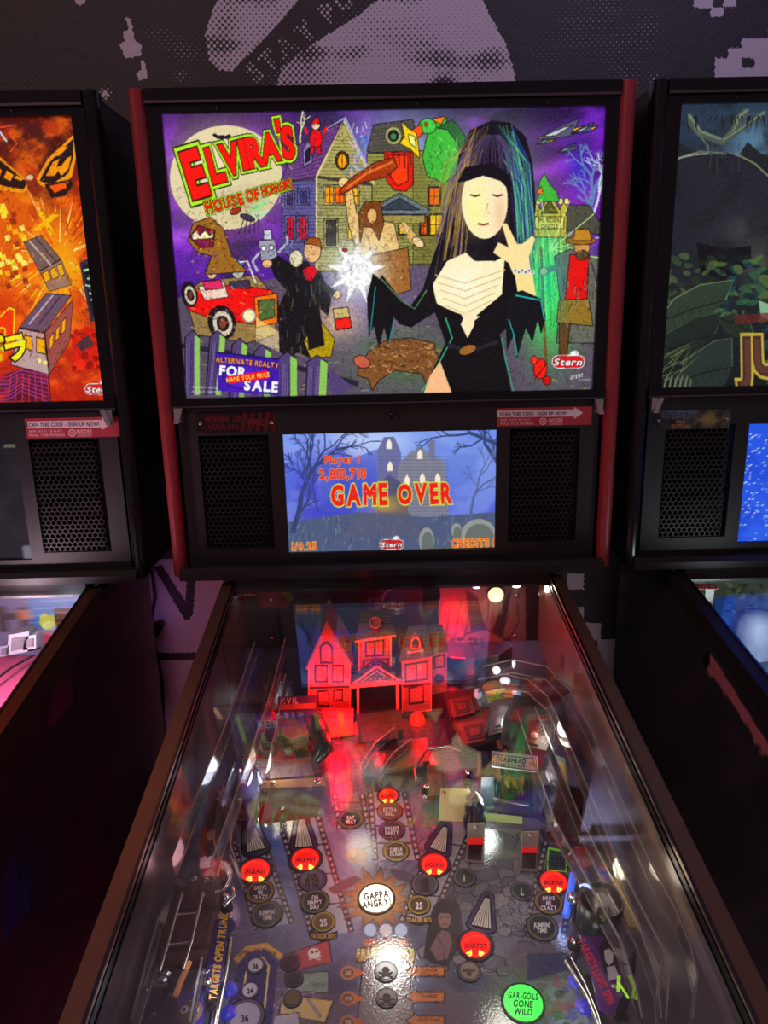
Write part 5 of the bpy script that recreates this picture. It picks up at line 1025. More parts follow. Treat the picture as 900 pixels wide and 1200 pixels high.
# steel trapdoor plate at the foot of the left ramp, wire rails, the brown trunk under them
m = MB(); plate(m, [(207, 1028), (254, 1034), (249, 1046), (232, 1043), (227, 1050), (224, 1042), (204, 1038)], .060, .0015); m.mat(1)
for x, y in ((226, 1030), (241, 1032)): m.lathe(pf(x, y, .0616), [(.004, 0), (.003, .0015), (.0005, .002)], 12, PN)
m.build('ramp_flap', [mat('flap_steel', (140, 128, 128), .3, .8), METAL], ROOT)
m = MB(); m.tube([pf(x, y, .056) for x, y in ((252, 1046), (262, 1044), (268, 1034), (272, 1022))], .0014); m.tube([pf(x, y, .056) for x, y in ((272, 1040), (274, 1050), (262, 1062))], .0022); m.build('wire_guide', METAL, ROOT)
TRUNK = mat('trunk_brown', (84, 54, 44), .5, noise=.25, nscale=60)
m = MB(); tk = [(209, 1050), (262, 1046), (244, 1134), (190, 1140)]; m.prism([pf(x, y, .02) for x, y in tk], PN*.026); m.mat(1)
for a, b in (((205, 1066), (258, 1062)), ((196, 1112), (249, 1106))): plate(m, [a, b, (b[0]-1, b[1]+5), (a[0]-1, a[1]+5)], .0461, .001)
for x, y in ((212, 1056), (240, 1054)):
    for d in (0, 48): m.lathe(pf(x-d*.32, y+d, .0465), [(.003, 0), (.003, .003), (.0006, .004)], 10, PN)
pftext(m, 'PROPERTY OF', 214, 1088, 6, .0464, 2, -75, .01, .14, .9); pftext(m, 'SPOOKY ACRES', 238, 1086, 6, .0464, 2, -75, .01, .14, .9)
m.build('trunk', [TRUNK, mat('trunk_strap', (58, 36, 32), .45), mat('trunk_print', (118, 82, 66), .5)], ROOT)
m = MB()
for pts in ([(214, 1046), (206, 1072), (196, 1108), (186, 1140)], [(238, 1046), (232, 1070), (224, 1104), (214, 1136)]): m.tube([pf(x, y, .060) for x, y in pts], .0019, 8)
for a, b in (((206, 1072), (232, 1070)), ((196, 1108), (224, 1104))): m.tube([pf(*a, .058), pf(*b, .058)], .0015, 8)
m.build('wire_rail', METAL, ROOT)
# plastics at the lower left
NAVY = mat('plastic_navy', (54, 40, 108), .22, coat=.8); YEL = mat('lettering_yellow', (226, 178, 50), .45)
m = MB(); plate(m, [(250, 1080), (267, 1076), (262, 1150), (245, 1166), (240, 1160)], .03); pftext(m, 'TARGETS OPEN TRUNK', 256, 1120, 8.8, .0325, 1, -82, .05, .06, .70); m.build('printed_plastic', [NAVY, YEL], ROOT)['label'] = 'blue plastic lettered targets open trunk'
post(267, 1074, .03); post(246, 1164, .03); post(262, 1108, .03)
channel([(176, 1090), (160, 1140), (146, 1185), (140, 1215)], [(190, 1092), (176, 1142), (164, 1188), (158, 1215)], [.05, .048, .046, .045], .02, 'clear_lane', CLEAR)
channel([(184, 1134), (168, 1180), (158, 1215)], [(240, 1138), (232, 1180), (226, 1215)], [.036, .036, .036], .018, 'clear_lane', CLEAR)
m = MB(); plate(m, [(210, 1164), (240, 1162), (238, 1206), (206, 1206)], .02); m.mat(1); m.lathe(pf(222, 1186, .0222), [(.0125, 0), (.011, .0012), (.0004, .0014)], 18, PN); m.mat(2)
for s in (-1, 1): m.lathe(pf(222+6*s, 1183, .0236), [(.0042, 0), (.0004, .001)], 12, PN)
m.mat(3)
for s in (-1, 1): m.lathe(pf(222+6*s, 1183, .0246), [(.0016, 0), (.0003, .0006)], 10, PN)
m.build('printed_plastic', [mat('plastic_violet', (76, 54, 150), .25, coat=.8), mat('goblin_ochre', (140, 100, 50), .5), WHITEINK, INK], ROOT)['label'] = 'violet plastic with a round cartoon face'
m = MB(); plate(m, [(181, 1142), (197, 1142), (196, 1158), (178, 1158)], .034, .002); m.mat(1).lathe(pf(190, 1148, .036), [(.005, 0), (.004, .003), (.0006, .004)], 14, PN); m.build('bracket', [mat('bracket_tan', (176, 140, 112), .35, .3), METAL], ROOT)
m = MB(); m.tube([pf(x, y, .03) for x, y in ((206, 1166), (212, 1150), (226, 1118))], .003, 10); m.build('lit_tube', mat('tube_orange', (236, 150, 90), .3, emit=(240, 150, 90), es=.35), ROOT)
m = MB(); m.tube([pf(x, y, .022) for x, y in ((270, 1100), (264, 1140), (256, 1180), (250, 1215))], .003, 10); m.tube([pf(x, y, .012) for x, y in ((258, 1140), (252, 1180), (246, 1215))], .004, 10); m.build('wire_guide', METAL, ROOT)
for x, y in ((200, 1170), (176, 1190), (248, 1180)): post(x, y, .036)
# red plastic with a plain pale portrait on the left wall
m = MB(); plate(m, [(246, 925), (268, 920), (270, 965), (262, 1005), (256, 1030), (236, 1030), (234, 985)], .028); m.mat(1)
st = []
for k in range(16): a = rad(22.5*k); q = (12, 6)[k % 2]; st.append((261+q*math.cos(a)*.8, 936+q*math.sin(a)*1.4))
plate(m, st, .0302, .0004); m.mat(2); plate(m, [(238, 962), (244, 954), (256, 956), (260, 966), (252, 972), (240, 970)], .0302, .0008); m.mat(1); m.lathe(pf(248, 978, .0302), [(.0075, 0), (.006, .0008), (.0003, .001)], 18, PN, .8, 1.1); m.mat(2); plate(m, [(238, 988), (256, 988), (254, 1000), (242, 1006)], .0303, .0008)
m.mat(1); plate(m, [(234, 1006), (250, 1000), (252, 1016), (234, 1018)], .0303, .0006)
m.build('printed_plastic', [mat('plastic_red', (150, 24, 30), .22, coat=.8), mat('print_pale', (196, 186, 184), .4), INK], ROOT)['label'] = 'red plastic with a pale portrait in a black cap'
m = MB(); plate(m, [(246, 1014), (272, 1010), (270, 1032), (248, 1034)], .012); m.mat(1).lathe(pf(264, 1022, .014), [(.006, 0), (.005, .003), (.0006, .004)], 14, PN); m.build('bracket', [mat('bracket_ochre', (150, 104, 56), .4), METAL], ROOT)
m = MB(); m.tube([pf(x, y, .02) for x, y in ((249, 1030), (253, 1012))], .002, 8); m.build('lit_tube', mat('tube_red', (250, 50, 40), .3, emit=(250, 50, 40), es=.6), ROOT)
# stand up targets with printed cards
def standup(x, y, w, h, face, facemat, parent=ROOT, lines=(), ink=INK, name='target', lean=.0):
    m = MB(); c = pf(x, y); W_ = w*pxm(x, y)/2; H = h
    m.obox(c+PN*H/2, (W_, 0, 0), PV*.0018, PN*H/2); m.mat(1); m.obox(c+PN*H*.55-PV*.0026, (W_*.88, 0, 0), PV*.0008, PN*H*.40)
    m.mat(2).obox(c+PN*.004+PV*.008, (W_*.5, 0, 0), PV*.008, PN*.002)
    return m.build(name, [face, facemat, METAL], parent)
DRED = mat('card_dark_red', (112, 34, 34), .35, noise=.2, nscale=120)
o = standup(287, 964, 24, .038, BLACK, DRED)
m = MB(); plate(m, [(277, 934), (302, 936), (302, 964), (276, 962)], .034, .002); m.mat(1); pftext(m, 'GRAVE', 289, 944, 5.5, .0364, 1, 2); pftext(m, 'DANGER', 288, 957, 5.5, .0364, 1, 2); m.mat(2); plate(m, [(278, 950), (301, 951), (300, 962), (277, 961)], .0361, .0002); m.build('printed_plastic', [mat('plastic_maroon', (92, 30, 34), .3, coat=.6), INK, mat('print_brick', (150, 54, 46), .4)], ROOT)
for x, y in ((312, 940), (316, 962), (332, 968)): post(x, y, .03, .003)
# hinged beige plates in the middle and their frames
m = MB(); A = [pf(306, 966, .012), pf(372, 958, .012), pf(382, 922, .05), pf(314, 926, .05)]; m.prism(A, PN*.002); m.mat(1).prism([A[3], A[2], pf(379, 913, .05), pf(311, 917, .05)], PN*.003); m.mat(2)
for x, y in ((320, 918), (372, 916)): m.lathe(pf(x, y, .0535), [(.0042, 0), (.0036, .0016), (.0006, .002)], 12, PN)
m.mat(3).prism([pf(303, 962, .0), pf(309, 962, .0), pf(311, 922, .046), pf(304, 923, .046)], PN*.004)
m.build('scoop_ramp', [mat('scoop_grey', (120, 112, 100), .3, .25), mat('scoop_edge', (206, 176, 124), .4, .2), METAL, mat('scoop_side_red', (130, 36, 34), .4)], ROOT)
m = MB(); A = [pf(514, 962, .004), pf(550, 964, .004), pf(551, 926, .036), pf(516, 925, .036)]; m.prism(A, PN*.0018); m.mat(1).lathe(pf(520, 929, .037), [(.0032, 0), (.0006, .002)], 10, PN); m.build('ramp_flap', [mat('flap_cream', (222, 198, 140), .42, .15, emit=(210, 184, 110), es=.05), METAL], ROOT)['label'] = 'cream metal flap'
# dark curved guide and blocks in the middle distance
m = MB(); m.tube([pf(x, y, h) for x, y, h in ((372, 842, .03), (376, 862, .04), (380, 878, .036), (370, 892, .026))], [.011, .014, .013, .008], 12); m.build('ramp_bend', mat('bend_green_black', (36, 50, 48), .25, coat=.8), ROOT)
CLOTH = mat('drab_olive', (92, 86, 60), .5, noise=.45, nscale=90)
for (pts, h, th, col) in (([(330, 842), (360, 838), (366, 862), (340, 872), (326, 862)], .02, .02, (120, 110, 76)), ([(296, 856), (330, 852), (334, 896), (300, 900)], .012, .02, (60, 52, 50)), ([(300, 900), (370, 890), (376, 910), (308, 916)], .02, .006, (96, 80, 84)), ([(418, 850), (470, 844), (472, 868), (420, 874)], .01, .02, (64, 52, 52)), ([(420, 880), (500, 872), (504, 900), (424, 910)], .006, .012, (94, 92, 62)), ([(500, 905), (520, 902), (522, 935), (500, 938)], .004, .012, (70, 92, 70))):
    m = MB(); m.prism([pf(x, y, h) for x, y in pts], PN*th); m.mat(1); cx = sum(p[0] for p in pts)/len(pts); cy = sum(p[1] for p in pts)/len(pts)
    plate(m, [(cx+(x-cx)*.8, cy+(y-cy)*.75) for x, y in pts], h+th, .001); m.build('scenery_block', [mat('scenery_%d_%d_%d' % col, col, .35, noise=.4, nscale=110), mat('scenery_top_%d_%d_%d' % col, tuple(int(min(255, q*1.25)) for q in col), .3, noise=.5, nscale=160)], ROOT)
m = MB()
for a, b, w in (((488, 898), (500, 878), 3), ((500, 878), (524, 874), 3), ((524, 874), (540, 880), 3), ((486, 900), (488, 916), 2)): m.tube([pf(*a, .03), pf(*b, .03)], .0018, 8)
m.build('wire_guide', METAL, ROOT)
channel([(424, 905), (440, 880), (462, 862)], [(446, 915), (462, 892), (482, 876)], [.02, .02, .02], .014, 'clear_lane', CLEAR)
# red star plastics with round domes
def dome(x, y, r, h, star=True):
    m = MB(); k = pxm(x, y, h)
    if star:
        st = []
        for q in range(12): a = rad(30*q+12); L_ = (r*1.75, r*1.25)[q % 2]; st.append((x+L_*math.cos(a), y+L_*.8*math.sin(a)))
        plate(m, st, h-.002, .002)
    m.mat(1).lathe(pf(x, y, h), [(r*k*1.15, 0), (r*k*1.15, .002), (r*k, .003), (r*k*.85, .0075), (r*k*.5, .011), (r*k*.05, .0125)], 22, PN); m.build('flasher_dome', [CLEARRED, mat('dome_red', (168, 18, 22), .08, emit=(150, 10, 14), es=.18, coat=1)], ROOT)
    post(x, y, h-.003, .004)
dome(314, 839, 9, .058); dome(680, 1005, 13, .036)
m = MB(); plate(m, [(308, 822), (330, 826), (330, 834), (306, 830)], .06, .001); pftext(m, 'TOP', 318, 828, 7, .0613, 1, 4); m.build('printed_plastic', [DRED, WHITEINK], ROOT)
m = MB(); plate(m, [(326, 818), (372, 816), (372, 838), (328, 840)], .05, .002); pftext(m, 'EVIL', 340, 821, 7, .0523, 1, -1, .04, .2); m.mat(2); plate(m, [(328, 826), (370, 824), (370, 830), (328, 832)], .0521, .0003); m.build('printed_plastic', [mat('plastic_purple', (74, 50, 104), .3, coat=.5), WHITEINK, mat('print_orange', (176, 110, 50), .4)], ROOT)
# ---- crypt on the right with its sign
crypt = MB(); crypt.prism([pf(x, y, 0) for x, y in ((566, 950), (640, 962), (648, 905), (575, 895))], PN*.004); CR = crypt.build('crypt', mat('crypt_stone', (54, 56, 48), .5, noise=.4, nscale=70), ROOT); CR['label'] = 'dark green crypt with a name board'
for x, y in ((570, 948), (634, 958)):
    m = MB(); c = pf(x, y); m.prism([c+np.array([-.008, 0, 0]), c+np.array([.008, 0, 0]), c+np.array([.006, .05, .006]), c+np.array([-.006, .05, .006])], PN*.052)
    m.build('crypt_wall', mat('crypt_wall_stone', (44, 50, 60), .45, noise=.5, nscale=80), CR)
m = MB(); m.obox(pf(602, 940)+PN*.022+PV*.006, (.027, 0, 0), PV*.003, PN*.02); m.mat(1)
for k in range(13): x = 580+k*3.7; p = pf(x, 940, .002)+PV*.0015; m.tube([p, p+PN*.034], .0008, 6)
for k in range(5): a = pf(580, 940, .006+k*.007)+PV*.0012; b = pf(625, 944, .006+k*.007)+PV*.0012; m.tube([a, b], .0007, 6)
m.build('crypt_gate', [mat('gate_green', (58, 72, 44), .4), mat('gate_iron', (40, 42, 34), .35, .6)], CR)
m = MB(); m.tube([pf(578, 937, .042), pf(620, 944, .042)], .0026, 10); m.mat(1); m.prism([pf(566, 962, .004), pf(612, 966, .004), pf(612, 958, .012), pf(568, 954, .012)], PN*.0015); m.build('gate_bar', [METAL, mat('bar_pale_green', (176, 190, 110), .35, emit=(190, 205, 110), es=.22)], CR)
FOL = mat('foliage_green', (62, 84, 40), .5, noise=.5, nscale=120)
m = MB()
for k in range(46):
    x, y = rr.uniform(582, 616), rr.uniform(850, 915); p = pf(x, y, rr.uniform(.05, .062)); d = np.array([rr.uniform(-.004, .004), rr.uniform(-.022, -.008), rr.uniform(-.008, .004)]); w = np.array([.0022, 0, .001]); m.k = k % 2; m.add([p-w, p+w, p+d*.5+w*1.2, p+d, p+d*.5-w*1.2], [(0, 1, 2, 3, 4)])
m.build('creeper', [FOL, mat('foliage_yellow', (124, 112, 40), .5, noise=.4, nscale=120)], CR)
m = MB(); rf = [(590, 846), (602, 818), (640, 824), (650, 850), (640, 884), (586, 872)]; m.prism([pf(x, y, .068) for x, y in rf], PN*.006); m.mat(1); m.prism([pf(x, y, .0742) for x, y in ((600, 824), (636, 830), (626, 850), (592, 842))], PN*.001); m.build('crypt_roof', [mat('crypt_roof_tile', (58, 50, 46), .45, noise=.5, nscale=160), mat('crypt_roof_edge', (76, 68, 56), .45, noise=.4, nscale=200)], CR)
m = MB(); m.prism([pf(x, y, .066) for x, y in ((618, 850), (634, 854), (630, 880), (616, 876))], PN*.010); m.mat(1).lathe(pf(626, 862, .0765), [(.0055, 0), (.005, .002), (.0006, .004)], 16, PN); m.build('skull_panel', [mat('panel_crimson', (110, 34, 36), .35), mat('skull_pink', (190, 130, 120), .5)], CR)
sg = [(576, 882), (630, 888), (631, 906), (576, 899)]; ctr = pf(603, 894, .066)
def sgf(x, y): return pf(x, y, .0672)
m = MB(); m.prism([pf(x, y, .064) for x, y in sg], PN*.003); m.mat(1); plate(m, [(577.5, 883.5), (628.5, 889.3), (629.5, 904.2), (577.5, 897.6)], .067, .0001); m.mat(0); plate(m, [(578.6, 884.6), (627.6, 890.2), (628.4, 903), (578.6, 896.6)], .0671, .00008)
pftext(m, 'DEADHEAD', 599, 890.6, 5.4, .0673, 1, 6.5, .04, .1, .78); pftext(m, 'FAMILY CRYPT', 598, 897.4, 4.6, .0673, 1, 6.5, .02, .12, .72)
m.mat(2).lathe(pf(623, 895, .0672), [(.0042, 0), (.0036, .0012), (.0004, .002)], 14, PN); m.lathe(pf(579.5, 890, .0672), [(.0032, 0), (.0028, .001), (.0004, .0016)], 14, PN); m.mat(1)
for s in (-1, 1): m.lathe(pf(623+1.8*s, 894, .0688), [(.0009, 0), (.0002, .0006)], 8, PN)
m.build('name_board', [mat('board_pale', (206, 198, 196), .4), INK, mat('skull_yellow', (206, 180, 96), .5)], CR)['label'] = 'pale name board lettered deadhead family crypt'
# blocks, cards and caps at the upper right
m = MB(); m.prism([pf(x, y, .05) for x, y in ((610, 800), (650, 792), (668, 812), (648, 824), (622, 816))], PN*.006); m.mat(1); m.prism([pf(x, y, .056) for x, y in ((622, 802), (640, 798), (648, 810), (630, 814))], PN*.004); m.build('red_plastic_cover', [mat('cover_crimson', (124, 22, 28), .15, coat=1), mat('cover_crimson_light', (160, 34, 36), .15, coat=1)], ROOT)
m = MB(); m.lathe(pf(592, 798, .07), [(.008, 0), (.007, .003), (.001, .006)], 16, PN); m.build('white_lamp', mat('white_lamp_lit', (255, 255, 255), .3, emit=(250, 252, 255), es=3.0), ROOT); light('lamp_glow', 'POINT', pf(592, 797, .085), .05, (1, .97, .95), .006)
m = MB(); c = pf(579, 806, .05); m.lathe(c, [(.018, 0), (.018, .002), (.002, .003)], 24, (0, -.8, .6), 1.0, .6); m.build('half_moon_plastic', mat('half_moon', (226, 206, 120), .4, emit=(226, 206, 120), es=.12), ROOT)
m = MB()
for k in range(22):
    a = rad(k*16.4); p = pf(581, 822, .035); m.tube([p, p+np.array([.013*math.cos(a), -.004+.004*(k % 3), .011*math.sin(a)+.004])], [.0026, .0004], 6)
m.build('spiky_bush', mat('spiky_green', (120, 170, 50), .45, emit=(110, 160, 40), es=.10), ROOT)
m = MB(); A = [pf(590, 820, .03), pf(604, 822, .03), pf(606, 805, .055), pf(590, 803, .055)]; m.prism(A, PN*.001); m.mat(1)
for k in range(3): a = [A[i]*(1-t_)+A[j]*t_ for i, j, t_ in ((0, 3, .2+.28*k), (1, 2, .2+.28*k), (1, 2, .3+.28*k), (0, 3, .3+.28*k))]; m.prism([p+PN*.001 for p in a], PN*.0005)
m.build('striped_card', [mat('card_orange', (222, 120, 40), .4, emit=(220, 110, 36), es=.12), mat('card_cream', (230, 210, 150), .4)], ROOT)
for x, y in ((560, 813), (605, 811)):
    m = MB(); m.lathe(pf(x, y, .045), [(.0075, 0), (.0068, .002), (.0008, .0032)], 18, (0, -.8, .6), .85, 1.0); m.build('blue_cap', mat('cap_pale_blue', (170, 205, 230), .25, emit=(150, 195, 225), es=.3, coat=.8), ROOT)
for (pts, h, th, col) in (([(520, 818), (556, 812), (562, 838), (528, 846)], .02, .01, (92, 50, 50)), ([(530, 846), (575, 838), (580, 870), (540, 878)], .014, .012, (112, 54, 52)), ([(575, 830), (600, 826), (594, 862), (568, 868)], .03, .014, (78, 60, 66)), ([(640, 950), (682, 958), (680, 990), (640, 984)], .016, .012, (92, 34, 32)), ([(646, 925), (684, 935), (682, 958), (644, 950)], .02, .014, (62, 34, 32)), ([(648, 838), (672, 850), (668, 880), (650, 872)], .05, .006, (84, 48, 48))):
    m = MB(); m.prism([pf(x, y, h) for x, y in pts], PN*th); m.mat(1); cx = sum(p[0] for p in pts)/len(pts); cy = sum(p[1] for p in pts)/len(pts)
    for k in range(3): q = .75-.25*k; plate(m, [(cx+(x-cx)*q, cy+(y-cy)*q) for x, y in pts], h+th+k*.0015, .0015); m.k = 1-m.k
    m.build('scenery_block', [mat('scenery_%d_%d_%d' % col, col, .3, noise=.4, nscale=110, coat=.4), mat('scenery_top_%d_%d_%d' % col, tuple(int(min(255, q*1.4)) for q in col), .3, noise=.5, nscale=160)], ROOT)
m = MB(); A = [pf(655, 920, .05), pf(668, 926, .05), pf(662, 890, .055), pf(652, 886, .055)]; m.prism(A, PN*.0015); m.mat(1); c_ = sum(A)/4; m.prism([c_+(p-c_)*.6+PN*.0016 for p in A], PN*.0006); m.build('printed_card', [mat('card_teal', (96, 140, 120), .4), mat('card_gold', (206, 160, 60), .4)], ROOT)
# grey diverter fin and cream wall lining on the right lane
m = MB(); m.prism([pf(687, 940, .03), pf(722, 1026, .03), pf(704, 1024, .03), pf(686, 955, .03)], PN*.012); m.build('lane_fin', mat('fin_grey_green', (86, 86, 72), .35), ROOT)
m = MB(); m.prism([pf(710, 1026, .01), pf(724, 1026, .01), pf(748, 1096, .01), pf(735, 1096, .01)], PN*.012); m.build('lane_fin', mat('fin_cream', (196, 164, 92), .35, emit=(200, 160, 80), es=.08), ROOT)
# targets in front of the crypt and the dark stone columns
m = MB()
for x, y, sx, h in ((556, 968, 12, .045), (640, 948, 8, .04)):
    for k in range(4): m.lathe(pf(x+rr.uniform(-4, 4), y+rr.uniform(-12, 6)), [(.010, 0), (.012, h*.3), (.008, h*.6), (.010, h*.8), (.003, h)], 10, PN)
m.build('stone_column', mat('column_dark', (38, 36, 40), .35, noise=.5, nscale=140, coat=.4), ROOT)
TF = mat('target_steel', (196, 184, 170), .35, .5)
for x, y, w in ((557, 990, 20), (620, 1000, 20)):
    m = MB(); W_ = w*pxm(x, y)/2; c = pf(x, y); m.obox(c+PN*.022, (W_, 0, 0), PV*.001, PN*.012); m.lathe(c+PN*.030-PV*.001, [(.003, 0), (.003, .003), (.001, .004)], 12, -PV); m.mat(1).obox(c+PN*.006, (W_*.92, 0, 0), PV*.0012, PN*.006); m.mat(2).prism([pf(x-w*.62, y+20, .001), pf(x+w*.5, y+22, .001), pf(x+w*.55, y-2, .001), pf(x-w*.5, y-3, .001)], PN*.0006); m.mat(3).prism([pf(x-w*.42, y+17, .0016), pf(x+w*.36, y+18, .0016), pf(x+w*.42, y, .0016), pf(x-w*.38, y, .0016)], PN*.0006); m.build('target', [TF, mat('target_red_lit', (220, 40, 36), .3, emit=(220, 36, 30), es=.6), mat('target_slot_rim', (120, 104, 96), .4), mat('target_slot', (22, 16, 18), .5)], ROOT)
m = MB(); cdp = [(642, 994), (664, 998), (664, 1022), (641, 1020)]; plate(m, cdp, .002, .002); m.mat(1); plate(m, [(643.5, 996), (662.5, 999.5), (662.5, 1021), (642.5, 1019)], .004, .0006); pftext(m, 'SCARE', 653, 1006, 5.4, .0048, 2, 6, .04); pftext(m, 'TACTIC', 653, 1013, 5.4, .0048, 2, 6, .04); m.build('printed_card', [mat('card_rim_green', (120, 190, 50), .35, emit=(120, 200, 50), es=.35), mat('card_slate', (70, 84, 104), .3), INK], ROOT)
m = MB(); c = pf(664, 1072); m.tube([pf(663, 1074, .012), pf(672, 1024, .02)], .004, 10); m.build('lit_tube', mat('tube_blue', (70, 110, 240), .3, emit=(70, 110, 240), es=.7), ROOT)
light('tube_glow', 'POINT', pf(668, 1050, .03), .03, (.35, .5, 1), .01)
# lettered plastic with portrait and the dark round cup above it on the right
PP = mat('plastic_plum', (84, 36, 112), .22, coat=.8); MAG = mat('lettering_magenta', (214, 44, 92), .45)
m = MB(); plate(m, [(681, 1098), (722, 1100), (738, 1150), (718, 1192), (702, 1184)], .034); pftext(m, 'TARGETS LIGHT SPIN', 699, 1138, 9, .0365, 1, 64, .05, .06, .62); m.mat(2); m.prism([pf(x, y, .0364) for x, y in ((701, 1112), (706, 1102), (716, 1103), (722, 1116), (724, 1140), (708, 1140))], PN*.0004); m.mat(3); m.prism([pf(x, y, .037) for x, y in ((708, 1114), (714, 1112), (719, 1118), (718, 1128), (713, 1132), (709, 1124))], PN*.0006); m.prism([pf(x, y, .037) for x, y in ((711, 1134), (720, 1132), (726, 1146), (714, 1150))], PN*.0006)
m.build('printed_plastic', [PP, MAG, INK, mat('portrait_grey', (178, 170, 182), .4)], ROOT)['label'] = 'plum plastic lettered targets light spin'
m = MB(); c = pf(701, 1086, .012); m.lathe(c, [(.0235, 0), (.0235, .040), (.0215, .040), (.0215, .004), (.001, .004)], 30, PN); m.mat(1); 
q = [pf(706, 1092, .0525), pf(720, 1094, .0525), pf(720, 1104, .046), pf(704, 1103, .046)]
f2 = lambda x, y: pf(x, y, .055); m.poly([f2(*p) for p in ((702, 1074), (709, 1068), (709, 1072), (712, 1072), (713, 1079), (709, 1078), (708, 1081))]); m.mat(2); m.prism([pf(x, y, .0535) for x, y in ((700, 1064), (712, 1062), (716, 1082), (700, 1084))], PN*.001); m.build('round_cup', [mat('cup_black_green', (30, 34, 28), .3, coat=.2), mat('cup_arrow_green', (120, 150, 40), .35), mat('cup_face', (26, 28, 24), .3)], ROOT)
m = MB(); m.lathe(pf(671, 1075), [(.005, 0), (.005, .026), (.008, .027), (.008, .030), (.004, .034)], 16, PN); m.build('post', METAL, ROOT)
m = MB(); A = [pf(723, 1146, .04), pf(727, 1146, .04), pf(725, 1196, .022), pf(721, 1196, .022)]; m.prism(A, PN*.003); m.tube([pf(724, 1150, .043), pf(737, 1170, .038)], .0012, 8); m.build('lit_tube', mat('tube_lime', (170, 220, 50), .3, emit=(165, 220, 50), es=.55), ROOT)
m = MB(); m.tube([pf(x, y, h) for x, y, h in ((742, 1118, .04), (738, 1150, .036), (730, 1176, .03), (722, 1196, .024))], [.003, .0045, .005, .004], 10); m.build('cable', mat('cable_black', (18, 16, 18), .45), ROOT)
m = MB(); m.tube([pf(x, y, .02) for x, y in ((670, 1122), (686, 1152), (702, 1190), (708, 1215))], .0016, 8); m.tube([pf(x, y, .012) for x, y in ((664, 1126), (690, 1170), (704, 1205))], .003, 8); m.build('wire_guide', METAL, ROOT)
for x, y, h in ((684, 1098, .034), (716, 1186, .034), (672, 1118, .02), (282, 930, .04), (548, 925, .03), (640, 915, .05), (500, 935, .02)): post(x, y, h)
# blue side lamps in the outlanes
for x, y in ((269, 1160), (268, 1188), (674, 1150), (684, 1180)):
    m = MB(); m.lathe(pf(x, y), [(.0085, 0), (.008, .0016), (.0006, .003)], 18, PN); m.build('lane_lamp', mat('lane_lamp_blue', (60, 60, 190), .3, emit=(50, 46, 170), es=.5), ROOT)
# general lighting bulbs under the plastics
for x, y, h, e, col in ((302, 905, .035, .10, (.9, .95, 1)), (568, 926, .04, .10, (.95, 1, 1)), (250, 1000, .05, .03, (1, .5, .5)), (722, 1020, .07, .05, (1, .85, .6)), (420, 910, .06, .035, (1, .88, .66)), (330, 890, .06, .04, (1, .85, .6)), (250, 1150, .06, .05, (.8, .75, 1)), (660, 1170, .05, .05, (.9, .9, .8)), (455, 990, .09, .14, (1, .92, .85)), (600, 1060, .09, .06, (1, .9, .8)), (740, 900, .10, .12, (1, .85, .6)), (640, 860, .08, .08, (1, .85, .75))):
    c = pf(x, y, h); light('bulb_light', 'POINT', c, e*1.7, col, .02, spec=.12)
for x, y in ((306, 915), (568, 927)):
    m = MB(); c = pf(x, y); m.lathe(c, [(.004, 0), (.004, .008), (.0045, .012), (.003, .018), (.0005, .021)], 12, PN); m.build('bulb', mat('bulb_lit', (255, 255, 255), .3, emit=(235, 245, 255), es=1.3), ROOT)
# ------------------------------------------------------------------ neighbouring machines
def nu_print(xs, zs, y):
    p = Print((xs[0], y, zs[0]), (xs[-1]-xs[0], 0, 0), (0, 0, zs[-1]-zs[0]), 10, 10); X, Z = np.meshgrid(xs, zs)
    p.P = np.stack([X, np.full_like(X, y), Z], -1); p.ny, p.nx = X.shape; p.px, p.py = proj(p.P); p.A = np.empty(X.shape+(3,)); p.A[:] = 20; p.cell = (.8, .8); return p
LX, RX = -.775, .755
ML = machine(LX, 'pinball machine with black trim and a fiery orange picture, left of the middle one', BLACKG, WOOD, mat('rail_bronze', (120, 84, 66), .42, .8, noise=.12, nscale=30), False, True)
MR = machine(RX, 'pinball machine with black trim and a dark jungle picture, right of the middle one', BLACKG, WOOD, RAILDK, True, False)
# ---- left picture: explosion, trains, moth like wings
a = nu_print(np.concatenate([np.linspace(LX-.323, -.60, 40, endpoint=False), np.linspace(-.60, LX+.326, 170)]), np.linspace(1.464, 1.879, 330), .008)
rr = random.Random(31)
a.vgrad(140, 470, (70, 20, 14), (170, 50, 24)); a.glow(60, 190, 70, 60, (50, 18, 16), .8); a.glow(30, 300, 90, 70, (236, 110, 30), .8); a.glow(70, 320, 40, 60, (250, 200, 60), .7); a.glow(20, 250, 30, 40, (255, 170, 50), .7); a.glow(110, 220, 20, 60, (190, 56, 24), .6); a.glow(60, 440, 80, 30, (150, 50, 34), .7)
a.clouds((250, 130, 40), .6, 34, 4, .5); a.clouds((130, 26, 14), .45, 26, 7, .55)
for k in range(110):
    an = rr.uniform(0, 360); r0 = rr.uniform(10, 60); L = rr.uniform(10, 40); c, q = math.cos(rad(an)), math.sin(rad(an)); a.line([(70+r0*c, 300+r0*q), (70+(r0+L)*c, 300+(r0+L)*q)], rr.uniform(.8, 2.6), rr.choice([(255, 210, 70), (255, 120, 30), (250, 240, 160), (140, 30, 14)]), .7, True)
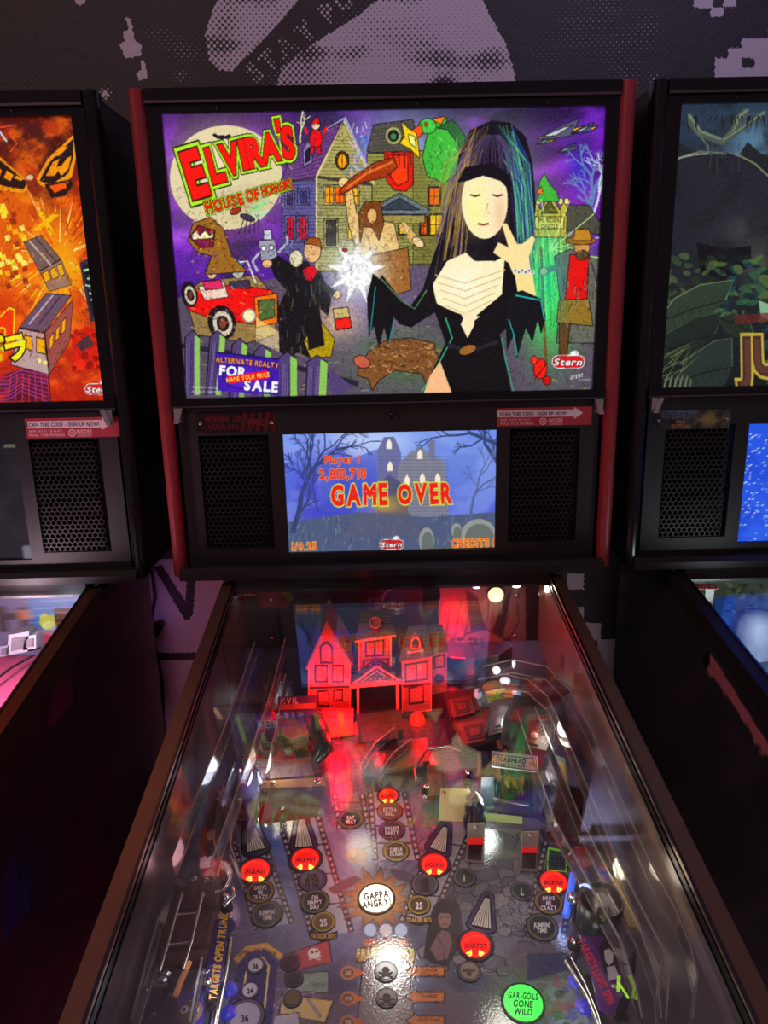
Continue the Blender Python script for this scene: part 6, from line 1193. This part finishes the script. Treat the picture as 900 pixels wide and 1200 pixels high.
# patterned insect wings
a.poly([(40, 214), (56, 186), (88, 156), (90, 180), (84, 208), (60, 222)], (244, 150, 40)); a.poly([(46, 212), (58, 190), (86, 162), (86, 182), (80, 204), (60, 216)], (30, 18, 16))
for pts in ([(54, 206), (62, 190), (70, 186), (66, 196), (72, 194), (64, 206)], [(68, 200), (78, 186), (84, 182), (80, 198), (72, 206)], [(62, 184), (74, 172), (80, 172), (70, 182)]): a.poly(pts, (250, 150, 40))
a.poly([(40, 212), (34, 214), (0, 184), (-30, 178), (-30, 214), (6, 224), (30, 226)], (244, 150, 40)); a.poly([(32, 213), (0, 188), (-30, 182), (-30, 208), (8, 219), (28, 222)], (34, 20, 16))
for x in (-20, -6, 8, 20): a.poly([(x, 196+x*.5), (x+8, 202+x*.4), (x+4, 212), (x-4, 208)], (250, 150, 40))
a.poly([(52, 216), (82, 210), (86, 216), (76, 230), (60, 232)], (34, 20, 16)); a.poly([(58, 218), (76, 214), (78, 220), (64, 226)], (240, 100, 40)); a.poly([(30, 206), (38, 202), (50, 222), (42, 232), (32, 222)], (120, 50, 30)); a.ell(35, 208, 4, 3, (210, 190, 160))
a.line([(-4, 150), (20, 146), (10, 156), (20, 168), (12, 178)], 1.4, (220, 90, 70)); a.line([(-2, 152), (8, 166)], 2, (190, 220, 240))
# plain heap of glowing rubble at the left edge
a.poly([(-40, 240), (10, 222), (30, 240), (38, 258), (26, 276), (24, 310), (6, 340), (-40, 360)], (190, 96, 30))
for k in range(40): x, y = rr.uniform(-8, 26), rr.uniform(232, 335); a.poly([(x, y), (x+6, y-2), (x+8, y+4), (x+2, y+6)], rr.choice([(255, 220, 90), (250, 170, 40), (130, 50, 24), (255, 240, 140)]), .9)
a.text('X', 54, 260, 22, (236, 176, 40), 12, .05)
def train(P, W_):
    for pts, c in P: a.poly(pts, (20, 14, 16)); cx = sum(p[0] for p in pts)/len(pts); cy = sum(p[1] for p in pts)/len(pts); a.poly([(cx+(x-cx)*.95, cy+(y-cy)*.95) for x, y in pts], c)
    for pts in W_: a.poly(pts, (40, 24, 20)); cx = sum(p[0] for p in pts)/len(pts); cy = sum(p[1] for p in pts)/len(pts); a.poly([(cx+(x-cx)*.84, cy+(y-cy)*.84) for x, y in pts], (252, 170, 50))
train([([(27, 284), (48, 275), (72, 304), (46, 318)], (112, 92, 90)), ([(46, 318), (72, 304), (84, 334), (58, 342)], (150, 120, 104))], [[(49, 320), (56, 316), (60, 328), (53, 332)], [(58, 316), (64, 312), (69, 325), (62, 328)], [(66, 311), (72, 308), (76, 322), (71, 325)]])
a.line([(34, 282), (60, 311)], 2, (190, 176, 170)); a.line([(42, 279), (66, 307)], 1.5, (60, 50, 54))
train([([(22, 384), (54, 343), (84, 346), (52, 390)], (104, 84, 100)), ([(22, 384), (52, 390), (58, 440), (12, 428)], (184, 160, 160)), ([(52, 390), (86, 350), (82, 400), (58, 440)], (140, 84, 76))], [[(28, 392), (38, 394), (38, 412), (28, 408)], [(42, 394), (53, 397), (54, 416), (42, 413)], [(58, 396), (63, 389), (62, 404), (58, 412)], [(66, 386), (70, 380), (69, 396), (65, 402)], [(73, 376), (77, 371), (76, 388), (72, 393)]])
a.line([(34, 380), (62, 346)], 2, (180, 170, 180)); a.line([(44, 382), (72, 346)], 1.6, (60, 50, 70)); a.ell(46, 423, 2.5, 2.5, (250, 230, 150)); a.ell(53, 425, 2.5, 2.5, (250, 230, 150))
a.poly([(84, 398), (100, 382), (124, 390), (126, 424), (96, 432), (84, 420)], (176, 44, 24)); a.clouds((20, 14, 14), .0)
for k in range(30): x, y = rr.uniform(84, 124), rr.uniform(380, 432); a.ell(x, y, rr.uniform(2, 6), rr.uniform(2, 5), rr.choice([(214, 60, 30), (150, 34, 20), (110, 24, 16)]), .8)
a.poly([(88, 404), (104, 392), (110, 404), (96, 412)], (70, 50, 54)); a.poly([(106, 308), (118, 298), (130, 300), (130, 340), (118, 340)], (60, 40, 50))
a.poly([(93, 308), (112, 298), (122, 372), (106, 378)], (58, 44, 60)); a.poly([(97, 312), (112, 305), (120, 366), (108, 370)], (20, 22, 28))
for ch, x, y, h in (('イ', 105, 317, 13), ('エ', 107, 331, 11), ('テ', 111, 346, 12), ('ィ', 117, 360, 10)): a.text(ch, x, y, h, (190, 226, 190), 8, .02)
a.poly([(0, 440), (30, 432), (58, 440), (60, 470), (0, 470)], (74, 30, 50))
for k in range(7): a.line([(0, 446+k*5), (24, 434+k*4), (56, 440+k*5)], 1.6, (150, 70, 130), .9); 
for k in range(8): a.line([(6+k*7, 438), (2+k*8, 470)], 1.2, (190, 70, 60), .8)
a.text('A', 8, 376, 26, (226, 70, 30), 24, .08, .1, .9, (255, 200, 60), .05); a.text('ジ', -6, 412, 26, (250, 220, 60), -14, .05, .1, .9, (30, 16, 14), .06); a.text('ラ', 19, 407, 24, (250, 220, 60), -14, .05, .1, .9, (30, 16, 14), .06)
a.hatch(1000, (2, 8), (.7, 1.4), None, 9, (0, 130, 140, 470), .55, 1.35); a.logo(115.5, 456, 30); a.vivid(1.4, 1.0, 1.04).grain(7)
a.build('translite', attr_mat('backlit_print_orange', .9, .25), ML['backbox'], (LX, 0, 0))
sticker((32, 488, 140, 514), 'promo_sticker', ML['backbox'], (LX, 0, 0))
# its display: dark, with faint shapes
dsp = nu_print(np.linspace(LX-.1722, LX+.1732, 60), np.linspace(1.2042, 1.4036, 50), .009); dsp.A[:] = (20, 20, 28); dsp.clouds((38, 34, 46), .8, 30, 4, .4); dsp.poly([(6, 520), (33, 520), (33, 524), (6, 524)], (120, 110, 90)); dsp.poly([(28, 640), (41, 638), (41, 662), (28, 662)], (120, 116, 130)); dsp.poly([(33, 566), (36, 566), (36, 576), (33, 576)], (90, 90, 100))
dsp.build('display_screen', attr_mat('dim_screen', .8, .15), ML['backbox'], (LX, 0, 0))
# ---- right picture: dark jungle, pale roots, rounded rock mass, gold lettering
b = nu_print(np.concatenate([np.linspace(RX-.323, .62, 180, endpoint=False), np.linspace(.62, RX+.326, 30)]), np.linspace(1.464, 1.879, 330), .008)
rr = random.Random(41)
b.vgrad(135, 460, (44, 62, 84), (22, 28, 26)); b.glow(880, 165, 30, 26, (108, 152, 184), .8); b.glow(870, 185, 26, 8, (150, 180, 200), .6)
b.poly([(784, 160), (830, 186), (850, 178), (884, 190), (910, 200), (910, 340), (880, 352), (830, 350), (784, 350)], (36, 38, 46)); b.poly([(784, 200), (804, 184), (850, 180), (880, 192), (900, 210), (900, 280), (870, 284), (840, 300), (806, 290), (784, 300)], (40, 42, 52)); b.glow(888, 312, 16, 26, (96, 92, 80), .8); b.glow(870, 270, 22, 16, (90, 88, 82), .5); b.poly([(816, 284), (850, 292), (880, 288), (880, 310), (850, 330), (820, 318)], (16, 17, 20)); b.glow(800, 240, 24, 50, (34, 36, 48), .7)
b.clouds((26, 32, 36), .5, 30, 3, .5)
b.poly([(866, 182), (876, 166), (892, 180), (910, 184), (910, 200), (876, 196)], (30, 40, 44)); 
for pts, w in (([(806, 136), (820, 156), (846, 166), (858, 156), (866, 138), (876, 130)], 9), ([(846, 166), (870, 150), (896, 132)], 6), ([(784, 190), (800, 184), (820, 178), (850, 180)], 3), ([(812, 150), (830, 172), (828, 180)], 2)): b.line(pts, w, (84, 96, 84)); b.line([(x+1, y-w*.22) for x, y in pts], w*.3, (130, 144, 124))
for k in range(26): x = rr.uniform(800, 905); b.line([(x, 136), (x+rr.uniform(-5, 5), rr.uniform(142, 160))], 1.6, (18, 24, 20), 1, True)
for k in range(8): x = rr.uniform(820, 870); b.line([(x, 168), (x+rr.uniform(-3, 3), rr.uniform(176, 205))], .9, (70, 80, 74), .8)
b.line([(782, 190), (800, 184), (816, 181), (830, 180)], 1.4, (170, 180, 160)); b.line([(866, 182), (885, 192), (902, 208)], 1.6, (150, 150, 120))
# mirrored glints of the room's signs on this picture are left to real reflections; undergrowth follows
for k in range(120):
    x, y = rr.uniform(775, 905), rr.uniform(300, 370); c = rr.choice([(40, 58, 40), (60, 84, 52), (28, 40, 30), (84, 104, 66)]) if x < 840 else rr.choice([(30, 70, 80), (50, 100, 70), (24, 40, 40), (90, 120, 60)]); b.ell(x, y, rr.uniform(3, 9), rr.uniform(2, 5), c, .8, rr.uniform(-50, 50))
for k in range(260):
    x, y = rr.uniform(900, 1200), rr.uniform(330, 470); b.ell(x, y, rr.uniform(4, 16), rr.uniform(2, 7), rr.choice([(40, 58, 40), (60, 84, 52), (28, 40, 30), (30, 70, 80), (90, 120, 60)]), .8, rr.uniform(-50, 50))
for k in range(9): x = 915+k*30; b.line([(x, 130), (x+rr.uniform(-14, 14), 230), (x+rr.uniform(-20, 20), 340)], rr.uniform(4, 9), (52, 60, 52))
def leaf(pts, c, rib, edge):
    b.poly(pts, c); n = len(pts); b.line(pts[:n//2+1], 1.2, edge, .9); a0, a1 = np.array(pts[0], float), np.array(pts[n//2], float); b.line([a0, (a0+a1)/2+np.array([0, -3]), a1], 1.4, rib)
    for k in range(1, 8): p = a0+(a1-a0)*k/8; b.line([p, p+np.array([10, -12])], 1, rib, .5); b.line([p, p+np.array([4, 16])], 1, rib, .5)
leaf([(768, 380), (790, 350), (820, 334), (860, 328), (850, 352), (826, 376), (790, 390), (768, 400)], (50, 68, 52), (26, 36, 30), (130, 150, 90)); leaf([(762, 420), (780, 392), (815, 372), (846, 366), (838, 392), (815, 412), (780, 428), (764, 432)], (32, 44, 38), (18, 26, 24), (64, 84, 56)); leaf([(790, 450), (806, 420), (836, 400), (858, 396), (858, 430), (848, 456), (820, 462), (796, 462)], (42, 56, 50), (24, 32, 30), (92, 112, 84)); leaf([(840, 372), (860, 366), (878, 376), (884, 392), (866, 396), (850, 390)], (40, 54, 44), (24, 32, 28), (90, 110, 80))
for k in range(16): x, y = rr.uniform(764, 800), rr.uniform(410, 455); b.line([(x, y), (x+rr.uniform(8, 30), y-rr.uniform(8, 24))], 1.2, (130, 144, 84), .8, True)
for k in range(7): x = 766+k*6; b.line([(x, 456), (x+4, 440), (x+8, 446), (x+6, 456)], 2, (120, 132, 104), .8)
b.poly([(889, 352), (905, 358), (905, 376), (892, 372)], (150, 196, 160)); b.poly([(860, 370), (905, 366), (905, 376), (862, 380)], (120, 40, 36), .7)
b.text('JU', 889, 416, 46, (74, 48, 46), -4, .06, .06, .72, (214, 184, 66), .06, .25); b.text('JU', 889, 416, 42, (104, 64, 50), -4, .03, .12, .72, None, 0, .25)
b.grain(5); b.build('translite', attr_mat('backlit_print_jungle', .75, .2), MR['backbox'], (RX, 0, 0))
ds = nu_print(np.linspace(RX-.1722, RX+.1732, 120), np.linspace(1.2042, 1.4036, 110), .009); ds.A[:] = (34, 84, 226); ds.clouds((70, 120, 245), .6, 40, 5, .45); ds.clouds((24, 60, 200), .5, 50, 8, .5)
for k in range(150): x, y = rr.uniform(862, 900), 508+rr.random()**1.6*136; ds.ell(x, y, rr.uniform(.6, 1.6), .6, (214, 232, 255), .9)
ds.build('display_screen', attr_mat('lit_screen_blue', 1.0, .2), MR['backbox'], (RX, 0, 0))
A = atY(764.5, 504, .003); Bq = atY(857, 479, .003); p = panel_print(A[0], Bq[0], A[2], Bq[2], .0032, 130, 38, (44, 48, 60))
p.glow(832, 491, 22, 10, (150, 130, 70), .9); p.clouds((26, 26, 30), .6, 10, 3, .5); p.poly([(776, 480), (820, 480), (812, 490), (776, 490)], (84, 100, 124), .7); p.text('JURASSIC PARK', 797, 487, 7, (24, 26, 34), 0, .03, .06, .66, (150, 160, 180), .02); p.text('PRO', 798, 494.5, 4, (190, 120, 60), 0, .02, .1, .9); p.text('EDITION', 798, 499.5, 4.4, (190, 120, 60), 0, .02, .1, .9); p.ell(770, 492, 5, 9, (30, 30, 34))
p.build('nameplate', attr_mat('printed_gloss', 0, .25), MR['backbox'], (RX, 0, 0), .0008)
for x, y in ((772, 493), (853, 491)): m = MB(); screw(m, atY(x, y, .0031)-np.array([RX, 0, 0]), .0035); m.build('nameplate_screw', METAL, MR['backbox'])
# sides of the neighbouring cabinets and backboxes facing the middle machine: dim printed art
def side_print(X, y0, y1, z0, z1, ny_, nz_, sgn, base):
    p = Print((X, y0, z0), (0, y1-y0, 0), (0, 0, z1-z0), ny_, nz_, base); p.cell = (1, 1)
    if sgn < 0: p.U = -p.U
    return p
SIDE = attr_mat('side_art', 0, .3)
p = side_print(LX+.2834, -.9, .258, .62, 1.09, 220, 110, 1, (58, 36, 46)); rr = random.Random(51)
lim = p.P[..., 2] > rzl(p.P[..., 1], -.036)
p.clouds((76, 36, 50), .8, 60, 3, .45); p.glow(30, 1020, 34, 60, (44, 40, 90), .7); p.glow(100, 960, 14, 60, (70, 16, 30), .7)
for k in range(6): p.poly([(54+k*5, 850+k*2-k*6), (60+k*5, 820-k*5), (70+k*3, 800-k*2), (66+k*4, 850-k*4)], (116, 44, 66), .8)
for x, y in ((86, 776), (92, 768), (84, 790), (136, 776), (148, 760), (142, 790), (122, 822), (130, 812), (118, 835)): p.line([(x, y), (x+rr.uniform(2, 8), y-rr.uniform(8, 16))], 3, (120, 104, 130), .7, True)
for k in range(60): x, y = rr.uniform(70, 160), rr.uniform(840, 1000); p.line([(x, y), (x+rr.uniform(-5, 8), y+rr.uniform(-8, 4))], 1.3, rr.choice([(60, 60, 58), (70, 30, 40), (44, 44, 60)]), .7)
p.poly([(0, 1020), (10, 990), (18, 1000), (22, 1030), (30, 1010), (34, 1060), (0, 1090)], (52, 52, 110), .8)
def clip_build(p, name, m_, parent, off):
    """drop the cells that would stand above the sloping cabinet edge"""
    Zt = rzl(np.minimum(p.P[..., 1], 0), -.036); z0 = p.P[0, 0, 2]; v = (p.P[..., 2]-z0)/(p.P[-1, 0, 2]-z0); p.P[..., 2] = z0+v*(Zt-z0); p.px, p.py = proj(p.P)
    return p.build(name, m_, parent, off)
clip_build(p, 'side_art', SIDE, ML['root'], (LX, 0, 0))
p = side_print(RX-.2834, -.9, .258, .62, 1.09, 220, 110, -1, (50, 44, 50)); 
Zt = rzl(np.minimum(p.P[..., 1], 0), -.036); z0 = p.P[0, 0, 2]; v = (p.P[..., 2]-z0)/(p.P[-1, 0, 2]-z0); p.P[..., 2] = z0+v*(Zt-z0); p.px, p.py = proj(p.P)
p.clouds((66, 54, 60), .7, 60, 3, .5)
pk = [(826, 765), (832, 764), (905, 880), (905, 905), (896, 894), (884, 870), (868, 846), (854, 824), (845, 806), (830, 790)]
p.poly(pk, (196, 110, 126)); p.poly([(822, 768), (832, 762), (832, 780), (826, 786)], (24, 22, 24))
for k in range(30): t_ = rr.random(); x, y = 832+t_*66, 796+t_*98; p.ell(x, y, rr.uniform(3, 7), rr.uniform(4, 9), (52, 48, 50), .95)
for k in range(5): p.line([(836+k*5, 836+k*16), (858+k*4, 850+k*16), (870+k*4, 880+k*14)], 1.4, (60, 52, 44), .7)
p.build('side_art', SIDE, MR['root'], (RX, 0, 0))
p = side_print(LX+.3562, .02, .295, 1.18, 1.9, 60, 120, 1, (52, 46, 52)); p.clouds((36, 32, 36), .7, 20, 3, .45)
for x, y in ((124, 140), (140, 150), (122, 190), (132, 170), (134, 230), (128, 260), (140, 330), (136, 380)): p.line([(x, y), (x+4, y+7), (x+2, y+12)], 1.2, (74, 70, 78), .6)
p.line([(144, 460), (150, 480), (148, 486), (152, 500)], 4, (120, 32, 40), .8); p.line([(150, 500), (154, 520), (160, 540)], 5, (110, 70, 84), .6); p.build('side_art', SIDE, ML['backbox'], (LX, 0, 0))
p = side_print(RX-.3562, .02, .295, 1.18, 1.9, 60, 120, -1, (42, 38, 40)); p.glow(758, 200, 3, 60, (60, 54, 40), .8); p.glow(750, 350, 3, 40, (70, 56, 36), .8); p.glow(742, 560, 2, 40, (66, 56, 36), .7); p.build('side_art', SIDE, MR['backbox'], (RX, 0, 0))
# ---- what shows of the neighbours' playfields
def pfn(x, y, h=0.0): return pf(x, y, h)
g = Print((-.62, -.62, zpf(-.62)), (.118, 0, 0), (0, .66, TPF*.66), 110, 260, (150, 60, 90)); g.vgrad(720, 860, (170, 60, 110), (200, 120, 130)); g.clouds((230, 60, 90), .7, 24, 3, .45); g.clouds((120, 50, 110), .6, 30, 6, .5); rr = random.Random(61)
for k in range(60): x, y = rr.uniform(-10, 60), rr.uniform(745, 850); g.line([(x, y), (x+rr.uniform(-8, 8), y+rr.uniform(-3, 3))], 1.2, rr.choice([(240, 190, 190), (150, 30, 60), (60, 30, 50), (250, 220, 120)]), .8)
g.build('playfield', PRINT, ML['root'], (LX, 0, 0), .012)
MB().prism([(-.2625, -1.1, zpf(-1.1)-.012), (.155-.002, -1.1, zpf(-1.1)-.012), (.155-.002, .06, zpf(.06)-.012), (-.2625, .06, zpf(.06)-.012)], (0, 0, .012)).build('playfield', mat('pf_far', (150, 60, 90), .3, noise=.4, nscale=18), ML['root'])
q = nu_print(np.concatenate([np.linspace(LX-.2632, -.63, 20, endpoint=False), np.linspace(-.63, LX+.2632, 110)]), np.linspace(zpf(.058), 1.1455, 90), .05)
q.A[:] = (120, 100, 150); q.poly([(-20, 690), (40, 690), (40, 760), (-20, 760)], (130, 110, 160)); q.poly([(34, 700), (110, 690), (110, 730), (34, 742)], (70, 130, 220))
for k in range(5): q.line([(36, 706+k*8), (104, 702+k*8)], 1.2, (150, 190, 240), .8)
for s in (-1, 1): q.poly([(17, 722), (17+s*6, 712), (17+s*17, 710), (17+s*18, 726), (17+s*16, 740), (17+s*6, 742)], (50, 26, 26)); q.poly([(17+s*5, 722), (17+s*9, 714), (17+s*14, 716), (17+s*14, 724), (17+s*7, 732)], (226, 120, 60))
q.poly([(47, 722), (52, 718), (58, 722), (63, 720), (65, 732), (60, 738), (50, 737), (46, 730)], (245, 230, 70)); q.poly([(46, 741), (66, 740), (66, 754), (46, 754)], (214, 60, 100)); q.poly([(63, 713), (92, 712), (82, 745), (67, 746)], (70, 30, 30))
for y in (718, 724, 730, 737): q.line([(66, y), (86, y-1)], 1.6, (190, 110, 60), .9)
q.build('back_panel', attr_mat('panel_glow', .8, .4), ML['root'], (LX, 0, 0), .004)  # printed panel emits its own colour in place of the light inside
for pts, h, c in (([(8, 768), (32, 764), (34, 740), (10, 744)], .05, (112, 112, 120)), ([(27, 762), (42, 760), (42, 744), (30, 746)], .035, (136, 132, 138)), ([(0, 770), (10, 768), (10, 756), (0, 758)], .06, (90, 90, 104))):
    m = MB(); A = [atY(x, y, -.03)-np.array([LX, 0, 0]) for x, y in pts]; m.prism(A, (0, .03, 0)); m.mat(1); c_ = sum(A)/4; m.prism([c_+(p_-c_)*.6 for p_ in A], (0, -.002, 0)); m.build('toy_building', [mat('toy_%d' % c[0], c, .5, noise=.2), mat('toy_face_%d' % c[0], tuple(int(v*.6) for v in c), .5)], ML['root'])
m = MB(); m.tube([pf(x, y, .04)-np.array([LX, 0, 0]) for x, y in ((-10, 772), (14, 764), (36, 762), (54, 758))], .002, 8); m.tube([pf(x, y, .02)-np.array([LX, 0, 0]) for x, y in ((-10, 800), (14, 782), (40, 768))], .002, 8); m.build('wire_rail', DARKMETAL, ML['root'])
light('neighbour_glow', 'POINT', np.array([-.66, -.16, 1.10]), 5.0, (1, .66, .8), .012, spec=.1); light('neighbour_glow', 'POINT', np.array([-.56, -.06, 1.115]), .3, (.8, .85, 1), .012, spec=.1)
m = MB()
for s in (-1, 1):
    x0 = s*.2622; m.prism([(x0, -1.1, zpf(-1.1)), (x0, .05, zpf(.05)), (x0, .05, rzl(0, -.02)), (x0, 0, rzl(0, -.02)), (x0, -1.1, rzl(-1.1, -.02))], (-s*.0012, 0, 0))
m.build('side_blade', mat('blade_grey', (96, 92, 100), .25, coat=.5), ML['root'])
# right neighbour
g = Print((.495, -.62, zpf(-.62)), (.20, 0, 0), (0, .66, TPF*.66), 150, 240, (70, 84, 60)); g.clouds((120, 130, 80), .6, 30, 4, .45); g.clouds((40, 60, 50), .6, 26, 6, .5); g.build('playfield', PRINT, MR['root'], (RX, 0, 0), .012)
MB().prism([(.695-RX+.002, -1.1, zpf(-1.1)-.012), (.2625, -1.1, zpf(-1.1)-.012), (.2625, .06, zpf(.06)-.012), (.695-RX+.002, .06, zpf(.06)-.012)], (0, 0, .012)).build('playfield', mat('pf_far_green', (74, 88, 62), .3, noise=.5, nscale=18), MR['root'])
q = nu_print(np.concatenate([np.linspace(RX-.2632, .70, 120, endpoint=False), np.linspace(.70, RX+.2632, 12)]), np.linspace(zpf(.058), 1.1455, 90), .05); q.A[:] = (96, 110, 92)
for k in range(60): x, y = rr.uniform(812, 905), rr.uniform(682, 725); q.ell(x, y, rr.uniform(2, 6), rr.uniform(1.5, 3.5), rr.choice([(110, 140, 70), (60, 90, 50), (150, 166, 110), (40, 60, 44)]), .9, rr.uniform(-60, 60))
q.poly([(838, 700), (860, 700), (860, 740), (838, 740)], (50, 110, 220)); q.build('back_panel', attr_mat('panel_glow_green', .3, .4), MR['root'], (RX, 0, 0), .004)  # panel print glows by itself, standing in for interior light
m = MB(); c = atY(884, 735, -.06)-np.array([RX, 0, 0]); m.lathe(c-np.array([0, 0, .05]), [(.034, 0), (.036, .04), (.035, .062), (.028, .074), (.014, .080), (.001, .082)], 22, (0, 0, 1), 1.0, .8); m.mat(1)
A = [pf(x, y, .05)-np.array([RX, 0, 0]) for x, y in ((884, 726), (896, 722), (905, 740), (890, 760), (880, 750))]; m.prism(A, (0, 0, .008)); m.build('boulder', [mat('rock_slate', (104, 112, 126), .6, noise=.35, nscale=60, bump=.5), mat('rock_pale', (150, 156, 166), .5, noise=.3)], MR['root'])
m = MB(); m.box(atY(826, 702, .0)[0]-RX, atY(836, 702, .0)[0]-RX, .0, .004, 1.085, 1.125); m.mat(1); screw(m, atY(831, 708, .0)-np.array([RX, 0, 0]), .004); m.build('bracket', [mat('bracket_grey', (170, 172, 168), .35, .4), METAL], MR['root'])
m = MB(); m.tube([pf(x, y, .09)-np.array([RX, 0, 0]) for x, y in ((848, 716), (860, 716), (872, 724))], .0012, 8); m.tube([pf(x, y, .03)-np.array([RX, 0, 0]) for x, y in ((850, 752), (870, 758), (890, 778), (902, 800))], .0022, 8); m.tube([pf(x, y, .03)-np.array([RX, 0, 0]) for x, y in ((878, 770), (894, 800), (904, 812))], .003, 8); m.build('wire_rail', METAL, MR['root'])
MB().prism([pf(x, y, .012)-np.array([RX, 0, 0]) for x, y in ((866, 800), (885, 786), (905, 800), (905, 830), (886, 822))], (0, 0, .004)).build('printed_plastic', mat('plastic_cream_green', (190, 190, 140), .3, coat=.6), MR['root'])
m = MB()
for s in (-1, 1):
    x0 = s*.2622; m.prism([(x0, -1.1, zpf(-1.1)), (x0, .05, zpf(.05)), (x0, .05, rzl(0, -.02)), (x0, 0, rzl(0, -.02)), (x0, -1.1, rzl(-1.1, -.02))], (-s*.0012, 0, 0))
m.build('side_blade', mat('blade_dark', (50, 54, 58), .25, coat=.5), MR['root'])
light('neighbour_glow', 'POINT', np.array([.60, -.20, 1.10]), 1.5, (.85, .95, 1), .012, spec=.2)
A4 = [(815, 684), (838, 684), (841, 690), (819, 690)]
m = MB(); m.prism([sl(x, y, ZR-.0185, TR_)-np.array([RX, 0, 0]) for x, y in A4], np.array([0, 0, -.0012])); L, tot = layout('USA', 4.6, .03, .14, 1.35); m.mat(1)
for ch, x, w in L:
    v, tr, e, gw = glyph(ch, .03); k = 4.6/CAPH; m.add([sl(829+X, 687-Yq, ZR-.0183, TR_)-np.array([RX, 0, 0]) for X, Yq in zip(v[:, 0]*k*1.35+x, v[:, 1]*k-2.3)], [tuple(i) for i in tr])
m.build('red_tab', [mat('tab_red', (160, 26, 36), .4), WHITEINK], MR['root'])

# ------------------------------------------------------------------ cables hanging against the wall on the left
def wallp(x, y, d=.02): return atY(x, y, WY-d)
m = MB(); m.tube([wallp(x, y, .012) for x, y in ((170, 640), (179, 676), (182, 700), (178, 724), (180, 748), (186, 775), (190, 800), (191, 840), (196, 880), (200, 930))]+[(-.575, WY-.02, .02), (-.56, WY-.1, .006)], .0035, 10)
o = m.build('power_cable', mat('cable_rubber', (20, 17, 20), .45)); o['label'] = 'black power cable with a moulded plug hanging nearest the purple patch of wall'; o['category'] = 'cable'; o['group'] = 'cables on the wall'
pm = MB(); c = wallp(182, 738, .022); pm.prism([wallp(x, y, .03) for x, y in ((176, 733), (188, 729), (191, 735), (186, 744), (181, 750), (176, 745))], (0, .02, 0)); pm.build('plug', mat('plug_rubber', (24, 20, 24), .4), o)
m = MB(); m.tube([wallp(x, y, .008) for x, y in ((168, 660), (171, 690), (174, 730), (178, 770), (181, 810), (184, 860), (188, 930))]+[(-.60, WY-.02, .02), (-.6, WY-.12, .006)], .003, 10)
o = m.build('power_cable', mat('cable_rubber')); o['label'] = 'thin black cable hanging straight beside the orange machine, left of the plugged one'; o['category'] = 'cable'; o['group'] = 'cables on the wall'
